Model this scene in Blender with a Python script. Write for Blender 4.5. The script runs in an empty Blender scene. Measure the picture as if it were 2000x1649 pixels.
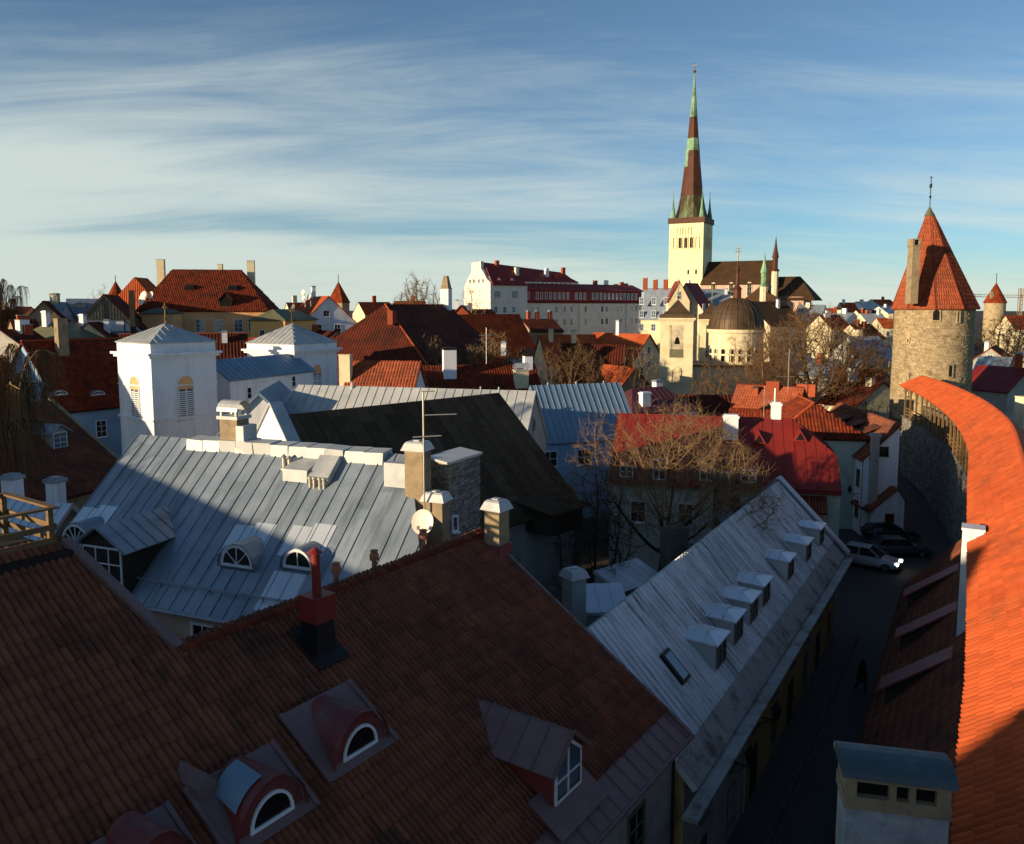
import bpy, bmesh, math, random
import numpy as np
from mathutils import Vector, Matrix
R = math.radians
SC = bpy.context.scene
COL = SC.collection
rng = random.Random(7)

# ------------------------------------------------------------------ camera
F = 1580.0; PITCH = R(6.0); HOR = 600.0; CAMZ = 20.0
VC = HOR + F*math.tan(PITCH)
cam = bpy.data.cameras.new('camera'); camo = bpy.data.objects.new('camera', cam)
COL.objects.link(camo); SC.camera = camo
camo.location = (0, 0, CAMZ); camo.rotation_euler = (math.pi/2 - PITCH, 0, 0)
cam.sensor_width = 36.0; cam.lens = F/2000*36.0
cam.shift_y = -(824.5 - VC)/2000.0
cam.clip_start = 0.2; cam.clip_end = 6000

# ------------------------------------------------------------------ world + sun
SKX, SKY_ = 6.3, 12.2
SUN_EL = R(9.0)
SUN_TO = Vector((-0.87, -0.49, 0)).normalized()          # horizontal direction towards the sun
W = bpy.data.worlds.new('World'); SC.world = W; W.use_nodes = True
nt = W.node_tree; nt.nodes.clear()
def wn(t, **k):
    n = nt.nodes.new(t)
    for a, b in k.items(): setattr(n, a, b)
    return n
def wl(a, b): nt.links.new(a, b)
sky = wn('ShaderNodeTexSky', sky_type='NISHITA', sun_disc=False)
sky.sun_elevation = SUN_EL; sky.sun_rotation = math.atan2(SUN_TO.x, SUN_TO.y)
sky.altitude = 0; sky.air_density = 0.85; sky.dust_density = 0.1; sky.ozone_density = 5.0
geo = wn('ShaderNodeTexCoord')
sep = wn('ShaderNodeSeparateXYZ'); wl(geo.outputs['Generated'], sep.inputs[0])
def wmath(op, a, b=None, c=None, clamp=False):
    n = wn('ShaderNodeMath', operation=op); n.use_clamp = clamp
    for i, x in enumerate((a, b, c)):
        if x is None: continue
        if isinstance(x, (int, float)): n.inputs[i].default_value = x
        else: wl(x, n.inputs[i])
    return n.outputs[0]
# cirrus sheet: directions are projected on a high flat layer; the sheet thickens towards the west
zz = wmath('ADD', wmath('MAXIMUM', sep.outputs[2], 0.0), 0.16)
px = wmath('DIVIDE', sep.outputs[0], zz); py = wmath('DIVIDE', sep.outputs[1], zz)
cv = wn('ShaderNodeCombineXYZ'); wl(px, cv.inputs[0]); wl(py, cv.inputs[1])
def cnoise(rot, scl, off, sc, det, ro, dist):
    mp = wn('ShaderNodeMapping'); mp.inputs['Rotation'].default_value = (0, 0, R(rot)); mp.inputs['Scale'].default_value = scl; mp.inputs['Location'].default_value = off
    wl(cv.outputs[0], mp.inputs[0])
    n = wn('ShaderNodeTexNoise'); n.inputs['Scale'].default_value = sc; n.inputs['Detail'].default_value = det; n.inputs['Roughness'].default_value = ro; n.inputs['Distortion'].default_value = dist
    wl(mp.outputs[0], n.inputs['Vector']); return n.outputs[0]
fine = cnoise(16, (0.55, 1.9, 1), (3.1, 0.4, 0), 1.3, 9, .68, .6)
wide = cnoise(14, (0.42, 1.0, 1), (SKX, SKY_, 0), 0.62, 3, .5, .35)
west = wmath('ADD', wmath('MULTIPLY', px, -0.046), wmath('MULTIPLY_ADD', sep.outputs[2], -0.75, 0.17))
cl = wmath('ADD', wmath('ADD', wmath('MULTIPLY', fine, 0.36), wmath('MULTIPLY', wide, 0.80)), west)
mr = wn('ShaderNodeMapRange'); mr.interpolation_type = 'SMOOTHSTEP'
mr.inputs[1].default_value = 0.47; mr.inputs[2].default_value = 0.79; mr.inputs[3].default_value = 0; mr.inputs[4].default_value = 0.82
wl(cl, mr.inputs[0])
hsv = wn('ShaderNodeHueSaturation'); hsv.inputs['Saturation'].default_value = 0.88; hsv.inputs['Value'].default_value = 0.8
wl(sky.outputs[0], hsv.inputs['Color'])
mix = wn('ShaderNodeMixRGB'); wl(mr.outputs[0], mix.inputs[0]); wl(hsv.outputs[0], mix.inputs[1])
mix.inputs[2].default_value = (3.4, 3.75, 4.1, 1)
tint = wn('ShaderNodeMixRGB', blend_type='MULTIPLY'); tint.inputs[0].default_value = 1; tint.inputs[2].default_value = (1.0, 1.0, 0.84, 1); wl(mix.outputs[0], tint.inputs[1])
bg = wn('ShaderNodeBackground'); bg.inputs[1].default_value = 0.13
wl(tint.outputs[0], bg.inputs[0])
wo = wn('ShaderNodeOutputWorld'); wl(bg.outputs[0], wo.inputs[0])

sl = bpy.data.lights.new('sun', 'SUN'); sl.energy = 4.7; sl.angle = R(0.5); sl.color = (1.0, 0.78, 0.50)
so = bpy.data.objects.new('sun', sl); COL.objects.link(so)
tosun = Vector((SUN_TO.x*math.cos(SUN_EL), SUN_TO.y*math.cos(SUN_EL), math.sin(SUN_EL)))
so.rotation_euler = tosun.to_track_quat('Z', 'Y').to_euler()
so.location = (-60, -20, 60)
vs = SC.view_settings; vs.view_transform = 'Standard'; vs.look = 'None'; vs.exposure = 0.68; vs.gamma = 1.0

# ------------------------------------------------------------------ measuring: photo pixel (2000 px wide) -> point in the place
_fw = Vector((0, math.cos(PITCH), -math.sin(PITCH))); _up = Vector((0, math.sin(PITCH), math.cos(PITCH)))
CAM = Vector((0, 0, CAMZ))
def ray(u, v): return Vector(((u-1000)/F, 0, 0)) + _up*(-(v-VC)/F) + _fw
def P(u, v, D):
    r = ray(u, v); return CAM + r*(D/r.y)
def PZ(u, v, z):
    r = ray(u, v); return CAM + r*((z-CAMZ)/r.z)
def PP(u, v, o, n):
    r = ray(u, v); return CAM + r*((o-CAM).dot(n)/r.dot(n))

# ------------------------------------------------------------------ materials
def lin(h):
    h = h.lstrip('#'); c = [int(h[i:i+2], 16)/255 for i in (0, 2, 4)]
    return tuple(x/12.92 if x <= .04045 else ((x+.055)/1.055)**2.4 for x in c)
MATS = {}
def mat(name, c1, c2=None, rough=.8, metal=0.0, ns=2.0, bump=0.0, bs=30.0, stain=None, ss=.5, streak=None, attr=0.0, tilepat=None, spec=.3, emit=None, stretch=None):
    if name in MATS: return MATS[name]
    m = bpy.data.materials.new(name); m.use_nodes = True; MATS[name] = m
    t = m.node_tree; b = t.nodes['Principled BSDF']; L = t.links.new
    N = t.nodes.new
    b.inputs['Roughness'].default_value = rough; b.inputs['Metallic'].default_value = metal
    b.inputs['Specular IOR Level'].default_value = spec
    if isinstance(c1, str): c1 = lin(c1)
    if isinstance(c2, str): c2 = lin(c2)
    if c2 is None: c2 = tuple(x*.78 for x in c1)
    tc = N('ShaderNodeTexCoord'); vec = tc.outputs['Object']
    if stretch:
        mpn = N('ShaderNodeMapping'); mpn.inputs['Scale'].default_value = stretch; L(vec, mpn.inputs[0]); vec = mpn.outputs[0]
    no = N('ShaderNodeTexNoise'); no.inputs['Scale'].default_value = ns; no.inputs['Detail'].default_value = 6; no.inputs['Roughness'].default_value = .65
    L(vec, no.inputs['Vector'])
    cr = N('ShaderNodeMapRange'); cr.inputs[1].default_value = .32; cr.inputs[2].default_value = .68; L(no.outputs[0], cr.inputs[0])
    mx = N('ShaderNodeMixRGB'); L(cr.outputs[0], mx.inputs[0]); mx.inputs[1].default_value = (*c1, 1); mx.inputs[2].default_value = (*c2, 1)
    out = mx.outputs[0]
    if stain:
        st = lin(stain) if isinstance(stain, str) else stain
        n3 = N('ShaderNodeTexNoise'); n3.inputs['Scale'].default_value = ss; n3.inputs['Detail'].default_value = 8; n3.inputs['Roughness'].default_value = .7
        v3 = tc.outputs['Object']
        if streak:
            mp3 = N('ShaderNodeMapping'); mp3.inputs['Scale'].default_value = streak; L(v3, mp3.inputs[0]); v3 = mp3.outputs[0]
        L(v3, n3.inputs['Vector'])
        c3 = N('ShaderNodeMapRange'); c3.inputs[1].default_value = .5; c3.inputs[2].default_value = .68; L(n3.outputs[0], c3.inputs[0])
        m3 = N('ShaderNodeMixRGB'); L(c3.outputs[0], m3.inputs[0]); L(out, m3.inputs[1]); m3.inputs[2].default_value = (*st, 1)
        out = m3.outputs[0]
    if attr:
        at = N('ShaderNodeAttribute'); at.attribute_name = 'rnd'
        oi = N('ShaderNodeObjectInfo')
        ad = N('ShaderNodeMath'); ad.operation = 'ADD'; L(at.outputs['Fac'], ad.inputs[0]); L(oi.outputs['Random'], ad.inputs[1])
        fr = N('ShaderNodeMath'); fr.operation = 'FRACT'; L(ad.outputs[0], fr.inputs[0])
        rg = N('ShaderNodeMapRange'); rg.inputs[3].default_value = 1-attr; rg.inputs[4].default_value = 1+attr; L(fr.outputs[0], rg.inputs[0])
        ml = N('ShaderNodeMixRGB'); ml.blend_type = 'MULTIPLY'; ml.inputs[0].default_value = 1; L(out, ml.inputs[1])
        cb = N('ShaderNodeCombineXYZ')
        for i in range(3): L(rg.outputs[0], cb.inputs[i])
        L(cb.outputs[0], ml.inputs[2]); out = ml.outputs[0]
    hgt = None
    if tilepat:
        uv = N('ShaderNodeUVMap'); sp = N('ShaderNodeSeparateXYZ'); L(uv.outputs[0], sp.inputs[0])
        a = N('ShaderNodeMath'); a.operation = 'MULTIPLY'; a.inputs[1].default_value = 2*math.pi/tilepat[0]; L(sp.outputs[0], a.inputs[0])
        s = N('ShaderNodeMath'); s.operation = 'SINE'; L(a.outputs[0], s.inputs[0])
        c = N('ShaderNodeMath'); c.operation = 'DIVIDE'; c.inputs[1].default_value = tilepat[1]; L(sp.outputs[1], c.inputs[0])
        f2 = N('ShaderNodeMath'); f2.operation = 'FRACT'; L(c.outputs[0], f2.inputs[0])
        h = N('ShaderNodeMath'); h.operation = 'MULTIPLY_ADD'; L(f2.outputs[0], h.inputs[0]); h.inputs[1].default_value = -1.2; L(s.outputs[0], h.inputs[2])
        hgt = h.outputs[0]
    if bump or hgt is not None:
        bp = N('ShaderNodeBump')
        if hgt is not None:
            bp.inputs['Strength'].default_value = .8; bp.inputs['Distance'].default_value = .05; L(hgt, bp.inputs['Height'])
        else:
            nb = N('ShaderNodeTexNoise'); nb.inputs['Scale'].default_value = bs; nb.inputs['Detail'].default_value = 5; L(vec, nb.inputs['Vector'])
            bp.inputs['Strength'].default_value = bump; bp.inputs['Distance'].default_value = .05; L(nb.outputs[0], bp.inputs['Height'])
        L(bp.outputs[0], b.inputs['Normal'])
    L(out, b.inputs['Base Color'])
    if emit:
        b.inputs['Emission Color'].default_value = (*emit[0], 1); b.inputs['Emission Strength'].default_value = emit[1]
    return m

mat('tile_brown', '#844c35', '#643828', ns=.9, rough=.8, stain='#4a3026', ss=.35, attr=.2, bump=.3, bs=25, spec=.25)
mat('tile_red', '#7a3018', '#5a2414', ns=1.2, rough=.85, stain='#4a2a1c', ss=.3, attr=.3, spec=.2)
mat('tile_orange', '#b8562c', '#a84822', ns=.6, rough=.8, attr=.15, bump=.25, bs=30, stain='#8f4628', ss=.5, spec=.25)
mat('tile_cone', '#9c5236', '#86432b', ns=.7, rough=.85, attr=.16, bump=.2, bs=20, stain='#744030', ss=.4, spec=.2)
mat('tile_far', '#8e3d20', '#6d2c17', ns=.6, rough=.9, stain='#54291a', ss=.15, tilepat=(.42, .7), spec=.1)
mat('tile_far_orange', '#b25a36', '#964626', ns=.5, rough=.9, stain='#8a3a1e', ss=.12, tilepat=(.42, .7), spec=.1)
mat('tile_far_dark', '#5c2a1c', '#43201a', ns=.6, rough=.9, stain='#33201a', ss=.15, tilepat=(.42, .7), spec=.1)
mat('zinc', '#929da8', '#7c8894', ns=.8, rough=.42, metal=.25, stain='#6c7781', ss=.8, streak=(2.4, .35, .35), attr=.14, bump=.05, bs=3, spec=.5)
mat('zinc_new', '#d0d7dd', '#c0c8d0', ns=.8, rough=.36, metal=.4, attr=.06, spec=.5)
mat('zinc_light', '#bcbdbc', '#a8acad', ns=.5, rough=.5, metal=.15, stain='#8a9096', ss=.2, attr=.06, spec=.4)
mat('zinc_blue', '#7d93a5', '#6d8599', ns=.5, rough=.55, metal=.1, attr=.08, spec=.4)
mat('zinc_dark', '#46545c', '#38454c', ns=1.2, rough=.6, stain='#5a666c', ss=1.5, bump=.1, bs=6)
mat('zinc_green', '#68674f', '#565642', ns=.5, rough=.6, attr=.08)
mat('corrugated', '#d2d5d8', '#bcc1c6', ns=.7, rough=.6, metal=.05, stain='#5a5040', ss=.75, streak=(3.2, .35, .35), attr=.14, bump=.1, bs=20, spec=.4)
mat('corrugated_old', '#aaa7a2', '#94918c', ns=1.1, rough=.8, stain='#5f584a', ss=.9, attr=.12, spec=.3)
mat('tar', '#5c4a3b', '#42352a', ns=.8, rough=1.0, stain='#665444', ss=.8, attr=.25, bump=.3, bs=12, spec=.02)
mat('red_metal', '#82281f', '#70211c', ns=.5, rough=.5, attr=.08, stain='#6e1a1c', ss=.3, spec=.4)
mat('red_metal_far', '#8a2c26', '#6e2320', ns=.3, rough=.6, attr=.08)
mat('maroon', '#7c302c', '#682826', ns=2, rough=.5, stain='#6a4a48', ss=1.2, spec=.5)
mat('maroon_pale', '#7a5c5a', '#664a48', ns=2, rough=.6, stain='#6d5c5c', ss=1.0, spec=.5)
mat('purple_metal', '#5a3238', '#4a2a30', ns=1, rough=.6, attr=.1)
mat('black_metal', '#17181a', '#101112', rough=.5)
mat('iron', '#232220', '#1a1918', rough=.6)
mat('white_plaster', '#e2e2e6', '#d6d7dd', ns=.4, rough=.85, stain='#c6c6ca', ss=.9, streak=(1.6, 1.6, .22), bump=.08, bs=8, spec=.2)
mat('old_plaster', '#a8acae', '#90959a', ns=2.2, rough=.95, stain='#767b80', ss=1.8, bump=.35, bs=9, spec=.1)
mat('block_plaster', '#dad5ca', '#cfcabf', ns=.3, rough=.9, stain='#c2bdb2', ss=.4, spec=.1)
mat('cream_plaster', '#dccfae', '#cfc19e', ns=.4, rough=.9, stain='#c4b692', ss=.4, spec=.1)
mat('church_plaster', '#e6dcb4', '#dcd0a4', ns=.12, rough=.9, spec=.1)
mat('grey_plaster', '#a9a69f', '#96938d', ns=.8, rough=.95, stain='#85827c', ss=.7, bump=.25, bs=10, spec=.1)
mat('dirty_plaster', '#a08d70', '#857660', ns=1.5, rough=.95, stain='#6d6455', ss=1.6, bump=.3, bs=14, spec=.1)
mat('yellow_plaster', '#e8b07c', '#dca270', ns=.5, rough=.9, stain='#c89868', ss=.5, spec=.1)
mat('ochre_plaster', '#b89a64', '#a38656', ns=.6, rough=.9, stain='#8a7650', ss=.7, bump=.15, bs=10, spec=.1)
mat('bright_yellow', '#ecb872', '#dfaa62', ns=.5, rough=.9, spec=.1)
mat('blue_plaster', '#8fb0cc', '#82a3c0', ns=.5, rough=.9, stain='#7c9ab4', ss=.6, spec=.1)
mat('pale_green_plaster', '#b9c4b8', '#abb6aa', ns=.6, rough=.9, stain='#9aa59a', ss=.7, spec=.1)
mat('pink_plaster', '#c9aa98', '#bb9c8b', ns=.6, rough=.9, stain='#a99086', ss=.7, spec=.1)
mat('beige_stone', '#aa9878', '#94836a', ns=1.5, rough=.95, stain='#7f6f55', ss=.9, attr=.22, bump=.5, bs=14, spec=.1)
mat('grey_stone', '#8d8980', '#77736b', ns=2.0, rough=.95, stain='#5f5c55', ss=.8, attr=.3, bump=.5, bs=16, spec=.1)
mat('rubble', '#7d7668', '#5f5a50', ns=1.6, rough=.97, stain='#474540', ss=.5, bump=1.0, bs=4, spec=.1)
mat('mortar', '#6f6759', '#5c5549', ns=3, rough=.97, bump=.4, bs=12, spec=.1)
mat('brick_red', '#9a4a30', '#834029', ns=3, rough=.95, attr=.2, bump=.3, bs=18)
mat('wood', '#7d6242', '#604b30', ns=2, rough=.8, stretch=(1, 1, 6), bump=.2, bs=20)
mat('wood_dark', '#3d352a', '#2b261e', ns=2, rough=.85, bump=.2, bs=20)
mat('wood_grey', '#6d6a5c', '#55534a', ns=2, rough=.85, bump=.2, bs=20)
mat('white_paint', '#dfe2e6', '#d2d6da', rough=.5, ns=3)
mat('glass', '#10151a', '#0c1014', rough=.06, spec=.8, ns=1)
mat('glass_pale', '#5a6a78', '#4a5866', rough=.08, spec=.8, ns=.6)
mat('dark_void', '#0b0b0b', '#070707', rough=.9)
mat('copper_green', '#83a685', '#6a8a6c', ns=.3, rough=.7, stain='#4f5f45', ss=.3, spec=.2)
mat('copper_patchy', '#4c4630', '#42301f', ns=.35, rough=.7, stain='#6f8466', ss=.28, streak=(1.5, 1.5, .25), spec=.2)
mat('copper_brown', '#5a3626', '#48291d', ns=.25, rough=.6, stain='#3c2a1c', ss=.3, spec=.2)
mat('church_roof', '#4e3a28', '#3f2f22', ns=.3, rough=.85, spec=.1)
mat('dome_metal', '#5a4632', '#4a3a2a', ns=.6, rough=.55, metal=.2, stain='#3c3026', ss=.4)
mat('gold', '#8a6f3c', '#75602f', rough=.45, metal=.5)
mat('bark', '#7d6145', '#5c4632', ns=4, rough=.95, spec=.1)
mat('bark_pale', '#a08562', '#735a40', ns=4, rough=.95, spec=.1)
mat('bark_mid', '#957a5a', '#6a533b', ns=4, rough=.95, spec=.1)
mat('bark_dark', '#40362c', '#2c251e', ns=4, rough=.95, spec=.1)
mat('evergreen', '#2c3420', '#1c2416', ns=1, rough=.9, attr=.3, spec=.1)
mat('cobble', '#55524e', '#403e3b', ns=5, rough=.85, stain='#4a4744', ss=.4, bump=.6, bs=9)
mat('kerb_stone', '#55524e', '#454340', ns=3, rough=.9, attr=.2)
mat('ground', '#3d3a33', '#2e2b26', ns=.05, rough=.95, stain='#4a3e30', ss=.03)
mat('car_white', '#a4a8ae', '#9da1a8', rough=.25, spec=.6, ns=1)
mat('car_dark', '#3a424c', '#343b44', rough=.25, spec=.6, ns=1)
mat('car_black', '#1b1d20', '#17191b', rough=.25, spec=.6, ns=1)
mat('tyre', '#121212', '#0c0c0c', rough=.9)
mat('rim', '#8a8c90', '#7a7c80', rough=.35, metal=.7)
mat('headlight', '#ffffff', '#f4f6ff', rough=.1, emit=((1, .96, .88), 6.0))
mat('tail_red', '#7a1014', '#60100f', rough=.3)
mat('coat', '#08080a', '#050506', rough=.9)
mat('skin', '#b98a70', '#a87a62', rough=.7)
mat('dish', '#e2ddd0', '#d4cfc2', rough=.5, ns=1)
mat('dish_grey', '#9aa4ae', '#8c96a0', rough=.5, ns=1)
mat('clay_pipe', '#a86a50', '#915a44', rough=.85, ns=4)
mat('ink', '#15181c', '#101215', rough=.8)
mat('banner', '#6f7890', '#5c657d', rough=.7, ns=6)
mat('aluminium', '#b8b4aa', '#a49f95', rough=.4, metal=.6)

# ------------------------------------------------------------------ mesh building
class MB:
    def __init__(s): s.v = []; s.f = []; s.uv = None; s.mi = []
    def add(s, vs, fs, m=0):
        o = len(s.v); s.v += [tuple(p) for p in vs]; s.f += [tuple(i+o for i in f) for f in fs]; s.mi += [m]*len(fs); return s
    def box(s, x0, x1, y0, y1, z0, z1, m=0):
        return s.add([(x0,y0,z0),(x1,y0,z0),(x1,y1,z0),(x0,y1,z0),(x0,y0,z1),(x1,y0,z1),(x1,y1,z1),(x0,y1,z1)],
                     [(0,3,2,1),(4,5,6,7),(0,1,5,4),(1,2,6,5),(2,3,7,6),(3,0,4,7)], m)
    def cbox(s, c, sx, sy, sz, m=0): return s.box(c[0]-sx/2, c[0]+sx/2, c[1]-sy/2, c[1]+sy/2, c[2]-sz/2, c[2]+sz/2, m)
    def prism(s, poly, vec, m=0):
        n = len(poly); vec = Vector(vec); a = [Vector(p) for p in poly]; b = [p+vec for p in a]
        return s.add(a+b, [tuple(range(n-1, -1, -1)), tuple(range(n, 2*n))] + [(i, (i+1) % n, n+(i+1) % n, n+i) for i in range(n)], m)
    def bar(s, p0, p1, w, h=None, m=0, up=None):
        h = h or w; p0 = Vector(p0); p1 = Vector(p1); d = (p1-p0).normalized()
        up = Vector(up) if up else (Vector((0,0,1)) if abs(d.z) < .95 else Vector((0,1,0)))
        sx = d.cross(up).normalized()*(w/2); sy = sx.cross(d).normalized()*(h/2)
        q = [-sx-sy, sx-sy, sx+sy, -sx+sy]
        return s.add([p0+k for k in q]+[p1+k for k in q], [(3,2,1,0),(4,5,6,7),(0,1,5,4),(1,2,6,5),(2,3,7,6),(3,0,4,7)], m)
    def tube(s, pts, r, n=8, m=0, cap=True):
        pts = [Vector(p) for p in pts]; k = len(pts); rr = r if isinstance(r, (list, tuple)) else [r]*k
        vs = []
        for i, p in enumerate(pts):
            d = (pts[min(i+1, k-1)]-pts[max(i-1, 0)]).normalized()
            up = Vector((0,0,1)) if abs(d.z) < .9 else Vector((1,0,0))
            a = d.cross(up).normalized(); b = a.cross(d)
            vs += [p + (a*math.cos(2*math.pi*j/n) + b*math.sin(2*math.pi*j/n))*rr[i] for j in range(n)]
        fs = [(i*n+j, i*n+(j+1) % n, (i+1)*n+(j+1) % n, (i+1)*n+j) for i in range(k-1) for j in range(n)]
        if cap: fs += [tuple(range(n-1, -1, -1)), tuple(range((k-1)*n, k*n))]
        return s.add(vs, fs, m)
    def lathe(s, prof, n=16, c=(0,0), m=0, ph=0.0):
        vs = []; k = len(prof)
        for r, z in prof:
            vs += [(c[0]+r*math.cos(2*math.pi*j/n+ph), c[1]+r*math.sin(2*math.pi*j/n+ph), z) for j in range(n)]
        fs = [(i*n+j, i*n+(j+1) % n, (i+1)*n+(j+1) % n, (i+1)*n+j) for i in range(k-1) for j in range(n)]
        fs += [tuple(range(n-1, -1, -1)), tuple(range((k-1)*n, k*n))]
        return s.add(vs, fs, m)
    def quad(s, a, b, c, d, m=0): return s.add([a, b, c, d], [(0,1,2,3)], m)
    def build(s, name, mats, parent=None, world=False, smooth=False):
        me = bpy.data.meshes.new(name)
        vs = s.v
        if world and parent is not None:
            im = inv_frame(parent); vs = [tuple(im @ Vector(p)) for p in vs]
        me.from_pydata(vs, [], s.f)
        mats = mats if isinstance(mats, (list, tuple)) else [mats]
        for x in mats: me.materials.append(MATS[x])
        if len(mats) > 1: me.polygons.foreach_set('material_index', s.mi)
        if s.uv: set_uv(me, s.uv)
        if smooth: me.polygons.foreach_set('use_smooth', [True]*len(me.polygons))
        me.update()
        return link(name, me, parent)
def set_uv(me, fn):
    l = me.uv_layers.new(name='UVMap')
    for lp in me.loops: l.data[lp.index].uv = fn(me.vertices[lp.vertex_index].co)
def link(name, me, parent=None):
    o = bpy.data.objects.new(name, me); COL.objects.link(o)
    if parent is not None: o.parent = parent
    return o
def frame_of(o):
    m = Matrix.Identity(4)
    while o is not None:
        m = (Matrix.Translation(o.location) @ Matrix.Rotation(o.rotation_euler.z, 4, 'Z')) @ m; o = o.parent
    return m
def inv_frame(o): return frame_of(o).inverted()
def tag(o, label=None, cat=None, group=None, kind=None):
    if label: o['label'] = label
    if cat: o['category'] = cat
    if group: o['group'] = group
    if kind: o['kind'] = kind
    return o
def thing(name, label, cat, loc=(0,0,0), ang=0.0, group=None):
    o = bpy.data.objects.new(name, None); COL.objects.link(o); o.empty_display_size = .5
    o.location = loc; o.rotation_euler = (0, 0, ang)
    return tag(o, label, cat, group)
def copy_tree(o, parent=None):
    c = o.copy(); COL.objects.link(c); c.parent = parent
    for ch in list(o.children): copy_tree(ch, c)
    return c

# ------------------------------------------------------------------ roof coverings (polygons in the plane of the slope)
def clip(poly, a, b, c):            # keep a*x+b*y<=c
    out = []
    for i in range(len(poly)):
        p, q = poly[i], poly[(i+1) % len(poly)]
        dp, dq = a*p[0]+b*p[1]-c, a*q[0]+b*q[1]-c
        if dp <= 0: out.append(p)
        if dp*dq < 0:
            t = dp/(dp-dq); out.append((p[0]+t*(q[0]-p[0]), p[1]+t*(q[1]-p[1])))
    return out
def inside(poly, x, y, tol=0.0):
    ok = np.ones_like(x, dtype=bool); n = len(poly)
    for i in range(n):
        p, q = poly[i], poly[(i+1) % n]
        l = math.hypot(q[0]-p[0], q[1]-p[1])
        ok &= ((q[0]-p[0])*(y-p[1]) - (q[1]-p[1])*(x-p[0]))/max(l, 1e-6) >= -tol
    return ok
class Slope:
    """Plane of a roof: local points eave-start, eave-end and one up-slope point; s runs along the eave, t up the slope."""
    def __init__(s, pts):
        s.pts = [Vector(p) for p in pts]; s.o = s.pts[0]
        s.S = (s.pts[1]-s.pts[0]).normalized(); up = s.pts[-1]-s.o
        s.N = s.S.cross(up).normalized(); s.T = s.N.cross(s.S)
        s.poly = [((p-s.o).dot(s.S), (p-s.o).dot(s.T)) for p in s.pts]
    def at(s, a, b, h=0.0): return s.o + s.S*a + s.T*b + s.N*h
def tile_proto(w, c, h):
    xs = [0, .12, .3, .5, .7, .88, 1.0]; zs = [0, .22, .82, 1, .82, .22, 0]; n = 7
    top = [(x*w, c*1.1, h*z) for x, z in zip(xs, zs)]
    bot = [(x*w, 0, h*z+.03) for x, z in zip(xs, zs)]
    lip = [(x*w, 0, h*z-.01) for x, z in zip(xs, zs)]
    v = lip+bot+top
    f = [(i, i+1, n+i+1, n+i) for i in range(n-1)] + [(n+i, n+i+1, 2*n+i+1, 2*n+i) for i in range(n-1)]
    return np.array(v), f
def mesh_from_np(name, v, faces4, rnd=None, mats=()):
    me = bpy.data.meshes.new(name); nf = len(faces4)
    me.vertices.add(len(v)); me.vertices.foreach_set('co', v.astype(np.float32).ravel())
    me.loops.add(nf*4); me.loops.foreach_set('vertex_index', faces4.astype(np.int32).ravel())
    me.polygons.add(nf); me.polygons.foreach_set('loop_start', np.arange(nf, dtype=np.int32)*4); me.polygons.foreach_set('loop_total', np.full(nf, 4, dtype=np.int32))
    for m in mats: me.materials.append(MATS[m])
    if rnd is not None:
        a = me.attributes.new('rnd', 'FLOAT', 'FACE'); a.data.foreach_set('value', rnd.astype(np.float32))
    me.update(calc_edges=True); me.validate()
    return me
def tiles(sl, parent, m, w=.17, c=.45, h=.06, singles=0, near=None, name='roof_tile', seed=1, lift=.03, bright=None):
    rs = np.random.RandomState(seed)
    xs = [p[0] for p in sl.poly]; ys = [p[1] for p in sl.poly]
    ni = int((max(xs)-min(xs))/w)+1; nj = int((max(ys)-min(ys))/c)+1
    I, J = np.meshgrid(np.arange(ni), np.arange(nj)); I = I.ravel(); J = J.ravel()
    s0 = min(xs)+I*w; t0 = min(ys)+J*c
    ok = inside(sl.poly, s0+w/2, t0+c*.5, .02)
    s0, t0 = s0[ok], t0[ok]; k = len(s0)
    pv, pf = tile_proto(w*1.02, c, h); nv = len(pv)
    M3 = np.array([list(sl.S), list(sl.T), list(sl.N)])
    js = rs.uniform(-.008, .008, k); jt = rs.uniform(-.02, .02, k); jh = rs.uniform(-.006, .012, k)+lift
    org = np.array(sl.o)[None] + np.stack([s0+js, t0+jt, jh], 1) @ M3
    pick = np.zeros(k, bool)
    if singles:
        d = np.linalg.norm(org-np.array(near)[None], axis=1); pick[np.argsort(d)[:singles]] = True
    rest = ~pick
    if rest.any():
        V = (org[rest][:, None, :] + (pv @ M3)[None]).reshape(-1, 3)
        n = rest.sum(); Fq = (np.array(pf)[None] + (np.arange(n)*nv)[:, None, None]).reshape(-1, 4)
        rv = rs.uniform(0, 1, n)
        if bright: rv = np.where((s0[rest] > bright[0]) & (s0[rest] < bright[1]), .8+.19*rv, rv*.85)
        rnd = np.repeat(rv, len(pf))
        me = mesh_from_np('tiling', V, Fq, rnd, [m]); o = link('tiling', me, parent); o['kind'] = 'stuff'
    if singles:
        me = mesh_from_np(name, pv @ M3, np.array(pf), None, [m])
        for q in np.nonzero(pick)[0]:
            o = link(name, me, parent); o.location = tuple(org[q])
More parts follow.
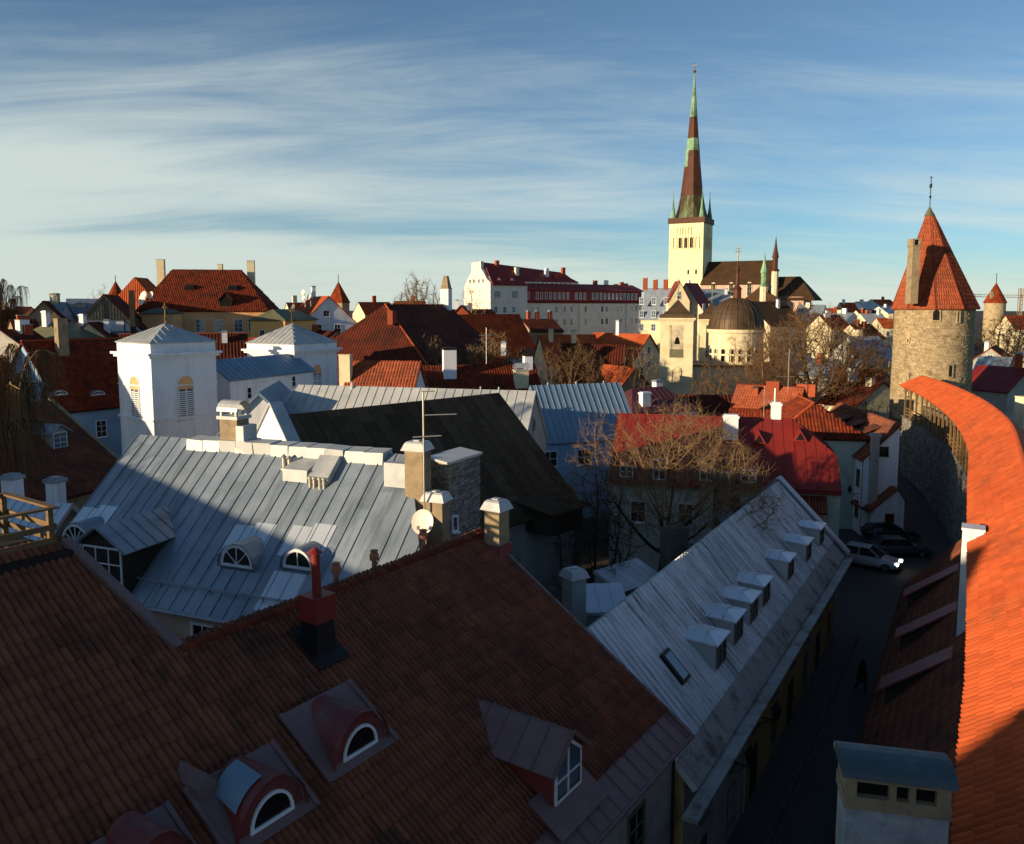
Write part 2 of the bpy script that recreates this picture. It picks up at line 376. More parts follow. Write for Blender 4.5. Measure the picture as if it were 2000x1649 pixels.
def ridge_tiles(p0, p1, parent, m, r=.13, step=.38, single=True, name='ridge_tile'):
    p0 = Vector(p0); p1 = Vector(p1); L = (p1-p0).length; n = max(1, int(L/step)); d = (p1-p0)/n
    dn = d.normalized(); side = dn.cross(Vector((0,0,1))).normalized(); up = side.cross(dn)
    def half(mb, o, l, rr0, rr1):
        k = 6; vs = []
        for e, rr in ((0, rr0), (l, rr1)):
            vs += [o + dn*e + side*(math.cos(math.pi*j/k)*rr) + up*(math.sin(math.pi*j/k)*rr*.9) for j in range(k+1)]
        mb.add(vs, [(j, j+1, k+2+j, k+1+j) for j in range(k)] + [tuple(range(k, -1, -1))])
    if single:
        mb = MB(); half(mb, Vector((0,0,0)), d.length*1.1, r*1.12, r*.95); o0 = mb.build(name, m, parent); o0.location = p0
        for i in range(1, n):
            o = o0.copy(); COL.objects.link(o); o.location = p0 + d*i
    else:
        mb = MB()
        for i in range(n): half(mb, p0+d*i, d.length*1.1, r*1.12, r*.95)
        mb.build('ridge_cap', m, parent)
def seams(sl, parent, m, w=.6, hh=.04, t=.02, name='metal_sheet', joints=0, joined=False, skip=None):
    """Standing-seam sheets: each strip an object with its raised seam."""
    xs = [p[0] for p in sl.poly]; n = max(1, round((max(xs)-min(xs))/w)); w = (max(xs)-min(xs))/n; x0 = min(xs)
    acc = MB() if joined else None
    for i in range(n):
        a, b = x0+i*w, x0+(i+1)*w
        pl = clip(clip(sl.poly, 1, 0, b), -1, 0, -a)
        if len(pl) < 3: continue
        ys = [p[1] for p in pl]; y0, y1 = min(ys), max(ys)
        cuts = [y0]
        if joints:
            y = y0 + joints*rng.uniform(.3, 1.0)
            while y < y1-.3: cuts.append(y); y += joints*rng.uniform(.8, 1.2)
        cuts.append(y1+.01)
        for q in range(len(cuts)-1):
            pc = clip(clip(pl, 0, 1, cuts[q+1]), 0, -1, -cuts[q])
            if len(pc) < 3: continue
            mb = acc if joined else MB()
            lift = t + rng.uniform(0, .004)
            mb.prism([sl.at(x, y, .004) for x, y in pc], sl.N*lift)
            # seam on the low-s side
            lo = [p for p in pc if abs(p[0]-a) < 1e-4]
            if len(lo) >= 2:
                ya, yb = min(p[1] for p in lo), max(p[1] for p in lo)
                mb.prism([sl.at(a-.013, ya, .003), sl.at(a+.013, ya, .003), sl.at(a+.013, yb, .003), sl.at(a-.013, yb, .003)], sl.N*(hh+t))
            if not joined: mb.build(name, m, parent)
    if joined: o = acc.build('metal_sheeting', m, parent); o['kind'] = 'stuff'
def slab(sl, parent, m, name='roof', th=.14, h=0.0):
    mb = MB(); mb.prism([sl.at(x, y, h) for x, y in sl.poly], sl.N*-th)
    o, S, T = sl.o.copy(), sl.S.copy(), sl.T.copy()
    mb.uv = lambda p: ((p-o).dot(S), (p-o).dot(T))
    return mb.build(name, m, parent)
def cover(sl, parent, kind, m, **k):
    if kind == 'seam': seams(sl, parent, m, **k)
    elif kind == 'tile': tiles(sl, parent, m, **k)

# ------------------------------------------------------------------ windows, chimneys, houses
def window(parent, o, ux, n, w, h, fm='white_paint', gm='glass', nx=2, ny=2, fw=.08, d=.06, arch=False, sill=True, name='window', bar=.04):
    """Framed window: o = bottom centre on the wall, ux = along the wall, n = outwards."""
    o = Vector(o); ux = Vector(ux).normalized(); n = Vector(n).normalized(); uz = Vector((0,0,1))
    if abs(n.z) > 1e-3: uz = n.cross(ux).normalized()
    if uz.z < 0: uz = -uz
    def pt(a, b, c): return o + ux*a + uz*b + n*c
    def outline(w, h, off=0.0):
        if not arch: return [(-w/2, off), (w/2, off), (w/2, h-off if off else h), (-w/2, h-off if off else h)]
        k = 10; r = w/2; zc = h-r-off if off else h-r
        return [(-r, off), (r, off)] + [(r*math.cos(math.pi*j/k), zc+off*0+r*math.sin(math.pi*j/k)) for j in range(k+1)]
    out = outline(w, h); inn = outline(w-2*fw, h-(0 if not arch else fw), fw)
    mb = MB(); k = len(out)
    vs = [pt(a, b, d) for a, b in out]+[pt(a, b, d) for a, b in inn]+[pt(a, b, -.02) for a, b in out]+[pt(a, b, .012) for a, b in inn]
    fs = []
    for i in range(k):
        j = (i+1) % k; fs += [(i, j, k+j, k+i), (2*k+i, 2*k+j, j, i), (k+i, k+j, 3*k+j, 3*k+i)]
    mb.add(vs, fs)
    iw, ih = w-2*fw, h-2*fw
    def brk(a0, a1, b0, b1): mb.prism([pt(a0, b0, .012), pt(a1, b0, .012), pt(a1, b1, .012), pt(a0, b1, .012)], n*(d*.6))
    for i in range(1, nx): x = -iw/2+iw*i/nx; brk(x-bar/2, x+bar/2, fw, fw+ih)
    for j in range(1, ny): y = fw+ih*j/ny; brk(-iw/2, iw/2, y-bar/2, y+bar/2)
    if sill: mb.prism([pt(-w/2-.06, -.06, -.02), pt(w/2+.06, -.06, -.02), pt(w/2+.06, -.002, -.02), pt(-w/2-.06, -.002, -.02)], n*(d+.1))
    f = mb.build(name, fm, parent)
    g = MB(); g.add([pt(a, b, .016) for a, b in inn], [tuple(range(len(inn)))])
    g.build('pane', gm, f if parent.parent is None else parent)
    return f
def chimney(parent, x, y, z0, z1, sx, sy, m='white_plaster', capm='zinc', cap='flat', name='chimney'):
    mb = MB(); mb.box(x-sx/2, x+sx/2, y-sy/2, y+sy/2, z0, z1)
    c = mb.build(name, m, parent)
    mb = MB()
    if cap == 'flat':
        mb.box(x-sx/2-.07, x+sx/2+.07, y-sy/2-.07, y+sy/2+.07, z1-.12, z1+.05)
        mb.box(x-sx/2+.05, x+sx/2-.05, y-sy/2+.05, y+sy/2-.05, z1+.05, z1+.14)
    elif cap == 'skirt':
        a = .12; vs = []
        for e, z in ((a, z1-.18), (a*.85, z1-.14), (0, z1+.1), (-.06, z1+.16)):
            vs.append([(x-sx/2-e, y-sy/2-e, z), (x+sx/2+e, y-sy/2-e, z), (x+sx/2+e, y+sy/2+e, z), (x-sx/2-e, y+sy/2+e, z)])
        fl = [p for r in vs for p in r]
        mb.add(fl, [(i*4+j, i*4+(j+1) % 4, (i+1)*4+(j+1) % 4, (i+1)*4+j) for i in range(3) for j in range(4)] + [(3,2,1,0),(12,13,14,15)])
        mb.box(x-.12, x+.12, y-.12, y+.12, z1+.14, z1+.2)
    elif cap == 'vault':
        k = 8; r = sy/2+.08; vs = []
        for e in (-sx/2-.08, sx/2+.08):
            vs += [(x+e, y+math.cos(math.pi*j/k)*r, z1+.25+math.sin(math.pi*j/k)*r) for j in range(k+1)]
        mb.add(vs, [(j, j+1, k+2+j, k+1+j) for j in range(k)])
        mb.box(x-sx/2-.09, x+sx/2+.09, y-sy/2-.09, y+sy/2+.09, z1-.1, z1+.05)
        for ex in (-1, 1):
            for ey in (-1, 1): mb.cbox((x+ex*sx*.42, y+ey*sy*.42, z1+.15), .1, .1, .3)
    else:
        mb.box(x-sx/2-.04, x+sx/2+.04, y-sy/2-.04, y+sy/2+.04, z1-.06, z1+.03)
    mb.build('chimney_cap', capm, c)
    return c
class House: pass
def house(name, label, r0, r1, zr, run, ze, wall='white_plaster', roofm='tile_far', cov=None, covm=None, runb=None, zeb=None, hl=0.0, hr=0.0, oh=.35, goh=.25,
          cat='house', group=None, covk=None, back=True, th=.14, ridge=None, zb=0.0, covb=True, hhr=None):
    """Gabled or hipped house. r0 -> r1 is the ridge as met from its start; the front slope falls to the right hand side of that direction."""
    H = House(); r0 = Vector((r0[0], r0[1])); r1 = Vector((r1[0], r1[1])); d = r1-r0; L = d.length; c = (r0+r1)/2
    ang = math.atan2(d.y, d.x); e = thing(name, label, cat, (c.x, c.y, 0), ang, group)
    runb = run if runb is None else runb; zeb = ze if zeb is None else zeb
    H.e, H.L, H.zr, H.run, H.runb, H.ze, H.zeb, H.hl, H.hr, H.oh = e, L, zr, run, runb, ze, zeb, hl, hr, oh
    gl = 0 if hl else goh; gr = 0 if hr else goh
    x0, x1 = -L/2-hl, L/2+hr
    # walls
    k = (zr-ze)/run; yw = -run+oh; kb = (zr-zeb)/runb; yb = runb-oh
    zf = ze+k*oh-.08; zbk = zeb+kb*oh-.08
    mb = MB(); xa = x0+(oh if hl else 0); xb = x1-(oh if hr else 0)
    if hl or hr:
        zt = min(zf, zbk); mb.box(xa, xb, yw, yb, zb, zt)
        if not hl: mb.prism([(xa, yw, zt), (xa, yb, zt), (xa, 0, zr-.1)], (.3, 0, 0))
        if not hr: mb.prism([(xb-.3, yw, zt), (xb-.3, yb, zt), (xb-.3, 0, zr-.1)], (.3, 0, 0))
    else:
        xe = xb-(hhr[0]+.3 if hhr else 0)
        mb.prism([(xa, yw, zb), (xa, yb, zb), (xa, yb, zbk), (xa, 0, zr-.1), (xa, yw, zf)], (xe-xa, 0, 0))
        if hhr:
            zh = zr-hhr[1]-.12; mb.prism([(xe, yw, zb), (xe, yb, zb), (xe, yb, zbk), (xe, (zr-.1-zh)/kb, zh), (xe, -(zr-.1-zh)/k, zh), (xe, yw, zf)], (xb-xe, 0, 0))
    H.wall = mb.build('wall', wall, e)
    H.xa, H.xb, H.yw, H.yb = xa, xb, yw, yb
    # slopes
    H.F = Slope([(x0-gl, -run, ze), (x1+gr, -run, ze), (L/2+gr, 0, zr), (-L/2-gl, 0, zr)])
    H.B = Slope([(x1+gr, runb, zeb), (x0-gl, runb, zeb), (-L/2-gl, 0, zr), (L/2+gr, 0, zr)])
    if hhr:
        q, dz = hhr; xr = L/2+gr
        H.F = Slope([(x0-gl, -run, ze), (xr, -run, ze), (xr, -dz/k, zr-dz), (xr-q, 0, zr), (-L/2-gl, 0, zr)])
        H.B = Slope([(xr, runb, zeb), (x0-gl, runb, zeb), (-L/2-gl, 0, zr), (xr-q, 0, zr), (xr, dz/kb, zr-dz)])
        H.B.N = H.B.S.cross(Vector((0,-runb,zr-zeb))).normalized(); H.B.T = H.B.N.cross(H.B.S)
        H.B.poly = [((p-H.B.o).dot(H.B.S), (p-H.B.o).dot(H.B.T)) for p in H.B.pts]
        H.HH = Slope([(xr, -dz/k, zr-dz), (xr, dz/kb, zr-dz), (xr-q, 0, zr)])
    H.rf = slab(H.F, e, roofm, th=th); sls = [(H.F, H.rf)]
    if hhr: sls.append((H.HH, slab(H.HH, e, roofm, th=th)))
    if back: H.rb = slab(H.B, e, roofm, th=th); sls.append((H.B, H.rb))
    if hl:
        H.HL = Slope([(x0, runb, zeb), (x0, -run, ze), (-L/2, 0, zr)]); H.rl = slab(H.HL, e, roofm, th=th); sls.append((H.HL, H.rl))
    if hr:
        H.HR = Slope([(x1, -run, ze), (x1, runb, zeb), (L/2, 0, zr)]); H.rr = slab(H.HR, e, roofm, th=th); sls.append((H.HR, H.rr))
    if cov:
        for sl, r in sls:
            if sl is getattr(H, 'B', None) and not covb: continue
            cover(sl, r, cov, covm or roofm, **(covk or {}))
    if ridge:
        ridge_tiles((-L/2-gl, 0, zr+.02), (L/2+gr, 0, zr+.02), H.rf, ridge, single=False)
        if hl:
            ridge_tiles((x0, -run, ze+.03), (-L/2, 0, zr+.03), H.rf, ridge, single=False)
        if hr:
            ridge_tiles((x1, -run, ze+.03), (L/2, 0, zr+.03), H.rf, ridge, single=False)
    def rz(x, y): return zr + (k*y if y < 0 else -kb*y)
    H.rz = rz
    def win(side, a, z, w=1.0, h=1.5, **kw):
        if side == 'F': return window(e, (a, yw, z), (1,0,0), (0,-1,0), w, h, **kw)
        if side == 'B': return window(e, (a, yb, z), (-1,0,0), (0,1,0), w, h, **kw)
        if side == 'L': return window(e, (xa, a, z), (0,-1,0), (-1,0,0), w, h, **kw)
        if side == 'R': return window(e, (xb, a, z), (0,1,0), (1,0,0), w, h, **kw)
    H.win = win
    def chim(x, y, h=1.6, sx=.7, sy=.7, **kw): return chimney(e, x, y, rz(x, y)-.6, rz(x, y)+h, sx, sy, **kw)
    H.chim = chim
    H.m = frame_of(e); H.im = H.m.inverted()
    def loc(p): return H.im @ Vector(p)
    H.loc = loc
    return H
def roofhit(H, u, v, back=False):
    """Local point where the sight line through a photo pixel meets the front slope."""
    sl = H.B if back else H.F
    o = H.m @ sl.o; n = (H.m.to_3x3() @ sl.N)
    return H.loc(PP(u, v, o, n))

# ------------------------------------------------------------------ bare trees
def bare_tree(name, label, base, height, spread, m='bark', seed=1, natt=900, trunk=.3, r_twig=.012, crown_m=None, twigs=2, twig=.05, flat=.75, low=.3, group=None, cat='tree', step=.022, off=(0, 0), rmax=None):
    """Branches grow towards points spread through the crown volume (thicker towards its skin); radii add up towards the trunk."""
    rs = np.random.RandomState(seed)
    Hh, Rr = height, spread/2
    zc = Hh*(low+(1-low)*.42); up_r, dn_r = Hh-zc, zc-Hh*low
    A = []
    while len(A) < natt:
        d = rs.normal(size=3); d /= np.linalg.norm(d); rad = rs.uniform(0.12, 1)**.45
        lump = .86+.14*math.sin(3*math.atan2(d[1], d[0])+seed)+.07*math.sin(7*d[0]+5*d[2]+seed*2)
        p = d*rad*lump; A.append((p[0]*Rr+off[0]*rad, p[1]*Rr+off[1]*rad, zc+p[2]*(up_r if p[2] > 0 else dn_r)))
    A = np.array(A); st = step*Hh; kill = st*1.6; infl = Hh*.5
    nodes = [np.zeros(3)]; par = [-1]
    nt_ = max(3, int(trunk*Hh/(st*1.6))); dv = np.array([rs.normal()*.06, rs.normal()*.06, 1.0])
    for i in range(nt_):
        dv = dv+rs.normal(size=3)*.07; dv[2] = abs(dv[2]); q = nodes[-1]+dv/np.linalg.norm(dv)*trunk*Hh/nt_; par.append(len(nodes)-1); nodes.append(q)
    N = np.array(nodes); D = np.linalg.norm(A[:, None]-N[None], axis=2); near = D.argmin(1); nd = D.min(1)
    alive = np.ones(len(A), bool)
    for it in range(140):
        idx = np.nonzero(alive & (nd < infl))[0]
        if len(idx) == 0: break
        new = []
        P_ = np.array(nodes)
        vec = A[idx]-P_[near[idx]]; vec /= np.linalg.norm(vec, axis=1)[:, None]+1e-9
        acc = np.zeros((len(nodes), 3)); np.add.at(acc, near[idx], vec)
        for k in np.unique(near[idx]):
            v = acc[k]+rs.normal(size=3)*.25; l = np.linalg.norm(v)
            if l < 1e-6: continue
            q = nodes[k]+v/l*st; new.append(q); par.append(k)
        b0 = len(nodes); nodes += new
        Q = np.array(new); dd = np.linalg.norm(A[:, None]-Q[None], axis=2); j = dd.argmin(1); mn = dd.min(1)
        up_ = mn < nd; near[up_] = j[up_]+b0; nd[up_] = mn[up_]
        alive &= nd > kill
    n0 = len(nodes); kids_ = [0]*n0
    for i in range(1, n0): kids_[par[i]] += 1
    area = np.zeros(n0)
    for i in range(n0-1, -1, -1):
        if area[i] == 0: area[i] = r_twig**2.3
        if par[i] >= 0: area[par[i]] += area[i]
    rad = area**(1/2.3)
    if rmax: rad = np.minimum(rad, rmax)
    t = thing(name, label, cat, base, 0, group)
    VT, FT, VC_, FC_ = [], [], [], []
    def seg(V, Fc, a, b, ra, rb, n):
        d = b-a; l = np.linalg.norm(d)
        if l < 1e-6: return
        d = d/l; u = np.cross(d, (0, 0, 1.0) if abs(d[2]) < .9 else (1.0, 0, 0)); u /= np.linalg.norm(u); w = np.cross(u, d); o = len(V)
        for c, r in ((a, ra), (b, rb)):
            for j in range(n): V.append(c+(u*math.cos(6.2832*j/n)+w*math.sin(6.2832*j/n))*r)
        for j in range(n): Fc.append((o+j, o+(j+1) % n, o+n+(j+1) % n, o+n+j))
    thick = max(rad)*.28
    for i in range(1, n0):
        r1, r0_ = rad[i], min(rad[par[i]], rad[i]*1.5); big = r1 > thick
        seg(*((VT, FT) if big else (VC_, FC_)), nodes[par[i]], nodes[i], r0_, r1, 7 if big else (4 if r1 > 3*r_twig else 3))
    for i in range(1, n0):
        if rad[i] < r_twig*2.6 and nodes[i][2] > Hh*low*.8:
            d0 = nodes[i]-nodes[par[i]]; d0 = d0/(np.linalg.norm(d0)+1e-9)
            for q in range(rs.poisson(twigs)):
                d1 = d0+rs.normal(size=3)*.75+np.array((0, 0, .25)); d1 /= np.linalg.norm(d1); L = Hh*twig*rs.uniform(.5, 1.3)
                m1 = nodes[i]+d1*L*.5; d2 = d1+rs.normal(size=3)*.4; e_ = m1+d2/np.linalg.norm(d2)*L*.5
                seg(VC_, FC_, nodes[i], m1, r_twig*.75, r_twig*.6, 3); seg(VC_, FC_, m1, e_, r_twig*.6, r_twig*.4, 3)
    link('trunk', mesh_from_np('trunk', np.array(VT), np.array(FT), None, [m]), t)
    link('crown', mesh_from_np('crown', np.array(VC_), np.array(FC_), None, [crown_m or m]), t)
    return t

# ================================================================== THE SETTING
g = MB(); g.quad((-2500,-300,0),(2500,-300,0),(2500,4500,0),(-2500,4500,0)); tag(g.build('ground', 'ground'), kind='structure')
def solve_perp(u, v, base, d):
    """height at which the sight line through (u,v) lies on the line through base square to d"""
    def gz(z): p = PZ(u, v, z); return (p.x-base.x)*d.x+(p.y-base.y)*d.y
    a, b = gz(0.0), gz(1.0); return a/(a-b)
def hor(v): v = Vector((v.x, v.y, 0)); return v.normalized()

# ---- town house under the viewpoint: long tiled roof falling to the street
zA = 12.0
A = PZ(350, 1275, zA); B = PZ(945, 1045, zA); dF = hor(B-A); zE = solve_perp(1347, 1437, B, dF); E = PZ(1347, 1437, zE)
runF = math.hypot(E.x-B.x, E.y-B.y)
rightF = Vector((dF.y, -dF.x, 0))
# street: sheet, pavement and kerb
G0 = PZ(1135, 1240, 9.2); G1 = PZ(1520, 940, 9.2); dG = hor(G1-G0); zGe = solve_perp(1650, 1085, G1, dG); Ge = PZ(1650, 1085, zGe)
runG = math.hypot(Ge.x-G1.x, Ge.y-G1.y); rightG = Vector((dG.y, -dG.x, 0))
st = MB(); st.add([(-14, 2, .004), (6, 2, .004), (9, 12, .004), (16, 31, .004), (26, 47, .004), (38, 66, .004), (47, 96, .004), (30, 120, .004), (27, 80, .004), (21, 60, .004), (19, 48, .004), (5, 24, .004), (-3, 12, .004)], [tuple(range(13))])
tag(st.build('street', 'cobble'), kind='structure')
wf = G0 + rightG*(runG-.45); wf2 = G1 + rightG*(runG-.45) + dG*.5
pv = MB(); a0 = wf-dG*14; b0 = wf2
pv.prism([(a0.x, a0.y, .008), (a0.x+rightG.x*1.25, a0.y+rightG.y*1.25, .008), (b0.x+rightG.x*1.25, b0.y+rightG.y*1.25, .008), (b0.x, b0.y, .008)], (0, 0, .11))
pave = tag(pv.build('pavement', 'cobble'), kind='structure')
n = int((b0-a0).length/1.0)
km = None
for i in range(n):
    c = a0.lerp(b0, (i+.5)/n) + rightG*1.34
    if km is None:
        mb = MB(); mb.box(-.485, .485, -.08, .08, 0, .135); ko = mb.build('kerb_stone', 'kerb_stone', pave); km = ko
    else: ko = km.copy(); COL.objects.link(ko)
    ko.location = (c.x, c.y, .006); ko.rotation_euler = (0, 0, math.atan2(dG.y, dG.x))

# ================================================================== NEAR HOUSES
H1 = house('town_house', 'plain house with long weathered brown tiled roof and two red arched dormers', A, B, zA, runF, zE, wall='grey_plaster', roofm='tile_brown', oh=.5, goh=.04, runb=4.5, zeb=zA-4.0)
e = H1.e
ne = roofhit(H1, 800, 1500)
def sub(sl, s0, s1, t0, t1):
    q = Slope(sl.pts); q.poly = [(s0, t0), (s1, t0), (s1, t1), (s0, t1)]; return q
Ls = max(p[0] for p in H1.F.poly); Lt = max(p[1] for p in H1.F.poly)
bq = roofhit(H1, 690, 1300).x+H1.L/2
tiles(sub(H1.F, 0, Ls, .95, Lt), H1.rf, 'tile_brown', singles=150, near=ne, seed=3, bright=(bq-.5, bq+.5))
tiles(sub(H1.B, 0, Ls, 0, max(p[1] for p in H1.B.poly)-.25), H1.rb, 'tile_brown', seed=4)
ridge_tiles((-H1.L/2, 0, zA+.03), (H1.L/2, 0, zA+.03), H1.rf, 'tile_red', r=.15)
mb = MB(); fs = sub(H1.F, 0, Ls, 0, 1.0); mb.prism([fs.at(x, y, .012) for x, y in fs.poly], fs.N*.02)
mb.build('eave_flashing', 'maroon_pale', H1.rf)
for i in range(22):
    mb = MB(); s = .3+i*Ls/22; mb.prism([fs.at(s-.012, .02, .03), fs.at(s+.012, .02, .03), fs.at(s+.012, .97, .03), fs.at(s-.012, .97, .03)], fs.N*.03)
    mb.build('eave_seam', 'maroon_pale', H1.rf)
mb = MB(); mb.tube([(-H1.L/2, -runF-.06, zE-.02), (H1.L/2+.1, -runF-.06, zE-.02)], .07, 8); mb.build('gutter', 'maroon_pale', e)
mb = MB(); mb.bar((H1.L/2+.06, -runF, zE+.02), (H1.L/2+.06, 0, zA+.05), .12, .16); mb.build('verge_flashing', 'maroon_pale', e)
mb = MB(); xx = H1.L/2-.25; mb.tube([(xx, -runF-.06, zE-.05), (xx, -runF+.4, zE-.7), (xx, -runF+.4, .2)], .055, 8); mb.build('downpipe', 'iron', e)
for x in (3.3, .6, -2.3): H1.win('F', x, 4.2, 1.1, 1.7, fm='wood_grey', nx=2, ny=3)
for x in (3.3, .6): H1.win('F', x, 1.2, 1.1, 1.6, fm='wood_grey', nx=2, ny=2)
# taller part of the same slope with the deck
Q = PP(125, 1065, H1.m @ H1.F.o, H1.m.to_3x3() @ H1.F.N); sQ = (Vector((Q.x, Q.y, 0))-Vector((A.x, A.y, 0))).dot(-rightF)
dl = -(Vector((Q.x, Q.y, 0))-Vector((A.x, A.y, 0))).dot(dF)          # the verge runs askew: its top lies this far behind
QA = Vector((Q.x, Q.y, 0))
H2 = house('town_house', 'taller brown tiled house carrying a wooden roof deck on its ridge', (QA.x-dF.x*13, QA.y-dF.y*13), (QA.x, QA.y), Q.z, runF+sQ, zE, wall='grey_plaster', roofm='tile_brown', oh=.5, goh=0, runb=4, zeb=Q.z-3.4)
Ls2 = max(p[0] for p in H2.F.poly); Lt2 = max(p[1] for p in H2.F.poly); kF = math.hypot(1, (zA-zE)/runF)
x_a, x_b = H2.L/2, H2.L/2+dl
XS = Slope([(x_a, -runF-sQ, zE), (x_b-.03, -runF-sQ, zE), (x_b-.03, -sQ, zA), (x_a, 0, Q.z)]); r2 = slab(XS, H2.e, 'tile_brown')
XA = Slope([(x_a-13, -runF-sQ, zE), (x_b-.03, -runF-sQ, zE), (x_b-.03, -sQ, zA), (x_a, 0, Q.z), (x_a-13, 0, Q.z)])
XA.poly = clip(XA.poly, 0, -1, -.95)
mb = MB(); mb.prism([(x_a, -sQ-.1, 4), (x_b-.05, -sQ-.1, 4), (x_b-.05, -sQ-.1, zA-.1), (x_a, -.1, Q.z-.15), (x_a, -.1, 4)], (0, .08, 0)); mb.build('flank_wall', 'grey_plaster', H2.e)
tiles(XA, H2.rf, 'tile_brown', singles=150, near=roofhit(H2, 150, 1450), seed=5)
mb = MB(); mb.bar((x_b, -sQ, zA+.14), (x_a+.03, 0, Q.z+.14), .26, .12); mb.build('verge_flashing', 'maroon_pale', H2.e)
# flat top + deck
def arch_dormer(H, cu, wu, face, depth_back, r, label=None, body='maroon', frame='white_paint', glass='glass', flash='maroon_pale', hgt=None, nx=1, spokes=0, fb=.35, slope=0.0, ringw=.09, taper=.82, wk=.72):
    """Barrel dormer on the front slope: cu = local x, wu = local y of its face."""
    e = H.e; x = cu; yf = wu; zb = H.rz(x, yf); hgt = hgt or r*1.0
    d = MB(); k = 12; y1 = yf+depth_back
    pr = [(math.cos(math.pi*j/k), math.sin(math.pi*j/k)) for j in range(k+1)]
    f0 = [(x+r*a, yf, zb+fb+hgt*b) for a, b in pr]; f1 = [(x+r*a*taper, y1, zb+fb+slope+hgt*b*taper) for a, b in pr]
    fo = [(x+(r+.05)*a, yf-.12, zb+fb+(hgt+.05)*b) for a, b in pr]; fo1 = [(x+(r+.05)*a, yf+.02, zb+fb+(hgt+.05)*b) for a, b in pr]
    n1 = k+1
    d.add(f0+f1, [(j, j+1, n1+j+1, n1+j) for j in range(k)])
    d.add(fo+fo1, [(j, j+1, n1+j+1, n1+j) for j in range(k)])
    d.box(x-r, x+r, yf, yf+depth_back, zb-.8, zb+fb)
    d.add([(x-r, yf, zb-.5)]+[(x+r, yf, zb-.5)]+f0, [tuple(range(k+3))])
    D = d.build('dormer', body, e)
    if label: D['label'] = label
    # window: half round frame
    w = MB(); rw = r*wk; hw = hgt*wk; zc = zb+fb+.06
    o = [(x+rw*a, yf-.06, zc+hw*b) for a, b in pr]; i = [(x+(rw-ringw)*a, yf-.06, zc+ringw+(hw-ringw*2)*b) for a, b in pr]
    ob = [(p[0], yf-.01, p[2]) for p in o]; ib = [(p[0], yf-.02, p[2]) for p in i]
    n1 = k+1
    fcs = []
    for j in range(n1):
        q = (j+1) % n1; fcs += [(j, q, n1+q, n1+j), (2*n1+j, 2*n1+q, q, j), (n1+j, n1+q, 3*n1+q, 3*n1+j)]
    w.add(o+i+ob+ib, fcs)
    for s in range(spokes):
        an = math.pi*(s+1)/(spokes+1); w.bar((x, yf-.04, zc+ringw), (x+(rw-ringw)*math.cos(an), yf-.04, zc+ringw+(hw-2*ringw)*math.sin(an)), .035, .03)
    w.build('window_frame', frame, D)
    gl = MB(); gl.add([(p[0], yf-.022, p[2]) for p in i], [tuple(range(n1))]); gl.build('pane', glass, D)
    return D
for (fc, lab) in ((((690, 1358), (545, 1405), (670, 1520), (768, 1447)), 'red arched dormer'), (((512, 1465), (365, 1557), (470, 1680), (607, 1565)), 'red arched dormer with a bluish sheet patch'), (((302, 1588), (150, 1680), (255, 1800), (395, 1690)), 'red arched dormer at the low end of the row')):
    ps = [roofhit(H1, *q) for q in fc]; xs = [p.x for p in ps]; ys = [p.y for p in ps]
    x0, x1, y0, y1 = min(xs), max(xs), min(ys), max(ys); xm = (x0+x1)/2
    D = arch_dormer(H1, xm, y0+.14, None, (y1-y0)*.8, (x1-x0)/2*.78, lab, hgt=.98, slope=.3, fb=.12, taper=.72, wk=.66, ringw=.075)
    f = MB(); t0 = (y0+runF)*math.hypot(1, (zA-zE)/runF); t1 = (y1+runF)*math.hypot(1, (zA-zE)/runF); s0 = x0+H1.L/2; s1 = x1+H1.L/2
    f.prism([H1.F.at(a, b, .15) for a, b in ((s0, t0), (s1, t0), (s1, t1), (s0, t1))], H1.F.N*.03)
    for sx in (s0, s1): f.prism([H1.F.at(a, b, .15) for a, b in ((sx-.05, t0), (sx+.05, t0), (sx+.05, t1), (sx-.05, t1))], H1.F.N*.07)
    f.build('dormer_flashing', 'maroon_pale', H1.rf)
    if 'patch' in lab:
        pm = MB(); k = 12; r = (x1-x0)/2*.78+.012; yf = y0+.3; zb = H1.rz(xm, y0+.14)+.12
        pr = [(math.cos(a), math.sin(a)) for a in np.linspace(R(95), R(150), 7)]
        dl = (y1-y0)*.55
        pm.add([(xm+r*a, yf, zb+.05+.965*b) for a, b in pr]+[(xm+r*a*.9, yf+dl, zb+.05+.18+.965*b*.9) for a, b in pr], [(j, j+1, 8+j, 7+j) for j in range(6)])
        pm.build('sheet_patch', 'zinc_blue', D)
        v = MB(); q = roofhit(H1, 395, 1560); v.prism([(q.x-.22, q.y-.2, q.z), (q.x+.22, q.y-.2, q.z), (q.x+.22, q.y-.2, q.z+.35), (q.x, q.y-.2, q.z+.6), (q.x-.22, q.y-.2, q.z+.35)], (0, .9, 0)); v.build('roof_vent', 'maroon_pale', H1.rf)

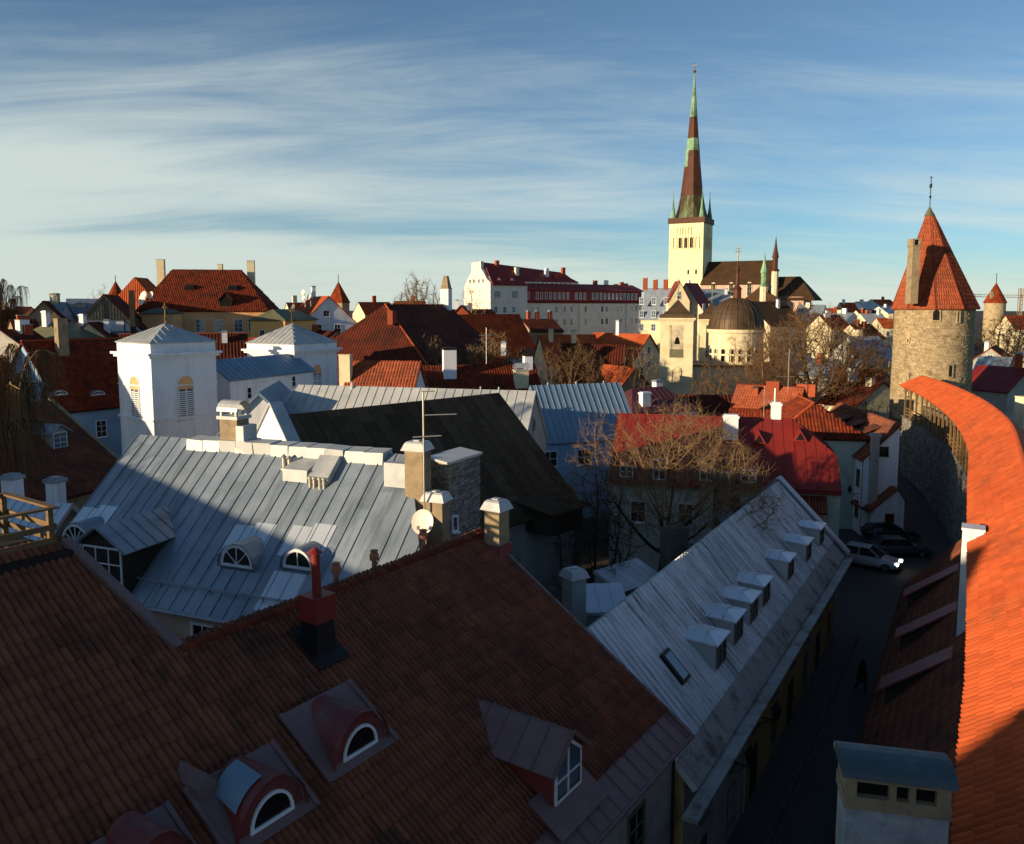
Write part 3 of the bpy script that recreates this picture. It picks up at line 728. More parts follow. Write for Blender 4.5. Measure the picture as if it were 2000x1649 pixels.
# gabled dormer with glazed front
def gable_dormer(H, x, yf, w, hw, hr, db, body, roofm, winm='wood_grey', gm='glass_pale', nx=2, ny=3, oh=.2, label=None, seam=None, pent=True, wide=.9, zoff=0.0):
    e = H.e; zb = H.rz(x, yf)+zoff; z1 = zb+hw; z2 = z1+hr
    kk = (H.zr-H.ze)/H.run
    d = MB(); d.prism([(x-w/2, yf, zb-.6), (x+w/2, yf, zb-.6), (x+w/2, yf, z1), (x, yf, z2), (x-w/2, yf, z1)], (0, db, 0)); D = d.build('dormer', body, e)
    if label: D['label'] = label
    for sg in (-1, 1):
        sl = Slope([(x+sg*(w/2+oh), yf-oh, z1-oh*hr/(w/2)), (x+sg*(w/2+oh), yf+db, z1-oh*hr/(w/2)), (x, yf+db, z2), (x, yf-oh, z2)] if sg > 0 else
                   [(x+sg*(w/2+oh), yf+db, z1-oh*hr/(w/2)), (x+sg*(w/2+oh), yf-oh, z1-oh*hr/(w/2)), (x, yf-oh, z2), (x, yf+db, z2)])
        slab(sl, D, roofm, 'dormer_roof', th=.06, h=.08)
        if seam:
            nn = int((db+oh)/seam); sh = MB()
            for i in range(nn+1):
                s = .03+i*seam; sh.prism([sl.at(s-.015, 0, .08), sl.at(s+.015, 0, .08), sl.at(s+.015, sl.poly[2][1], .08), sl.at(s-.015, sl.poly[2][1], .08)], sl.N*.04)
            sh.build('roof_seam', roofm, D)
    ww, wh = w*wide, hw*.92
    f = MB(); o = [(x-ww/2, zb+.05), (x+ww/2, zb+.05), (x+ww/2, z1-.02), (x, z2-.12), (x-ww/2, z1-.02)] if pent else [(x-ww/2, zb+.05), (x+ww/2, zb+.05), (x+ww/2, z1-.05), (x-ww/2, z1-.05)]
    cx = sum(p[0] for p in o)/len(o); cz = sum(p[1] for p in o)/len(o); i = [(cx+(a-cx)*(1-.14/ww), cz+(b-cz)*(1-.14/wh)) for a, b in o]; n = len(o)
    fcs = []
    for j in range(n):
        q = (j+1) % n; fcs += [(j, q, n+q, n+j), (2*n+j, 2*n+q, q, j)]
    f.add([(a, yf-.05, b) for a, b in o]+[(a, yf-.05, b) for a, b in i]+[(a, yf, b) for a, b in o], fcs)
    top = z1 if pent else z1-.1
    for q in range(1, nx): xx = x-ww/2+ww*q/nx; f.box(xx-.02, xx+.02, yf-.045, yf-.006, zb+.06, (z2-.15) if pent and nx == 2 else top)
    for q in range(1, ny): zz = zb+.05+(top-zb)*q/ny; f.box(x-ww/2+.03, x+ww/2-.03, yf-.042, yf-.006, zz-.02, zz+.02)
    f.build('window_frame', winm, D)
    gq = MB(); gq.add([(a, yf-.012, b) for a, b in i], [tuple(range(n))]); gq.build('pane', gm, D)
    return D
q = roofhit(H1, 1108, 1566)
gable_dormer(H1, q.x, q.y, 1.4, 1.08, .6, 3.0, 'maroon', 'maroon_pale', winm='white_paint', nx=2, ny=2, seam=.62, label='maroon sheet metal dormer with glazed gable', zoff=.16)
f = MB(); qa = roofhit(H1, 1100, 1580); kt = math.hypot(1, (zA-zE)/runF)
s0, s1 = q.x-1.15+H1.L/2, q.x+1.15+H1.L/2; t0, t1 = .5, (q.y+runF)*kt
f.prism([H1.F.at(a, b, .15) for a, b in ((s0, t0), (s1, t0), (s1, t1+.6), (s0, t1+.6))], H1.F.N*.03); f.build('dormer_flashing', 'maroon_pale', H1.rf)
# stack of red box, black base and pipe
q = roofhit(H1, 622, 1268); Dq = (H1.m @ q).y
def zat(u, v, D): return P(u, v, D).z
def stack(H, q):
    zt = zat(622, 1160, Dq); zm = zat(622, 1205, Dq)
    mb = MB(); mb.add([(q.x+a*.36, q.y+b*.36, q.z-.5) for a, b in ((-1,-1),(1,-1),(1,1),(-1,1))]+[(q.x+a*.28, q.y+b*.28, zm) for a, b in ((-1,-1),(1,-1),(1,1),(-1,1))], [(0,1,5,4),(1,2,6,5),(2,3,7,6),(3,0,4,7),(4,5,6,7)])
    c = mb.build('flue_stack', 'black_metal', H.e)
    mb = MB(); mb.box(q.x-.33, q.x+.33, q.y-.33, q.y+.33, zm-.05, zt); mb.build('flue_box', 'red_metal', c)
    zp = zat(622, 1085, Dq)
    mb = MB(); mb.tube([(q.x, q.y, zt-.05), (q.x-.03, q.y, zp)], .12, 12); mb.tube([(q.x-.03, q.y, zp), (q.x-.03, q.y, zp+.06)], .1, 12); mb.lathe([(.21, zp+.08), (.19, zp+.1), (.02, zp+.22)], 12, (q.x-.03, q.y)); mb.build('flue_pipe', 'red_metal', c)
    mb = MB(); mb.prism([(q.x-.5, q.y-.62, H.rz(0, q.y-.62)+.17), (q.x+.5, q.y-.62, H.rz(0, q.y-.62)+.17), (q.x+.5, q.y+.5, H.rz(0, q.y+.5)+.17), (q.x-.5, q.y+.5, H.rz(0, q.y+.5)+.17)], (0, 0, .03)); mb.build('stack_flashing', 'black_metal', c)
stack(H1, q)
for u, v in ((683, 1100), (757, 1075), (852, 1035)):
    t = (u-350)/595.0; x = -H1.L/2 + H1.L*((PZ(u, 1275-230*t, zA)-A).length/(B-A).length); y = .55
    wp = H1.m @ Vector((x, y, 0)); zt = zat(u, v, wp.y)
    mb = MB(); mb.lathe([(.085, zA-1), (.08, zt-.32), (.14, zt-.3), (.15, zt-.14), (.1, zt-.06), (.13, zt)], 12, (x, y)); mb.build('clay_vent', 'clay_pipe', e)
q = roofhit(H1, 975, 1078); wp = H1.m @ q; zt = zat(963, 985, wp.y)
c = chimney(e, q.x, q.y+.1, q.z-.6, zt, .6, .62, 'dirty_plaster', 'zinc_light', 'skirt')
mb = MB(); mb.box(q.x-.36, q.x+.36, q.y-.3, q.y+.45, q.z-.4, q.z+.3); mb.build('chimney_flashing', 'maroon', c)


# deck on the ridge of the taller part
px = Vector((-dF.x, -dF.y, 0)); pr = -rightF
ang2 = math.atan2(dF.y, dF.x)
dk = thing('roof_deck', 'weathered wooden deck railing on top of the brown tiled roof', 'railing', (QA.x, QA.y, Q.z-.1), ang2)
def dpt(u, v, D): return inv_frame(dk) @ P(u, v, D)
mb = MB(); mb.box(-9, -.15, -.02, 2.6, -.35, .06); mb.build('deck_floor', 'wood_dark', dk)
mb = MB(); mb.box(-13, -.02, -.45, -.03, -.3, .06); mb.build('ridge_sheet', 'black_metal', dk)
for x in (-.25, -2.0, -3.9, -5.8):
    for y in (.1, 2.5):
        mb = MB(); mb.box(x-.06, x+.06, y-.06, y+.06, -.1, 1.05); mb.build('post', 'wood', dk)
for y in (.02, 2.58):
    for z in (.28, .6):
        mb = MB(); mb.box(-8.5, -.15, y-.02, y+.02, z-.07, z+.07); mb.build('rail', 'wood', dk)
    mb = MB(); mb.box(-8.5, -.1, y-.08, y+.1, 1.05, 1.1); mb.build('hand_rail', 'wood', dk)
for z in (.28, .6):
    mb = MB(); mb.box(-.18, -.14, 0, 2.6, z-.07, z+.07); mb.build('rail', 'wood', dk)
mb = MB(); mb.box(-.26, -.08, .13, 2.47, 1.052, 1.102); mb.build('hand_rail', 'wood', dk)

# ---- big grey standing-seam roof
zM = 14.0
M0 = PZ(275, 850, zM); M1 = PZ(797, 889, zM); dM = hor(M1-M0); zMe = 8.7; Em = PZ(400, 1207, zMe)
rM = Vector((dM.y, -dM.x, 0)); runM = (Vector((Em.x-M0.x, Em.y-M0.y, 0))).dot(rM)
HM = house('town_house', 'pink house with large grey standing seam roof and white arched dormers', M0, M1, zM, runM, zMe, wall='pink_plaster', roofm='zinc', oh=.4, goh=.12, cov='seam', covm='zinc', covk=dict(w=.62, joints=2.6), runb=4.5, zeb=9.5, covb=False)
mb = MB(); mb.tube([(-HM.L/2, -runM-.05, zMe), (HM.L/2, -runM-.05, zMe)], .09, 8); mb.build('gutter', 'zinc', HM.e)
def hp(u, v): return roofhit(HM, u, v)
# the right edge of this slope runs askew towards the chimney with the dish
qe = hp(818, 1085); fx = (qe.x-HM.L/2)/(-qe.y); xe = HM.L/2+fx*runM
XM = Slope([(HM.L/2+.12, -runM, zMe), (xe, -runM, zMe), (HM.L/2+.13, -.02, zM-.02)]); rx = slab(XM, HM.e, 'zinc'); seams(XM, rx, 'zinc', w=.62)
mb = MB(); mb.prism([(HM.L/2, -.1, 2), (xe-.12, -runM+.3, 2), (xe-.12, -runM+.3, zMe+.05), (HM.L/2, -.1, zM-.25)], (-.1, 0, 0)); mb.build('flank_wall', 'pink_plaster', HM.e)
for (u, v, r, sp) in ((464, 1116, .82, 3), (583, 1120, .72, 1), (150, 1072, .85, 5)):
    q = hp(u, v); D = arch_dormer(HM, q.x, q.y, None, 2.6, r, 'grey sheet metal barrel dormer', body='zinc', frame='white_paint', glass='glass', hgt=r*1.15, spokes=sp, fb=.12, ringw=.1, taper=1.0, wk=.9)
    kt = math.hypot(1, (zM-zMe)/runM); s = q.x+HM.L/2; t = (q.y+runM)*kt
    for (a0, a1, b0, b1) in ((s-1.15, s-.25, t+.6, t+2.0), (s-.22, s+.75, t+.7, t+2.2), (s-.9, s+.6, t-1.7, t-.05)):
        if sp == 1 or b0 > t:
            f = MB(); f.prism([HM.F.at(a, b, .03) for a, b in ((a0, b0), (a1, b0), (a1, b1), (a0, b1))], HM.F.N*.02); f.build('new_sheet', 'zinc_new', HM.rf)
# snow guard and lower sheet band
for t in (1.0,):
    mb = MB(); mb.tube([HM.F.at(.5, t, .17), HM.F.at(HM.L-.4, t, .17)], .025, 6); mb.tube([HM.F.at(.5, t+.02, .26), HM.F.at(HM.L-.4, t+.02, .26)], .025, 6)
    for s in np.arange(.6, HM.L-.4, 1.2): mb.bar(HM.F.at(s, t-.1, .02), HM.F.at(s, t+.04, .28), .03)
    mb.build('snow_guard', 'zinc', HM.rf)
q = hp(205, 1168)
gable_dormer(HM, q.x, q.y, 2.2, 2.1, .7, 5.2, 'wood_dark', 'zinc', winm='white_paint', gm='glass', nx=3, ny=3, oh=.3, seam=.55, pent=False, label='wooden dormer with sheet metal gable roof')
# ridge fascia, hatch and vents
for i in range(11):
    x0_, x1_ = -HM.L/2+3.2+i*(HM.L-4.1)/11, -HM.L/2+3.2+(i+1)*(HM.L-4.1)/11
    j = rng.uniform(-.05, .05); mb = MB(); mb.prism([(x0_, -.5+j, zM-.45), (x0_, .3, zM-.3), (x0_, .3, zM+.16+j*.4), (x0_, -.5-j, zM+.1+j)], (x1_-x0_-.015, rng.uniform(-.04, .04), rng.uniform(-.03, .03))); mb.build('ridge_sheet', 'zinc_light', HM.e)
q = hp(640, 925); kt = math.hypot(1, (zM-zMe)/runM); s = q.x+HM.L/2; t = (q.y+runM)*kt
mb = MB(); mb.prism([HM.F.at(a, b, .32) for a, b in ((s-.45, t-.55), (s+.5, t-.55), (s+.5, t+.7), (s-.45, t+.7))], HM.F.N*-.28); hb = mb.build('roof_hatch', 'zinc_light', HM.e)
for du in (-.32, -.12, .15, .35):
    mb = MB(); p = HM.F.at(s+du, t-.75, .05); mb.lathe([(.07, p.z-.2), (.07, p.z+.3), (.1, p.z+.32), (.1, p.z+.4)], 10, (p.x, p.y)); mb.build('vent_pipe', 'aluminium', HM.e)
q = hp(590, 930); mb = MB(); mb.box(q.x-.8, q.x+.5, q.y-.35, q.y-.28, q.z+.25, q.z+.33); mb.prism([(q.x-.75, q.y-.3, q.z-.2), (q.x-.75, q.y+.7, q.z+.65), (q.x-.75, q.y-.3, q.z+.28)], (1.2, 0, 0)); mb.build('roof_step', 'zinc_light', HM.e)
for (u, v) in ((555, 912), (566, 915)):
    q = hp(u, v); mb = MB(); mb.lathe([(.09, q.z-.3), (.09, q.z+.4), (.14, q.z+.42), (.02, q.z+.55)], 10, (q.x, q.y)); mb.build('vent_pipe', 'aluminium', HM.e)
# big chimney with vaulted cap
q = hp(437, 878); wp = HM.m @ q; z1 = zat(440, 815, wp.y)
c = chimney(HM.e, q.x+.25, q.y+.45, q.z-.5, z1, .95, .8, 'dirty_plaster', 'zinc_light', 'vault')
mb = MB(); mb.box(q.x+.74, q.x+1.15, q.y-.05, q.y+.85, q.z-.2, z1-.35); mb.box(q.x+.73, q.x+1.3, q.y-.15, q.y+.95, q.z-.3, q.z+.45); mb.build('metal_flue', 'zinc_light', c)
# plastered chimney by the stone wall
q = hp(812, 972); wp = HM.m @ q; z1 = zat(805, 872, wp.y)
c = chimney(HM.e, q.x-.05, q.y+.3, q.z-.6, z1, .78, .7, 'dirty_plaster', 'zinc_light', 'skirt')
mb = MB(); mb.box(q.x-1.45, q.x-.46, q.y+.1, q.y+.5, q.z+.3, z1-.75); mb.build('pale_flashing', 'zinc_light', c)  # pale sheet flashing at the side of the shaft
HM.win('F', HM.loc(P(405, 1240, 29.3)).x, 6.9, 1.1, 1.4, nx=2, ny=1, fm='white_paint', fw=.12)
HM.win('F', HM.loc(P(405, 1240, 29.3)).x-3.4, 6.9, 1.1, 1.4, nx=2, ny=1, fm='white_paint', fw=.12)
# stone fire wall with individual stones
sw0 = P(836, 905, 34.0); sw1 = P(937, 905, 32.8)
swt = thing('fire_wall', 'free standing fire wall of stacked grey limestone with sheet coping', 'wall', (sw0.x, sw0.y, 0), 0)
ca = P(836, 905, 33.4); cb = P(876, 905, 32.2); cc = P(938, 905, 34.5)
zt = zat(876, 908, 32.2); z0 = zat(876, 1075, 32.2)
im = inv_frame(swt)
def stones(parent, a, b, z0, z1, hc, m, lmin=.2, lmax=.5, depth=.16, seed=1, cap=900):
    """courses of single stones on the vertical face from a to b (world points)"""
    rs = random.Random(seed); im = inv_frame(parent); a = Vector((a.x, a.y, 0)); b = Vector((b.x, b.y, 0)); d = (b-a).normalized(); n = Vector((d.y, -d.x, 0)); L = (b-a).length
    z = z0
    while z < z1-.02:
        h = min(hc*rs.uniform(.75, 1.3), z1-z); s = -rs.uniform(0, .1)
        while s < L-.03:
            l = min(rs.uniform(lmin, lmax), L-s); o = rs.uniform(-.03, .03); g = .012
            mb = MB(); p = a+d*(s+g); pe = a+d*(s+l-g)
            j = [rs.uniform(-.012, .012) for _ in range(4)]
            ps = [p+n*(-depth), pe+n*(-depth), pe+n*o, p+n*o]
            bt = [(q.x, q.y, z+g+j[i]) for i, q in enumerate(ps)]; tp = [(q.x, q.y, z+h-g+j[(i+2) % 4]) for i, q in enumerate(ps)]
            mb.add(bt+tp, [(0,3,2,1),(4,5,6,7),(0,1,5,4),(1,2,6,5),(2,3,7,6),(3,0,4,7)])
            mb.build('stone', m, parent, world=True); s += l
        z += h
core = MB(); core.prism([(ca.x, ca.y+.05, z0-2), (cb.x, cb.y+.06, z0-2), (cc.x-.05, cc.y+.03, z0-2), (ca.x+(cc.x-cb.x), ca.y+(cc.y-cb.y), z0-2)], (0, 0, zt-z0+1.98)); core.build('core', 'mortar', swt, world=True)
stones(swt, ca, cb, z0+1.2, zt, .15, 'beige_stone', seed=3)  # left face in warmer stone, sunlight on it put into the colour
stones(swt, cb, cc, z0+.2, zt, .12, 'grey_stone', lmin=.16, lmax=.5, seed=4)
cp = MB(); cp.prism([(ca.x-.1, ca.y, zt+.01), (cb.x, cb.y-.12, zt+.01), (cc.x+.1, cc.y-.05, zt+.01), (ca.x+(cc.x-cb.x), ca.y+(cc.y-cb.y)+.1, zt+.01)], (0, 0, .1)); cp.build('coping', 'zinc_light', swt, world=True)
wz = zat(890, 1035, 32.6)
window(swt, im @ (cb.lerp(cc, .16)*1+Vector((0, 0, wz-cb.z))), (cc-cb), Vector(((cc-cb).y, -(cc-cb).x, 0)), .5, .7, nx=1, ny=1, name='window')
# chimney before the fire wall with mast and dish
q = P(853, 1050, 30.6); ct = thing('chimney_stack', 'plastered chimney with sheet skirt cap in front of the stone fire wall', 'chimney', (q.x, q.y, 0), math.atan2(dM.y, dM.x))
chimney(ct, 0, 0, zat(853, 1080, 30.6), zat(853, 968, 30.6), .8, .62, 'dirty_plaster', 'zinc_light', 'skirt', name='shaft')
mast = thing('antenna_mast', 'tall pale aerial mast with two cross bars by the dish', 'antenna', (P(829, 1000, 30.2).x, 30.2, 0))
def aerial(t, D, u, v0, v1, bars, r=.035, m='aluminium'):
    zb, zt = zat(u, v0, D), zat(u, v1, D)
    mb = MB(); mb.tube([(0, 0, zb), (0, 0, zt)], r, 8); mb.build('mast', m, t)
    for (ua, ub, va, vb) in bars:
        a = P(ua, va, D)-P(u, va, D); b = P(ub, vb, D)-P(u, vb, D)
        mb = MB(); mb.tube([(a.x, -.03, zat(u, va, D)), (b.x, -.03, zat(u, vb, D))], r*.7, 6)
        nb = max(3, int(abs(b.x-a.x)/.09))
        for i in range(nb):
            f = (i+.5)/nb; x = a.x+(b.x-a.x)*f; z = zat(u, va+(vb-va)*f, D); mb.bar((x, -.14, z), (x, .1, z), .012)
        mb.build('cross_bar', m, t)
aerial(mast, 30.2, 829, 1000, 765, ((826, 852, 765, 764), (832, 894, 811, 809), (808, 864, 854, 851)))
def dish(label, p, n, r, m='dish', marks=False, pole=.8, group=None):
    t = thing('satellite_dish', label, 'dish', p, 0, group); n = Vector(n).normalized()
    rot = n.to_track_quat('Z', 'Y').to_matrix()
    mb = MB(); k = 24; rings = [(0, 0), (.35, .02), (.7, .07), (1, .15)]
    vs = [rot @ Vector((a*r*math.cos(6.2832*j/k), a*r*1.1*math.sin(6.2832*j/k), b*r)) for a, b in rings[1:] for j in range(k)]
    vs2 = [v - n*.03 for v in vs]
    fs = [(i*k+j, i*k+(j+1) % k, (i+1)*k+(j+1) % k, (i+1)*k+j) for i in range(2) for j in range(k)] + [tuple(range(k))]
    N = len(vs); fb = [tuple(q+N for q in f[::-1]) for f in fs] + [(2*k+j, 2*k+(j+1) % k, N+2*k+(j+1) % k, N+2*k+j) for j in range(k)]
    mb.add(vs+vs2, fs+fb); mb.build('reflector', m, t, smooth=False)
    mb = MB(); low = rot @ Vector((0, -r*1.1, .15*r)); hd = n*(r*1.1)+Vector((0, 0, -r*.55))
    if low.z > 0: low = rot @ Vector((0, r*1.1, .15*r))
    mb.tube([low, hd], .018, 6); mb.cbox(hd, .1, .1, .12); mb.build('feed_arm', 'aluminium', t)
    mb = MB(); mb.tube([-n*.03, -n*.3, -n*.3+Vector((0, 0, -pole))], .03, 6); mb.build('bracket', 'aluminium', t)
    return t
dish('cream satellite dish below the aerial mast', P(826, 1020, 28.6), (-.25, -.9, .3), .42)

# ---- dark tarred barn
zB = 14.5
B0 = PZ(556, 811, zB); B1 = PZ(970, 768, zB); dB = hor(B1-B0); zBe = solve_perp(1136, 990, B1, dB); Eb = PZ(1136, 990, zBe); runB = math.hypot(Eb.x-B1.x, Eb.y-B1.y)
HB = house('barn', 'old barn with broad black tarred roof between the grey roofs', B0, B1, zB, runB, zBe, wall='grey_plaster', roofm='tar', oh=.5, goh=.2, cov='seam', covm='tar', covk=dict(w=.85, joints=3.2, hh=.03), runb=5, zeb=10.5, cat='barn', covb=False)
mb = MB(); mb.prism([(-HB.L/2-.75, -2.9, zB-2.5), (-HB.L/2-.75, 2.9, zB-2.5), (-HB.L/2-.75, 0, zB+.65)], (.5, 0, 0)); gp = mb.build('gable_parapet', 'white_plaster', HB.e)
for sg in (-1, 1):
    mb = MB(); mb.bar((-HB.L/2-.5, sg*2.95, zB-2.5), (-HB.L/2-.5, 0, zB+.7), .72, .1); mb.build('parapet_coping', 'zinc_light', gp)
q = roofhit(HB, 1065, 1000)
mb = MB(); mb.prism([(q.x-1.3, q.y-1.5, q.z-.9), (q.x-1.3, q.y+.6, q.z-.9), (q.x-1.3, q.y+.6, q.z+.55), (q.x-1.3, q.y-1.7, q.z+.45)], (2.6, 0, 0)); mb.build('shed_dormer', 'wood_dark', HB.e)
mb = MB(); mb.prism([(q.x-1.7, q.y-2.0, q.z+.42), (q.x-1.7, q.y+1.2, q.z+.75), (q.x-1.7, q.y+1.2, q.z+.83), (q.x-1.7, q.y-2.0, q.z+.5)], (3.4, 0, 0)); mb.build('shed_roof', 'tar', HB.e)

# ---- corrugated metal roof house along the street
HG = house('street_house', 'long ochre house with weathered grey metal roof and seven box dormers', G0, G1, 9.2, runG, zGe, wall='ochre_plaster', roofm='corrugated', oh=.45, goh=.1, cov='seam', covm='corrugated', covk=dict(w=.34, joints=3.6, hh=.045), runb=3.2, zeb=6.2)
def gh(u, v): return roofhit(HG, u, v)
for (u, v) in ((1398, 1314), (1433, 1265), (1464, 1224), (1489, 1190), (1538, 1138), (1574, 1102), (1600, 1070)):
    q = gh(u, v); x, y = q.x+.6, q.y; w = .72; zb = q.z; zt = zb+1.15; dp = 1.6
    d = MB(); d.prism([(x-w, y, zb-.3), (x-w, y+dp, zb+.6), (x-w, y+dp, zt), (x-w, y, zt)], (2*w, 0, 0)); D = d.build('dormer', 'zinc_light', HG.e)
    r = MB(); o = .13; zc = zt; zr_ = zt+.17
    a = [(x-w-o, y-o, zc), (x+w+o, y-o, zc), (x+w+o, y+dp+.5, zc+.1), (x-w-o, y+dp+.5, zc+.1), (x, y+.5, zr_), (x, y+dp+.5, zr_+.05)]
    r.add(a+[(p[0], p[1], p[2]-.05) for p in a[:4]], [(0,1,4), (1,2,5,4), (3,0,4,5), (0,6,7,1), (1,7,8,2), (3,9,6,0), (6,9,8,7)])
    r.build('dormer_roof', 'zinc_new', D)
    s = MB()
    for f in (.25, .5, .75):
        yy = y-o+(dp+.6)*f
        s.bar((x-w-o, yy, zc+.02+.06*f), (x, max(yy, y+.5), zr_+.02), .03)
        s.bar((x+w+o, yy, zc+.02+.06*f), (x, max(yy, y+.5), zr_+.02), .03)
    s.build('roof_seam', 'corrugated', D)
    f = window(D, (x, y, zb+.12), (1,0,0), (0,-1,0), 1.1, .9, nx=2, ny=2, fm='wood_grey', fw=.07, sill=False, name='window_frame')
# skylight
q = gh(1317, 1302); kt = math.hypot(1, (9.2-zGe)/runG); s = q.x+HG.L/2; t = (q.y+runG)*kt
mb = MB(); mb.prism([HG.F.at(a, b, .0) for a, b in ((s-.36, t-.62), (s+.36, t-.62), (s+.36, t+.62), (s-.36, t+.62))], HG.F.N*.16); sk = mb.build('skylight', 'iron', HG.e)
mb = MB(); mb.prism([HG.F.at(a, b, .16) for a, b in ((s-.24, t-.5), (s+.28, t-.5), (s+.28, t+.5), (s-.24, t+.5))], HG.F.N*.015); mb.build('pane', 'glass_pale', sk)
# eave band, gutter and coping
kx = (9.2-zGe)/runG
es = sub(HG.F, 0, HG.L+.2, .0, 1.0); mb = MB(); mb.prism([es.at(x, y, .06) for x, y in es.poly], es.N*.02); mb.build('eave_band', 'corrugated_old', HG.rf)
for i in range(26):
    s = .4+i*HG.L/26; mb = MB(); mb.prism([es.at(s-.012, 0, .08), es.at(s+.012, 0, .08), es.at(s+.012, 1, .08), es.at(s-.012, 1, .08)], es.N*.03); mb.build('eave_seam', 'corrugated_old', HG.rf)
mb = MB(); mb.box(-HG.L/2-1.5, HG.L/2+.1, -runG-.5, -runG-.02, zGe-.16, zGe-.06); mb.build('cornice', 'corrugated_old', HG.e)
mb = MB(); mb.bar((HG.L/2+.2, -runG-.2, zGe+.12), (HG.L/2+.2, 0, 9.42), .75, .12); mb.build('gable_coping', 'zinc', HG.e)
mb = MB(); mb.bar((HG.L/2+.2, 3.3, 6.3), (HG.L/2+.2, 0, 9.42), .75, .12); mb.build('gable_coping', 'zinc', HG.e)
for i, x in enumerate(np.linspace(-HG.L/2+2, HG.L/2-2, 8)):
    HG.win('F', x, 2.9, .9, 1.35, fm='wood_grey', nx=2, ny=2)
    if i % 2: HG.win('F', x, .7, .9, 1.5, fm='wood_grey', nx=2, ny=2)
    else:
        mb = MB(); mb.box(x-.5, x+.5, HG.yw-.05, HG.yw+.02, .02, 2.1); d = mb.build('door', 'wood_dark', HG.e)
        mb = MB(); mb.box(x+.35, x+.4, HG.yw-.1, HG.yw-.05, 1.0, 1.1); mb.build('handle', 'iron', d)
for x in (-HG.L/2+7.2, HG.L/2-8, HG.L/2-.4):
    mb = MB(); mb.tube([(x, -runG-.3, zGe-.15), (x, HG.yw-.07, zGe-.7), (x, HG.yw-.07, .1)], .05, 8); mb.build('downpipe', 'zinc', HG.e)
mb = MB(); mb.box(-HG.L/2-.05, -HG.L/2+6.9, HG.yw-.04, HG.yw+.01, .01, zGe-.1); mb.build('wall_facing', 'grey_plaster', HG.e)
# low sheet roofs and chimneys in the yard
def low_roof(label, u0, v0, u1, v1, z, dep, pitch, m='zinc'):
    a = PZ(u0, v0, z); b = PZ(u1, v1, z); d = hor(b-a); e = thing('lean_to', label, 'shed', ((a.x+b.x)/2, (a.y+b.y)/2, 0), math.atan2(d.y, d.x)); L = (b-a).length
    mb = MB(); mb.prism([(-L/2+.1, .15, 0), (-L/2+.1, dep, 0), (-L/2+.1, dep, z+dep*pitch-.12), (-L/2+.1, .15, z-.1)], (L-.2, 0, 0)); mb.build('wall', 'grey_plaster', e)
    sl = Slope([(-L/2, 0, z), (L/2, 0, z), (L/2, dep, z+dep*pitch), (-L/2, dep, z+dep*pitch)]); r = slab(sl, e, m); seams(sl, r, m, w=.6)
    return e
low_roof('lean-to with blue grey seamed roof beside a plastered chimney', 1146, 1198, 1232, 1196, 6.6, 2.2, .25, 'zinc_new')
low_roof('small lean-to with pale hipped sheet roof under the bare tree', 1215, 1158, 1300, 1130, 5.8, 2.0, .3, 'zinc_new')
low_roof('yard shed with rounded grey roof at the foot of the dark chimney', 1335, 1068, 1398, 1062, 6.0, 2.4, .2, 'zinc')
def free_chimney(label, u, vb, vt, D, sx, sy, m, capm='zinc_light', cap='flat', ang=.3, name='chimney_stack', group=None):
    p = P(u, vb, D); t = thing(name, label, 'chimney', (p.x, p.y, 0), ang, group)
    chimney(t, 0, 0, max(0, p.z-3), zat(u, vt, D), sx, sy, m, capm, cap, name='shaft'); return t
free_chimney('grey plastered chimney with pale sheet cap beside the lean-to roof', 1121, 1200, 1118, 33, .72, .72, 'grey_plaster', cap='skirt', ang=.55)
free_chimney('short dark stone chimney standing under the bare tree', 1315, 1105, 1034, 43, 1.15, .9, 'wood_grey', capm='wood_grey', cap='flat', ang=.5)
c = free_chimney('tall dark chimney with white dish fixed to it', 1417, 1040, 938, 50, 1.3, 1.1, 'wood_dark', capm='iron', cap='flat', ang=.2)
for i in range(3):
    mb = MB(); mb.cbox((-.4+i*.4, 0, zat(1417, 926, 50)), .2, .2, .3); mb.build('chimney_pot', 'aluminium', c)
dsh = dish('white dish with dark lettering on the tall dark chimney', P(1418, 1007, 49.2), (-.5, -.85, .1), .52, 'dish_grey')
rt = (Vector((-.5, -.85, .1)).normalized().to_track_quat('Z', 'Y').to_matrix())
def on_dish(pts, r): return [rt @ Vector((a*r, b*r*1.1, .085)) for a, b in pts]
mk = MB()
for seg in (((-.22, .72), (-.22, .45)), ((.08, .55), (.08, .25)), ((.08, .4), (.3, .55)), ((.08, .4), (.32, .2))):
    a, b = on_dish(seg, .52); mk.bar(a, b, .05, .012)
for i in range(8):
    a, b = on_dish(((-.3+i*.085, -.62), (-.27+i*.085, -.52 if i % 3 else -.46)), .52); mk.bar(a, b, .02, .012)
mk.build('lettering', 'ink', dsh)
m2 = thing('antenna_mast', 'thin aerial mast rising beside the tall dark chimney', 'antenna', (P(1424, 1000, 49).x, 49, 0)); aerial(m2, 49, 1424, 1000, 895, ((1424, 1462, 950, 949), (1398, 1450, 975, 969)), r=.03, m='wood_grey')

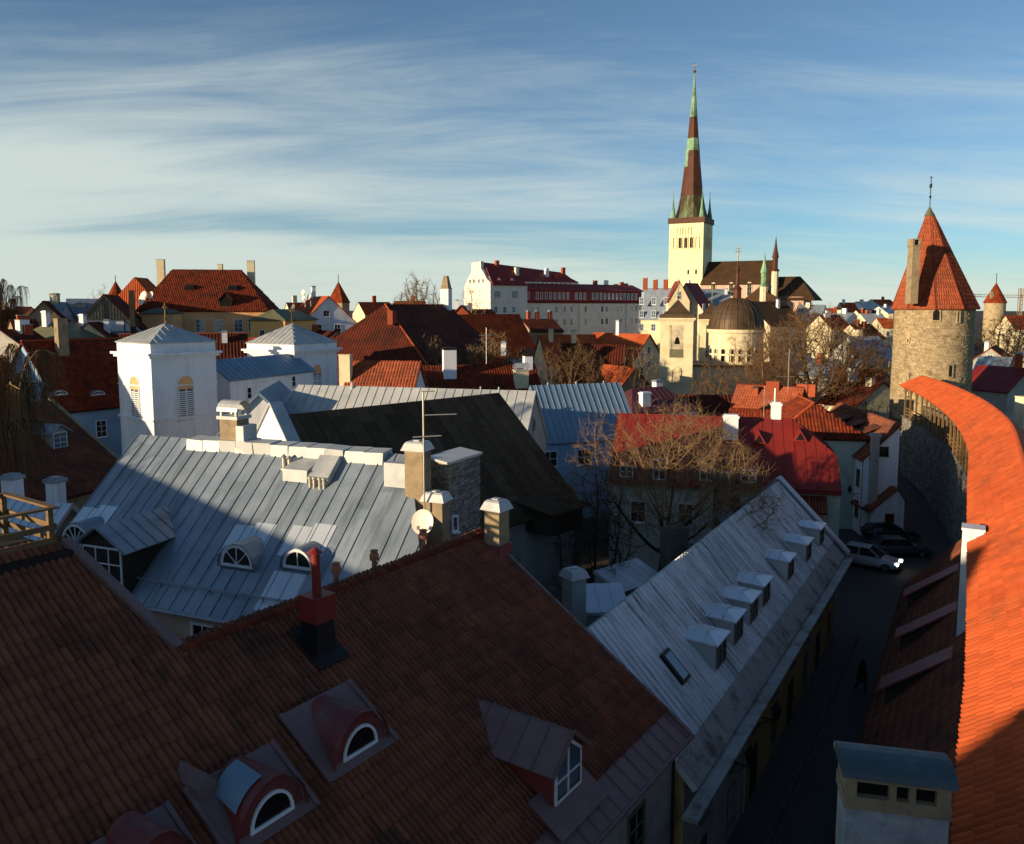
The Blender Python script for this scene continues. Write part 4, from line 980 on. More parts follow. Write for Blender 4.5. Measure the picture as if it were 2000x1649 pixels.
# ---- red metal roof house
Er = PZ(1643, 961, 7.1); El = PZ(1190, 938, 7.1); dR = hor(Er-El); nR = Vector((-dR.y, dR.x, 0)); zRr = P(1577, 821, Er.y+5.2).z
ra = El+nR*5.6; rb = Er+nR*5.6
HR = house('town_house', 'pale green house with bright red sheet metal roof behind the bare tree', ra, rb, zRr, 5.6, 7.1, wall='pale_green_plaster', roofm='red_metal', cov='seam', covm='red_metal', covk=dict(w=.75, joints=0, hh=.035), oh=.35, goh=.05, hhr=(3.0, 2.3))
for (u, v, w, h) in ((1225, 930, 1.0, .9), (1288, 935, .95, 1.6), (1381, 937, 1.1, 1.7), (1461, 940, 1.1, 1.0)):
    q = roofhit(HR, u, v-4); x, y = q.x, q.y-.5; zb = q.z-.2
    d = MB(); d.prism([(x-w/2-.12, y, zb-.4), (x-w/2-.12, y+1.8, zb-.4), (x-w/2-.12, y+1.8, zb+h+.45), (x-w/2-.12, y, zb+h+.2)], (w+.24, 0, 0)); D = d.build('dormer', 'red_metal', HR.e)
    window(D, (x, y, zb+.05), (1,0,0), (0,-1,0), w, h, nx=2, ny=2, fw=.1, bar=.08, sill=False, name='window_frame')
for x in (-6, -2.5, 1.5): HR.win('F', x, 3.9, 1.2, 1.7, nx=2, ny=2, fw=.1)
q = HR.loc(P(1328, 1010, Er.y+1)); HR.win('F', 4.6, 4.2, 1.0, 1.5, nx=2, ny=2)
for (u, v) in ((1482, 862), (1562, 858)):
    q = roofhit(HR, u, v); mb = MB(); mb.prism([(q.x-.5, q.y-.4, q.z-.1), (q.x+.5, q.y-.4, q.z-.1), (q.x, q.y-.4, q.z+.75)], (0, 1.4, 0)); D = mb.build('roof_vent', 'red_metal', HR.e)
    mb = MB(); mb.add([(q.x-.32, q.y-.41, q.z-.02), (q.x+.32, q.y-.41, q.z-.02), (q.x, q.y-.41, q.z+.55)], [(0,1,2)]); mb.build('vent_opening', 'dark_void', D)
q = HR.loc(P(1518, 822, Er.y+5.2)); c = chimney(HR.e, q.x, .2, zRr-.5, zRr+1.1, .72, .72, 'white_plaster', 'white_plaster', 'flat')
mb = MB(); mb.tube([(q.x-.1, .2, zRr+1.1), (q.x-.1, .2, zRr+2.3)], .09, 8); mb.build('flue_pipe', 'aluminium', c)
q = HR.loc(P(1428, 840, Er.y+4)); chimney(HR.e, q.x, -1.6, HR.rz(0, -1.6)-.5, HR.rz(0, -1.6)+1.5, 1.1, .8, 'white_plaster', 'white_plaster', 'flat')
q = roofhit(HR, 1590, 975); 
mb = MB(); mb.prism([(HR.xb-3.6, HR.yw-.9, 5.6), (HR.xb-3.6, HR.yw, 6.6), (HR.xb-3.6, HR.yw, 6.5), (HR.xb-3.6, HR.yw-.9, 5.5)], (2.7, 0, 0)); pc = mb.build('porch_roof', 'tile_far_dark', HR.e)
for i in range(13):
    x = HR.xb-3.55+i*.21; mb = MB(); mb.tube([(x, HR.yw-.93, 5.6), (x, HR.yw-.02, 6.62)], .09, 6); mb.build('pantile', 'tile_brown', pc)
mb = MB(); mb.box(HR.xa, HR.xb, -5.75, -5.3, 6.85, 7.06); mb.build('eave_fascia', 'red_metal', HR.e)

# ================================================================== CITY WALL, TOWER, WALL HOUSES
ZE = 10.6
ep = [PZ(u, v, ZE) for u, v in ((1862, 1720), (1870, 1649), (1880, 1470), (1893, 1300), (1894, 1100), (1893, 960), (1893, 880), (1868, 830), (1835, 797), (1795, 770), (1757, 753))]
ep = [Vector((p.x, p.y)) for p in ep]
ep = [ep[0]-(ep[1]-ep[0]).normalized()*6] + ep
def path_samples(pts, step):
    out = []
    for i in range(len(pts)-1):
        p0 = pts[max(i-1, 0)]; p1 = pts[i]; p2 = pts[i+1]; p3 = pts[min(i+2, len(pts)-1)]
        n = max(2, int((p2-p1).length/.05))
        for k in range(n):
            t = k/n; out.append(.5*((2*p1)+(p2-p0)*t+(2*p0-5*p1+4*p2-p3)*t*t+(3*p1-p0-3*p2+p3)*t**3))
    out.append(pts[-1]); res = [out[0]]; acc = 0
    for a, b in zip(out, out[1:]):
        acc += (b-a).length
        if acc >= step: res.append(b); acc = 0
    return res
WP = path_samples(ep, .24); NW = len(WP)
tan = [(WP[min(i+2, NW-1)]-WP[max(i-2, 0)]).normalized() for i in range(NW)]
rgt = [Vector((t.y, -t.x)) for t in tan]
RUNW = 2.25
def rise(i): return 1.75-.65*max(0, (i/NW-.55)/.45)
wall = thing('city_wall', 'old limestone town wall with timber gallery under a bright orange tiled roof', 'wall', (WP[0].x, WP[0].y, 0))
wim = inv_frame(wall)
def ext(name, m, a, za, b, zb_, th, i0=0, i1=None, step=4):
    """strip along the wall: offset a at height za to offset b at height zb_, thickness th downwards"""
    mb = MB(); idx = list(range(i0, (i1 or NW)-1, step))+[(i1 or NW)-1]; vs = []
    for i in idx:
        p = WP[i]; r = rgt[i]; z0 = za(i) if callable(za) else za; z1 = zb_(i) if callable(zb_) else zb_
        for (o, z) in ((a, z0), (b, z1), (b, z1-th), (a, z0-th)): vs.append((p.x+r.x*o, p.y+r.y*o, z))
    fs = [(q*4+j, q*4+(j+1) % 4, (q+1)*4+(j+1) % 4, (q+1)*4+j) for q in range(len(idx)-1) for j in range(4)] + [(0,1,2,3), tuple(4*(len(idx)-1)+k for k in (3,2,1,0))]
    mb.add(vs, fs); return mb.build(name, m, wall, world=True)
roofw = ext('roof', 'tile_orange', 0, ZE, RUNW, lambda i: ZE+rise(i), .1)
ext('roof', 'tile_orange', RUNW, lambda i: ZE+rise(i), 2*RUNW, ZE, .1)
ncou = 7
pv_, pf_ = tile_proto(.246, 1.0, .085)
Vt, Rt = [], []; recs = []
rs = np.random.RandomState(11)
for i in range(NW-1):
    p = WP[i]; T2 = tan[i]; r = rgt[i]; h = rise(i); sl_ = math.hypot(RUNW, h); c = sl_/ncou
    S = np.array((T2.x, T2.y, 0)); T = np.array((r.x*RUNW/sl_, r.y*RUNW/sl_, h/sl_)); N = np.cross(S, T); N = N if N[2] > 0 else -N
    for j in range(ncou):
        # the wall runs away, so the eave side is on the left hand: keep tile columns square to it
        o = np.array((p.x, p.y, ZE)) + T*(j*c-.04+rs.uniform(-.012, .012)) + N*(.03+rs.uniform(-.006, .01)) + S*rs.uniform(-.006, .006)
        loc = pv_*np.array([1, c, 1]); V = o + loc[:, :1]*S + loc[:, 1:2]*T + loc[:, 2:]*N
        recs.append((p.y, j, V))
fore = sorted(range(len(recs)), key=lambda k: abs(recs[k][0]-17.5))[:294]; fset = set(fore)
Vs = []; k = 0; Fq = []; rn = []
fq = np.array(pf_)
imn = np.array(wim)
def tol(V): return V @ imn[:3, :3].T + imn[:3, 3]
for q, (_, j, V) in enumerate(recs):
    if q in fset:
        Vl = tol(V); c0 = Vl[0].copy(); me = mesh_from_np('roof_tile', Vl-c0, fq, rs.uniform(0, 1, len(fq))*0, ['tile_orange']); o = link('roof_tile', me, roofw); o.location = tuple(c0)
    else:
        Vs.append(tol(V)); Fq.append(fq+k); k += len(V); rn += [rs.uniform(0, 1)]*len(fq)
o = link('tiling', mesh_from_np('tiling', np.concatenate(Vs), np.concatenate(Fq), np.array(rn), ['tile_orange']), roofw); o['kind'] = 'stuff'
# ridge tiles
mb = MB()
for i in range(0, NW-2, 2):
    a = WP[i]+rgt[i]*RUNW; b = WP[min(i+2, NW-1)]+rgt[min(i+2, NW-1)]*RUNW; z = ZE+rise(i)+.04
    d = Vector((b.x-a.x, b.y-a.y, 0)); sd = Vector((rgt[i].x, rgt[i].y, 0)); vs = []
    for (q, rr) in ((Vector((a.x, a.y, z)), .17), (Vector((a.x, a.y, z))+d*1.12, .14)):
        vs += [q+sd*(math.cos(math.pi*t/5)*rr)+Vector((0, 0, math.sin(math.pi*t/5)*rr)) for t in range(6)]
    mb.add(vs, [(t, t+1, 7+t, 6+t) for t in range(5)]+[(0,1,2,3,4,5)])
mb.build('ridge_cap', 'tile_orange', wall, world=True)
# stone body
iG = min(range(NW), key=lambda i: abs(WP[i].y-52))
def zwalk(i): return 7.9-1.0*max(0, (i-iG)/(NW-iG)) if i > iG else 7.9
ext('wall_core', 'rubble', .45, zwalk, 2.3, zwalk, 8.6)
ext('walkway', 'wood_grey', .25, lambda i: zwalk(i)+.12, 2.5, lambda i: zwalk(i)+.12, .1)
# rough stones on the inner face
rs2 = random.Random(5); smb = MB(); smb_n = 0
acc = [0]
for i in range(1, NW): acc.append(acc[-1]+(WP[i]-WP[i-1]).length)
iS = min(range(NW), key=lambda i: abs(WP[i].y-42))
z = .1
while z < 7.9:
    h = rs2.uniform(.14, .26); s = acc[iS]
    while s < acc[-1]-.4:
        l = rs2.uniform(.25, .7); i = min(range(iS, NW), key=lambda k: abs(acc[k]-s)) if False else int(iS+(NW-1-iS)*(s-acc[iS])/(acc[-1]-acc[iS]))
        if z+h < zwalk(i):
            p = WP[i]; t = tan[i]; r = rgt[i]; o = .44-rs2.uniform(.0, .1); a = p+r*o; b = a+t*(l-.03); a2 = a+r*.2; b2 = b+r*.2
            j = rs2.uniform(-.015, .015)
            smb.add([(a.x, a.y, z), (b.x, b.y, z+j), (b2.x, b2.y, z), (a2.x, a2.y, z), (a.x, a.y, z+h-.02), (b.x, b.y, z+h-.02+j), (b2.x, b2.y, z+h), (a2.x, a2.y, z+h)], [(0,1,5,4), (4,5,6,7), (0,4,7,3), (1,2,6,5)])
        s += l
    z += h
so_ = smb.build('stonework', 'grey_stone', wall, world=True); so_['kind'] = 'stuff'
a_ = so_.data.attributes.new('rnd', 'FLOAT', 'FACE'); a_.data.foreach_set('value', np.repeat(np.random.RandomState(2).uniform(0, 1, len(so_.data.polygons)//4), 4).astype(np.float32))
# timber gallery: posts, rails, braces
ig0 = min(range(NW), key=lambda i: abs(WP[i].y-50)); last = None
i = ig0
while i < NW-3:
    p = WP[i]+rgt[i]*.32; z0 = zwalk(i)+.12
    mb = MB(); mb.bar((p.x, p.y, z0), (p.x, p.y, ZE+.05), .15, .15); mb.build('post', 'wood', wall, world=True)
    for sg in (-1, 1):
        q = WP[max(0, min(NW-1, i+sg*3))]+rgt[i]*.32
        mb = MB(); mb.bar((p.x, p.y, ZE-.85), (q.x, q.y, ZE-.1), .09, .09); mb.build('brace', 'wood', wall, world=True)
    if last is not None:
        for dz in (.35, .7, 1.05):
            a = WP[last]+rgt[last]*.36; mb = MB(); mb.bar((a.x, a.y, zwalk(last)+.12+dz), ((WP[i]+rgt[i]*.36).x, (WP[i]+rgt[i]*.36).y, z0+dz), .05, .14); mb.build('rail', 'wood', wall, world=True)
    # rear posts
    p2 = WP[i]+rgt[i]*3.4; mb = MB(); mb.bar((p2.x, p2.y, z0-2), (p2.x, p2.y, ZE+.3), .15, .15); mb.build('post', 'wood', wall, world=True)
    last = i; i += 10
ext('eave_beam', 'wood', .22, ZE+.02, .42, ZE+.1, .16, i0=ig0)
ext('outer_parapet', 'rubble', 2.5, lambda i: zwalk(i)+1.3, 3.0, lambda i: zwalk(i)+1.3, 9.8)

# ---- round tower
TC = P(1825, 600, 103); RT = 4.55
tw = thing('wall_tower', 'round limestone tower with steep orange tiled cone roof and side chimney', 'tower', (TC.x, TC.y, 0), 0)
ztop = 19.9
mb = MB(); mb.lathe([(RT+.12, 0), (RT+.03, 8), (RT-.02, 14), (RT-.02, ztop)], 48); mb.build('wall', 'mortar', tw)
ts = MB(); rs3 = random.Random(9); z = 6.0; cnt = 0
lst = thing
while z < ztop-.05:
    h = min(rs3.uniform(.12, .24), ztop-z); an = -math.pi*1.12
    while an < .15*math.pi:
        l = rs3.uniform(.2, .75); da = l/RT; o = rs3.uniform(-.02, .045) + (.12 if abs(z-16.4) < .14 else 0); r1 = RT+.02+o+max(0, (14-z)*.006)
        a0, a1 = an+.003, an+da-.003; r0 = RT-.1
        ts.add([(r0*math.cos(a), r0*math.sin(a), zz) for zz in (z, z+h) for a in (a0, a1)]+[(r1*math.cos(a), r1*math.sin(a), zz) for zz in (z+.007, z+h-.007) for a in (a0, a1)], [(4,5,7,6), (6,7,3,2), (0,4,6,2), (5,1,3,7), (0,1,5,4)]); an += da; cnt += 1
    z += h
so_ = ts.build('stonework', 'beige_stone', tw); so_['kind'] = 'stuff'
a_ = so_.data.attributes.new('rnd', 'FLOAT', 'FACE'); a_.data.foreach_set('value', np.repeat(np.random.RandomState(3).uniform(0, 1, len(so_.data.polygons)//5), 5).astype(np.float32))
zap = P(1816, 404, 103).z; zev = 19.7; Rc = RT+.58
off = P(1816, 404, 103).x-TC.x
mb = MB(); NS = 10
ring = [(Rc*1.0*math.cos(2*math.pi*j/NS+.5), Rc*math.sin(2*math.pi*j/NS+.5), zev) for j in range(NS)]
mb.add(ring+[(off, 0, zap)], [tuple(range(NS-1, -1, -1))]+[(j, (j+1) % NS, NS) for j in range(NS)]); cone = mb.build('roof', 'tile_cone', tw)
# tile columns on each facet
NV = []; NF = []; RN = []; k = 0; rs4 = np.random.RandomState(4)
for j in range(NS):
    a = Vector(ring[j]); b = Vector(ring[(j+1) % NS]); ap = Vector((off, 0, zap)); S = (b-a).normalized(); mid = (a+b)/2; T = (ap-mid); Lm = T.length; T = T.normalized(); N = S.cross(T).normalized()
    if N.z < 0: N = -N
    w = .26; c = .55
    for jj in range(int(Lm/c)):
        half = (b-a).length/2*(1-jj*c/Lm)-.02; nn = int(2*half/w)
        if nn < 1: continue
        for ii in range(nn):
            s = -half+(2*half)*(ii)/nn; ww = 2*half/nn
            o = mid+T*(jj*c)+S*s+N*(.02+rs4.uniform(0, .012))
            prof = [(0, 0), (.3, .07), (.6, .08), (1, .0)]
            vs = [o+S*(x*ww)+N*(y+.02) for x, y in prof]+[o+S*(x*ww)+T*(c*1.08)+N*y for x, y in prof]+[o+S*(x*ww)+N*(-.02) for x, y in prof]
            NV += vs; NF += [(k+q, k+q+1, k+5+q, k+4+q) for q in range(3)]+[(k+8+q, k+9+q, k+q+1, k+q) for q in range(3)]; k += 12; RN += [rs4.uniform(0, 1)]*6
o = link('tiling', mesh_from_np('tiling', np.array(NV), np.array(NF), np.array(RN), ['tile_cone']), cone); o['kind'] = 'stuff'
for j in range(NS):
    a = Vector(ring[j]); mb = MB(); mb.tube([a+Vector((0, 0, .1)), Vector((off, 0, zap))], [.13, .05], 6); mb.build('hip_ridge', 'tile_red', cone)
mb = MB(); mb.lathe([(.62, zap-1.15), (.02, zap+.1)], 10, (off, 0)); mb.build('lead_cap', 'zinc_green', tw)
zv = P(1816, 345, 103).z; mb = MB(); mb.tube([(off, 0, zap-.2), (off, 0, zv)], .05, 6); mb.lathe([(.02, zap+1.0), (.17, zap+1.2), (.02, zap+1.4)], 10, (off, 0)); mb.box(off-.02, off+.02, -.3, .3, zv-1.4, zv-.9); mb.box(off-.22, off+.22, -.02, .02, zv-.12, zv-.04); mb.build('vane', 'iron', tw)
q = P(1785, 560, 98.4); ql = (q.x-TC.x, q.y-TC.y)
zc0, zc1 = 20.4, P(1784, 480, 98).z
mb = MB(); mb.box(ql[0]-.45, ql[0]+.45, ql[1]-.2, ql[1]+1.1, zc0, zc1); c = mb.build('chimney', 'dirty_plaster', tw)
mb = MB()
mb.box(ql[0]-.51, ql[0]+.51, ql[1]-.26, ql[1]+1.16, zc1-.05, zc1+.08)
mb.box(ql[0]-.51, ql[0]-.3, ql[1]-.26, ql[1]+1.16, zc1+.08, zc1+.7); mb.box(ql[0]+.3, ql[0]+.51, ql[1]-.26, ql[1]+1.16, zc1+.08, zc1+.7); mb.box(ql[0]-.51, ql[0]+.51, ql[1]-.26, ql[1]+1.16, zc1+.7, zc1+.85)
mb.build('chimney_cap', 'dirty_plaster', c)
def tower_win(u, v0, v1, w, arch=False):
    a = math.atan2(-1, 0); p = P(u, v1, 98.2); dx = p.x-TC.x; dy = -math.sqrt(max(.01, (RT+.08)**2-dx*dx)); n = Vector((dx, dy, 0)).normalized()
    zb = P(u, v1, TC.y+dy).z; h = P(u, v0, TC.y+dy).z-zb; window(tw, (dx, dy, zb), (-n.y, n.x, 0), n, w, h, fm='beige_stone', gm='dark_void', nx=1, ny=1, fw=.14, d=.1, arch=arch, sill=False)
for a in ((1833, 601, 628, 1.0, True), (1873, 607, 632, .5, False), (1795, 660, 671, .45, False), (1857, 712, 738, .7, False)): tower_win(*a)

# ---- low houses leaning on the wall
far_e = PZ(1760, 1166, 3.2); iw = min(range(NW), key=lambda i: abs(WP[i].y-far_e.y)); dW = Vector((tan[iw].x, tan[iw].y, 0)); rW = Vector((rgt[iw].x, rgt[iw].y, 0))
j0 = min(range(NW), key=lambda i: abs(WP[i].y-13.5))
L0 = (Vector((WP[iw].x, WP[iw].y))-Vector((WP[j0].x, WP[j0].y))).length
top = Vector((WP[iw].x, WP[iw].y, 0))+rW*.4; wid = (top-Vector((far_e.x, far_e.y, 0))).dot(rW)
lh = thing('wall_house', 'low houses under one dark tiled lean-to roof with maroon dormers against the town wall', 'house', (top.x, top.y, 0), math.atan2(dW.y, dW.x))
mb = MB(); mb.prism([(-L0, .0, 0), (-L0, wid-.3, 0), (-L0, wid-.3, 3.1), (-L0, .0, 6.9)], (L0, 0, 0)); mb.build('wall', 'grey_plaster', lh)
LS = Slope([(.2, wid, 3.2), (-L0, wid, 3.2), (-L0, 0, 7.2), (.2, 0, 7.2)])
lr = slab(LS, lh, 'tile_brown', th=.12); tiles(LS, lr, 'tile_brown', seed=8)
def lloc(u, v):
    o = frame_of(lh) @ LS.o; n = frame_of(lh).to_3x3() @ LS.N; return inv_frame(lh) @ PP(u, v, o, n)
for (u, v) in ((1768, 1196), (1752, 1282), (1722, 1386)):
    q = lloc(u, v); k = (7.2-3.2)/wid; x = q.x; yb = q.y-2.5
    mb = MB(); mb.prism([(x-.15, q.y-.1, q.z-.2), (x-.15, q.y-.1, q.z+.85), (x-.15, yb, q.z+2.5*k)], (1.0, 0, 0)); D = mb.build('dormer', 'wood_dark', lh)
    mb = MB(); mb.prism([(x-.3, q.y+.15, q.z+.84), (x-.3, yb-.1, q.z+2.5*k+.06), (x-.3, yb-.1, q.z+2.5*k+.16), (x-.3, q.y+.15, q.z+.94)], (1.3, 0, 0)); mb.build('dormer_roof', 'maroon', D)
    window(D, (x+.35, q.y-.1, q.z+.05), (-1,0,0), (0,1,0), .7, .5, nx=2, ny=1, fm='wood_grey', sill=False, name='window_frame')
# white chimney by the eave
wc = thing('chimney_stack', 'tall white plastered chimney rising beside the orange wall roof', 'chimney', (P(1885, 1300, 31.6).x, 31.6, 0), math.atan2(dW.y, dW.x))
chimney(wc, 0, 0, 3, zat(1885, 1030, 31.6), .8, .75, 'white_plaster', 'white_plaster', 'lip', name='shaft')
# near chimney with vent slots
Dc = 12.0
nc = thing('chimney_stack', 'broad pale plastered chimney with three vent slots and curved sheet cap', 'chimney', (P(1756, 1600, Dc).x+.16, Dc+.4, 0), R(-13))
hw = (P(1858, 1600, Dc).x-P(1650, 1600, Dc).x)/2*.93; zs = zat(1756, 1550, 12.4)-.33; z1 = zat(1756, 1482, 12.4)-.33
mb = MB(); mb.box(-hw, hw, 0, .75, 3, zs); nb = mb.build('shaft', 'old_plaster', nc)
mb = MB(); mb.box(-hw-.03, hw+.03, -.03, .78, zs-.02, zs+.2); mb.build('band', 'dirty_plaster', nb)
h2 = .2; zq = zs+.2
for (a, b) in ((-hw-.01, -hw+.16), (-.13, -.02), (.17, .27), (hw-.2, hw+.01)):
    mb = MB(); mb.box(a, b, -.02, .77, zq, zq+h2+.06); mb.build('pier', 'dirty_plaster', nb)
mb = MB(); mb.box(-hw-.015, hw+.015, -.025, .775, zq+h2+.06, zq+h2+.14); mb.build('lintel', 'dirty_plaster', nb)
mb = MB(); k = 8; zt_ = zq+h2+.14; vs = []
for x in (-hw-.08, hw+.08): vs += [(x, .375+math.cos(math.pi*j/k)*.5, zt_+.02+math.sin(math.pi*j/k)*.24) for j in range(k+1)]
mb.add(vs, [(j, j+1, k+2+j, k+1+j) for j in range(k)]+[tuple(range(k, -1, -1)), tuple(range(k+1, 2*k+2))]+[(0, k+1, 2*k+1, k)]); mb.build('curved_cap', 'zinc_dark', nb)
mb = MB(); mb.box(-hw+.05, hw-.05, .1, .65, zq, zq+h2+.05); mb.build('slot_void', 'dark_void', nb)

# ---- house by the tower with dormers, and the little shop
cn = PZ(1688, 893, 7.0); e2 = thing('corner_house', 'narrow white house with dark roof and three dormers below the round tower', 'house', (cn.x, cn.y, 0), R(90)-R(4))
# local x runs away from the camera, -y to its right
LL = 16.0; WW = 2.9; ZH = zat(1740, 828, cn.y)
mb = MB(); mb.prism([(0, 0, 0), (0, -WW, 0), (0, -WW, ZH-.1), (0, 0, 6.95)], (LL, 0, 0)); mb.build('wall', 'white_plaster', e2)
ws = Slope([(LL, .3, 6.65), (-.15, .3, 6.65), (-.15, -WW-.1, ZH+.05), (LL, -WW-.1, ZH+.05)])
wr_ = slab(ws, e2, 'tile_brown', th=.1); tiles(ws, wr_, 'tile_brown', seed=13)
for x in (2.5, 6.0, 9.6):
    mb = MB(); mb.box(x, x+1.3, -1.9, -.35, 7.0, 8.6); D = mb.build('dormer', 'grey_plaster', e2)
    mb = MB(); mb.prism([(x-.2, -.1, 8.5), (x-.2, -2.2, 9.3), (x-.2, -2.2, 9.4), (x-.2, -.1, 8.62)], (1.7, 0, 0)); mb.build('dormer_roof', 'tile_brown', D)
    window(D, (x+.65, -.35, 7.5), (-1,0,0), (0,1,0), .8, .9, sill=False, name='window_frame')
for x in (1.2, 3.4, 6.5, 9.5):
    for z in (4.2, 1.4): window(e2, (x, 0, z), (-1,0,0), (0,1,0), .8, 1.5, fm='wood_grey')
q = inv_frame(e2) @ P(1725, 890, cn.y); window(e2, (0, q.y, q.z), (0,-1,0), (-1,0,0), .75, .8, fm='iron', nx=2, ny=2)
q = inv_frame(e2) @ P(1705, 900, cn.y); mb = MB(); mb.box(-.45, .02, q.y-.32, q.y+.32, 0, zat(1705, 852, cn.y)); c = mb.build('chimney', 'grey_plaster', e2)
mb = MB(); mb.box(-.55, .12, q.y-.42, q.y+.42, zat(1705, 852, cn.y), zat(1705, 848, cn.y)+.1); mb.build('chimney_cap', 'grey_plaster', c)
mb = MB(); mb.tube([(-.05, .12, 6.8), (-.05, .12, .2)], .05, 8); mb.build('downpipe', 'zinc', e2)

s0 = P(1704, 1050, 68.5); s1 = P(1765, 1050, 68.5); sh = thing('shop', 'tiny pale shop with steep tiled lean-to roof and a dark script sign', 'shop', (s0.x, s0.y, 0), R(3))
ws_ = s1.x-s0.x; hl_ = zat(1704, 990, 68.5); hr_ = zat(1752, 955, 68.5); wa = P(1752, 990, 68.5).x-s0.x
mb = MB(); mb.prism([(0, 0, 0), (ws_, 0, 0), (ws_, 0, hl_+.6), (wa, 0, hr_), (0, 0, hl_)], (0, 9, 0)); mb.build('wall', 'white_plaster', sh)
ss_ = Slope([(-.55, 9, hl_-.42), (-.55, -.25, hl_-.42), (wa, -.25, hr_+.1), (wa, 9, hr_+.1)]); sr = slab(ss_, sh, 'tile_brown', th=.1); tiles(ss_, sr, 'tile_brown', seed=15)
ss2 = Slope([(ws_+.2, -.25, hl_+.4), (ws_+.2, 9, hl_+.4), (wa, 9, hr_+.1), (wa, -.25, hr_+.1)]); slab(ss2, sh, 'tile_brown', th=.1)
wx = P(1737, 1030, 68.5).x-s0.x; window(sh, (wx, 0, zat(1737, 1027, 68.5)), (1,0,0), (0,-1,0), .8, 1.05, fm='maroon', nx=2, ny=3)
pts = [(P(1714+.72*i, 0, 68.5).x-s0.x, -.05, zat(1730, 993.5+1.2*math.sin(i*1.9)*(1.6 if i % 7 == 0 else 1), 68.5)) for i in range(58) if not 42 < i < 47]
mb = MB(); mb.tube(pts[:43], .022, 5); mb.tube(pts[43:], .022, 5); mb.build('script_sign', 'ink', sh)
mb = MB(); x = P(1710, 1000, 68.5).x-s0.x; z = zat(1710, 1004, 68.5); mb.box(x-.16, x+.16, -.04, -.005, z-.1, z+.1); mb.build('plaque', 'white_paint', sh)
bn = thing('banner_stand', 'pale blue advertising panel leaning by the shop corner', 'sign', (P(1715, 1045, 67.8).x, 67.8, 0), R(3)); mb = MB(); mb.box(-.42, .42, -.03, .03, .15, 1.15); mb.build('panel', 'banner', bn)
for x in (-.38, .38):
    mb = MB(); mb.box(x-.03, x+.03, -.05, .35, 0, .149); mb.build('foot', 'iron', bn)

# ================================================================== CARS
def car(label, loc, ang, m, suv=False, lights=False, group='cars parked near the shop'):
    t = thing('parked_car' if not lights else 'car', label, 'car', loc, ang, group)
    L, Wd = 4.5, 1.8; hb = .98 if suv else .9; ht = 1.62 if suv else 1.46
    prof = [(-2.25, .35), (-2.2, .75), (-2.05, hb+.02), (-1.2, hb+.03), (0.85, hb), (1.9, hb-.17), (2.2, hb-.36), (2.25, .38), (1.8, .25), (-1.8, .25)]
    bm = bmesh.new()
    def loft(rings):
        rows = [[bm.verts.new(p) for p in r] for r in rings]; n = len(rows[0])
        for a, b in zip(rows, rows[1:]):
            for i in range(n): bm.faces.new((a[i], a[(i+1) % n], b[(i+1) % n], b[i]))
        bm.faces.new(rows[0][::-1]); bm.faces.new(rows[-1])
    def shrink(p, k): return (p[0]*(1-.05*k), p[1]+(.03*k if p[1] < .5 else -.05*k))
    rings = []
    for y, k in ((-.9, 1), (-.82, .2), (-.5, 0), (.5, 0), (.82, .2), (.9, 1)):
        rings.append([(*(lambda q: (q[0], y*Wd/1.8, q[1]))(shrink(p, k)),) for p in prof])
    loft(rings)
    me = bpy.data.meshes.new('body'); bm.to_mesh(me); bm.free(); me.materials.append(MATS[m]); me.polygons.foreach_set('use_smooth', [True]*len(me.polygons)); link('body', me, t)
    # cabin: glass house with roof
    b = [(-2.0, hb), (.95, hb)]; tp = [(-1.45, ht-.06), (.1, ht-.06)]
    c = MB(); y0, y1 = .78, .6
    base = [(-2.02, -y0, hb-.02), (.98, -y0, hb-.02), (.98, y0, hb-.02), (-2.02, y0, hb-.02)]; tpv = [(-1.55, -y1, ht-.05), (.12, -y1, ht-.05), (.12, y1, ht-.05), (-1.55, y1, ht-.05)]
    c.add(base+tpv, [(0,1,5,4), (1,2,6,5), (2,3,7,6), (3,0,4,7), (4,5,6,7)]); c.build('windows', 'glass', t)
    r = MB(); r.add([(-1.6, -y1-.02, ht-.06), (.14, -y1-.02, ht-.06), (.14, y1+.02, ht-.06), (-1.6, y1+.02, ht-.06), (-1.35, -y1+.15, ht), (-.1, -y1+.15, ht), (-.1, y1-.15, ht), (-1.35, y1-.15, ht)], [(0,1,5,4), (1,2,6,5), (2,3,7,6), (3,0,4,7), (4,5,6,7)])
    for s in (-1, 1):
        for (xa, xb) in ((-2.02, -1.56), (.98, .12), (-.62, -.6)):
            r.bar((xa, s*y0, hb-.02), (xb, s*(y1+.01), ht-.05), .07, .05)
    r.build('roof', m, t)
    for x in (-1.38, 1.38):
        for s in (-1, 1):
            w = MB(); w.tube([(x, s*.72, .33), (x, s*.905, .33)], .34, 18); wh = w.build('wheel', 'tyre', t)
            w = MB(); w.tube([(x, s*.9, .33), (x, s*.915, .33)], .22, 12); w.build('rim', 'rim', wh)
    for s in (-1, 1):
        h = MB(); h.cbox((2.12, s*.62, hb-.3), .2, .36, .15); h.build('headlight', 'headlight' if lights else 'glass_pale', t)
        h = MB(); h.cbox((-2.17, s*.66, hb-.18), .14, .3, .2); h.build('tail_light', 'tail_red', t)
        h = MB(); h.cbox((.72, s*.93, hb+.08), .12, .2, .14); h.build('mirror', m, t)
    h = MB(); h.cbox((2.19, 0, .55), .08, .8, .16); h.build('grille', 'iron', t)
    return t
p = PZ(1697, 1106, 0); car('pale silver car with headlights on standing in the street', (p.x, p.y, .004), R(-38), 'car_white', True, True, group='cars near the shop')
p = PZ(1758, 1083, 0); car('dark grey hatchback parked along the foot of the town wall', (p.x, p.y, .004), R(-6), 'car_dark', group='cars near the shop')
p = PZ(1748, 1058, 0); car('black car half hidden behind the grey hatchback', (p.x, p.y+.9, .004), R(-4), 'car_black', group='cars near the shop')
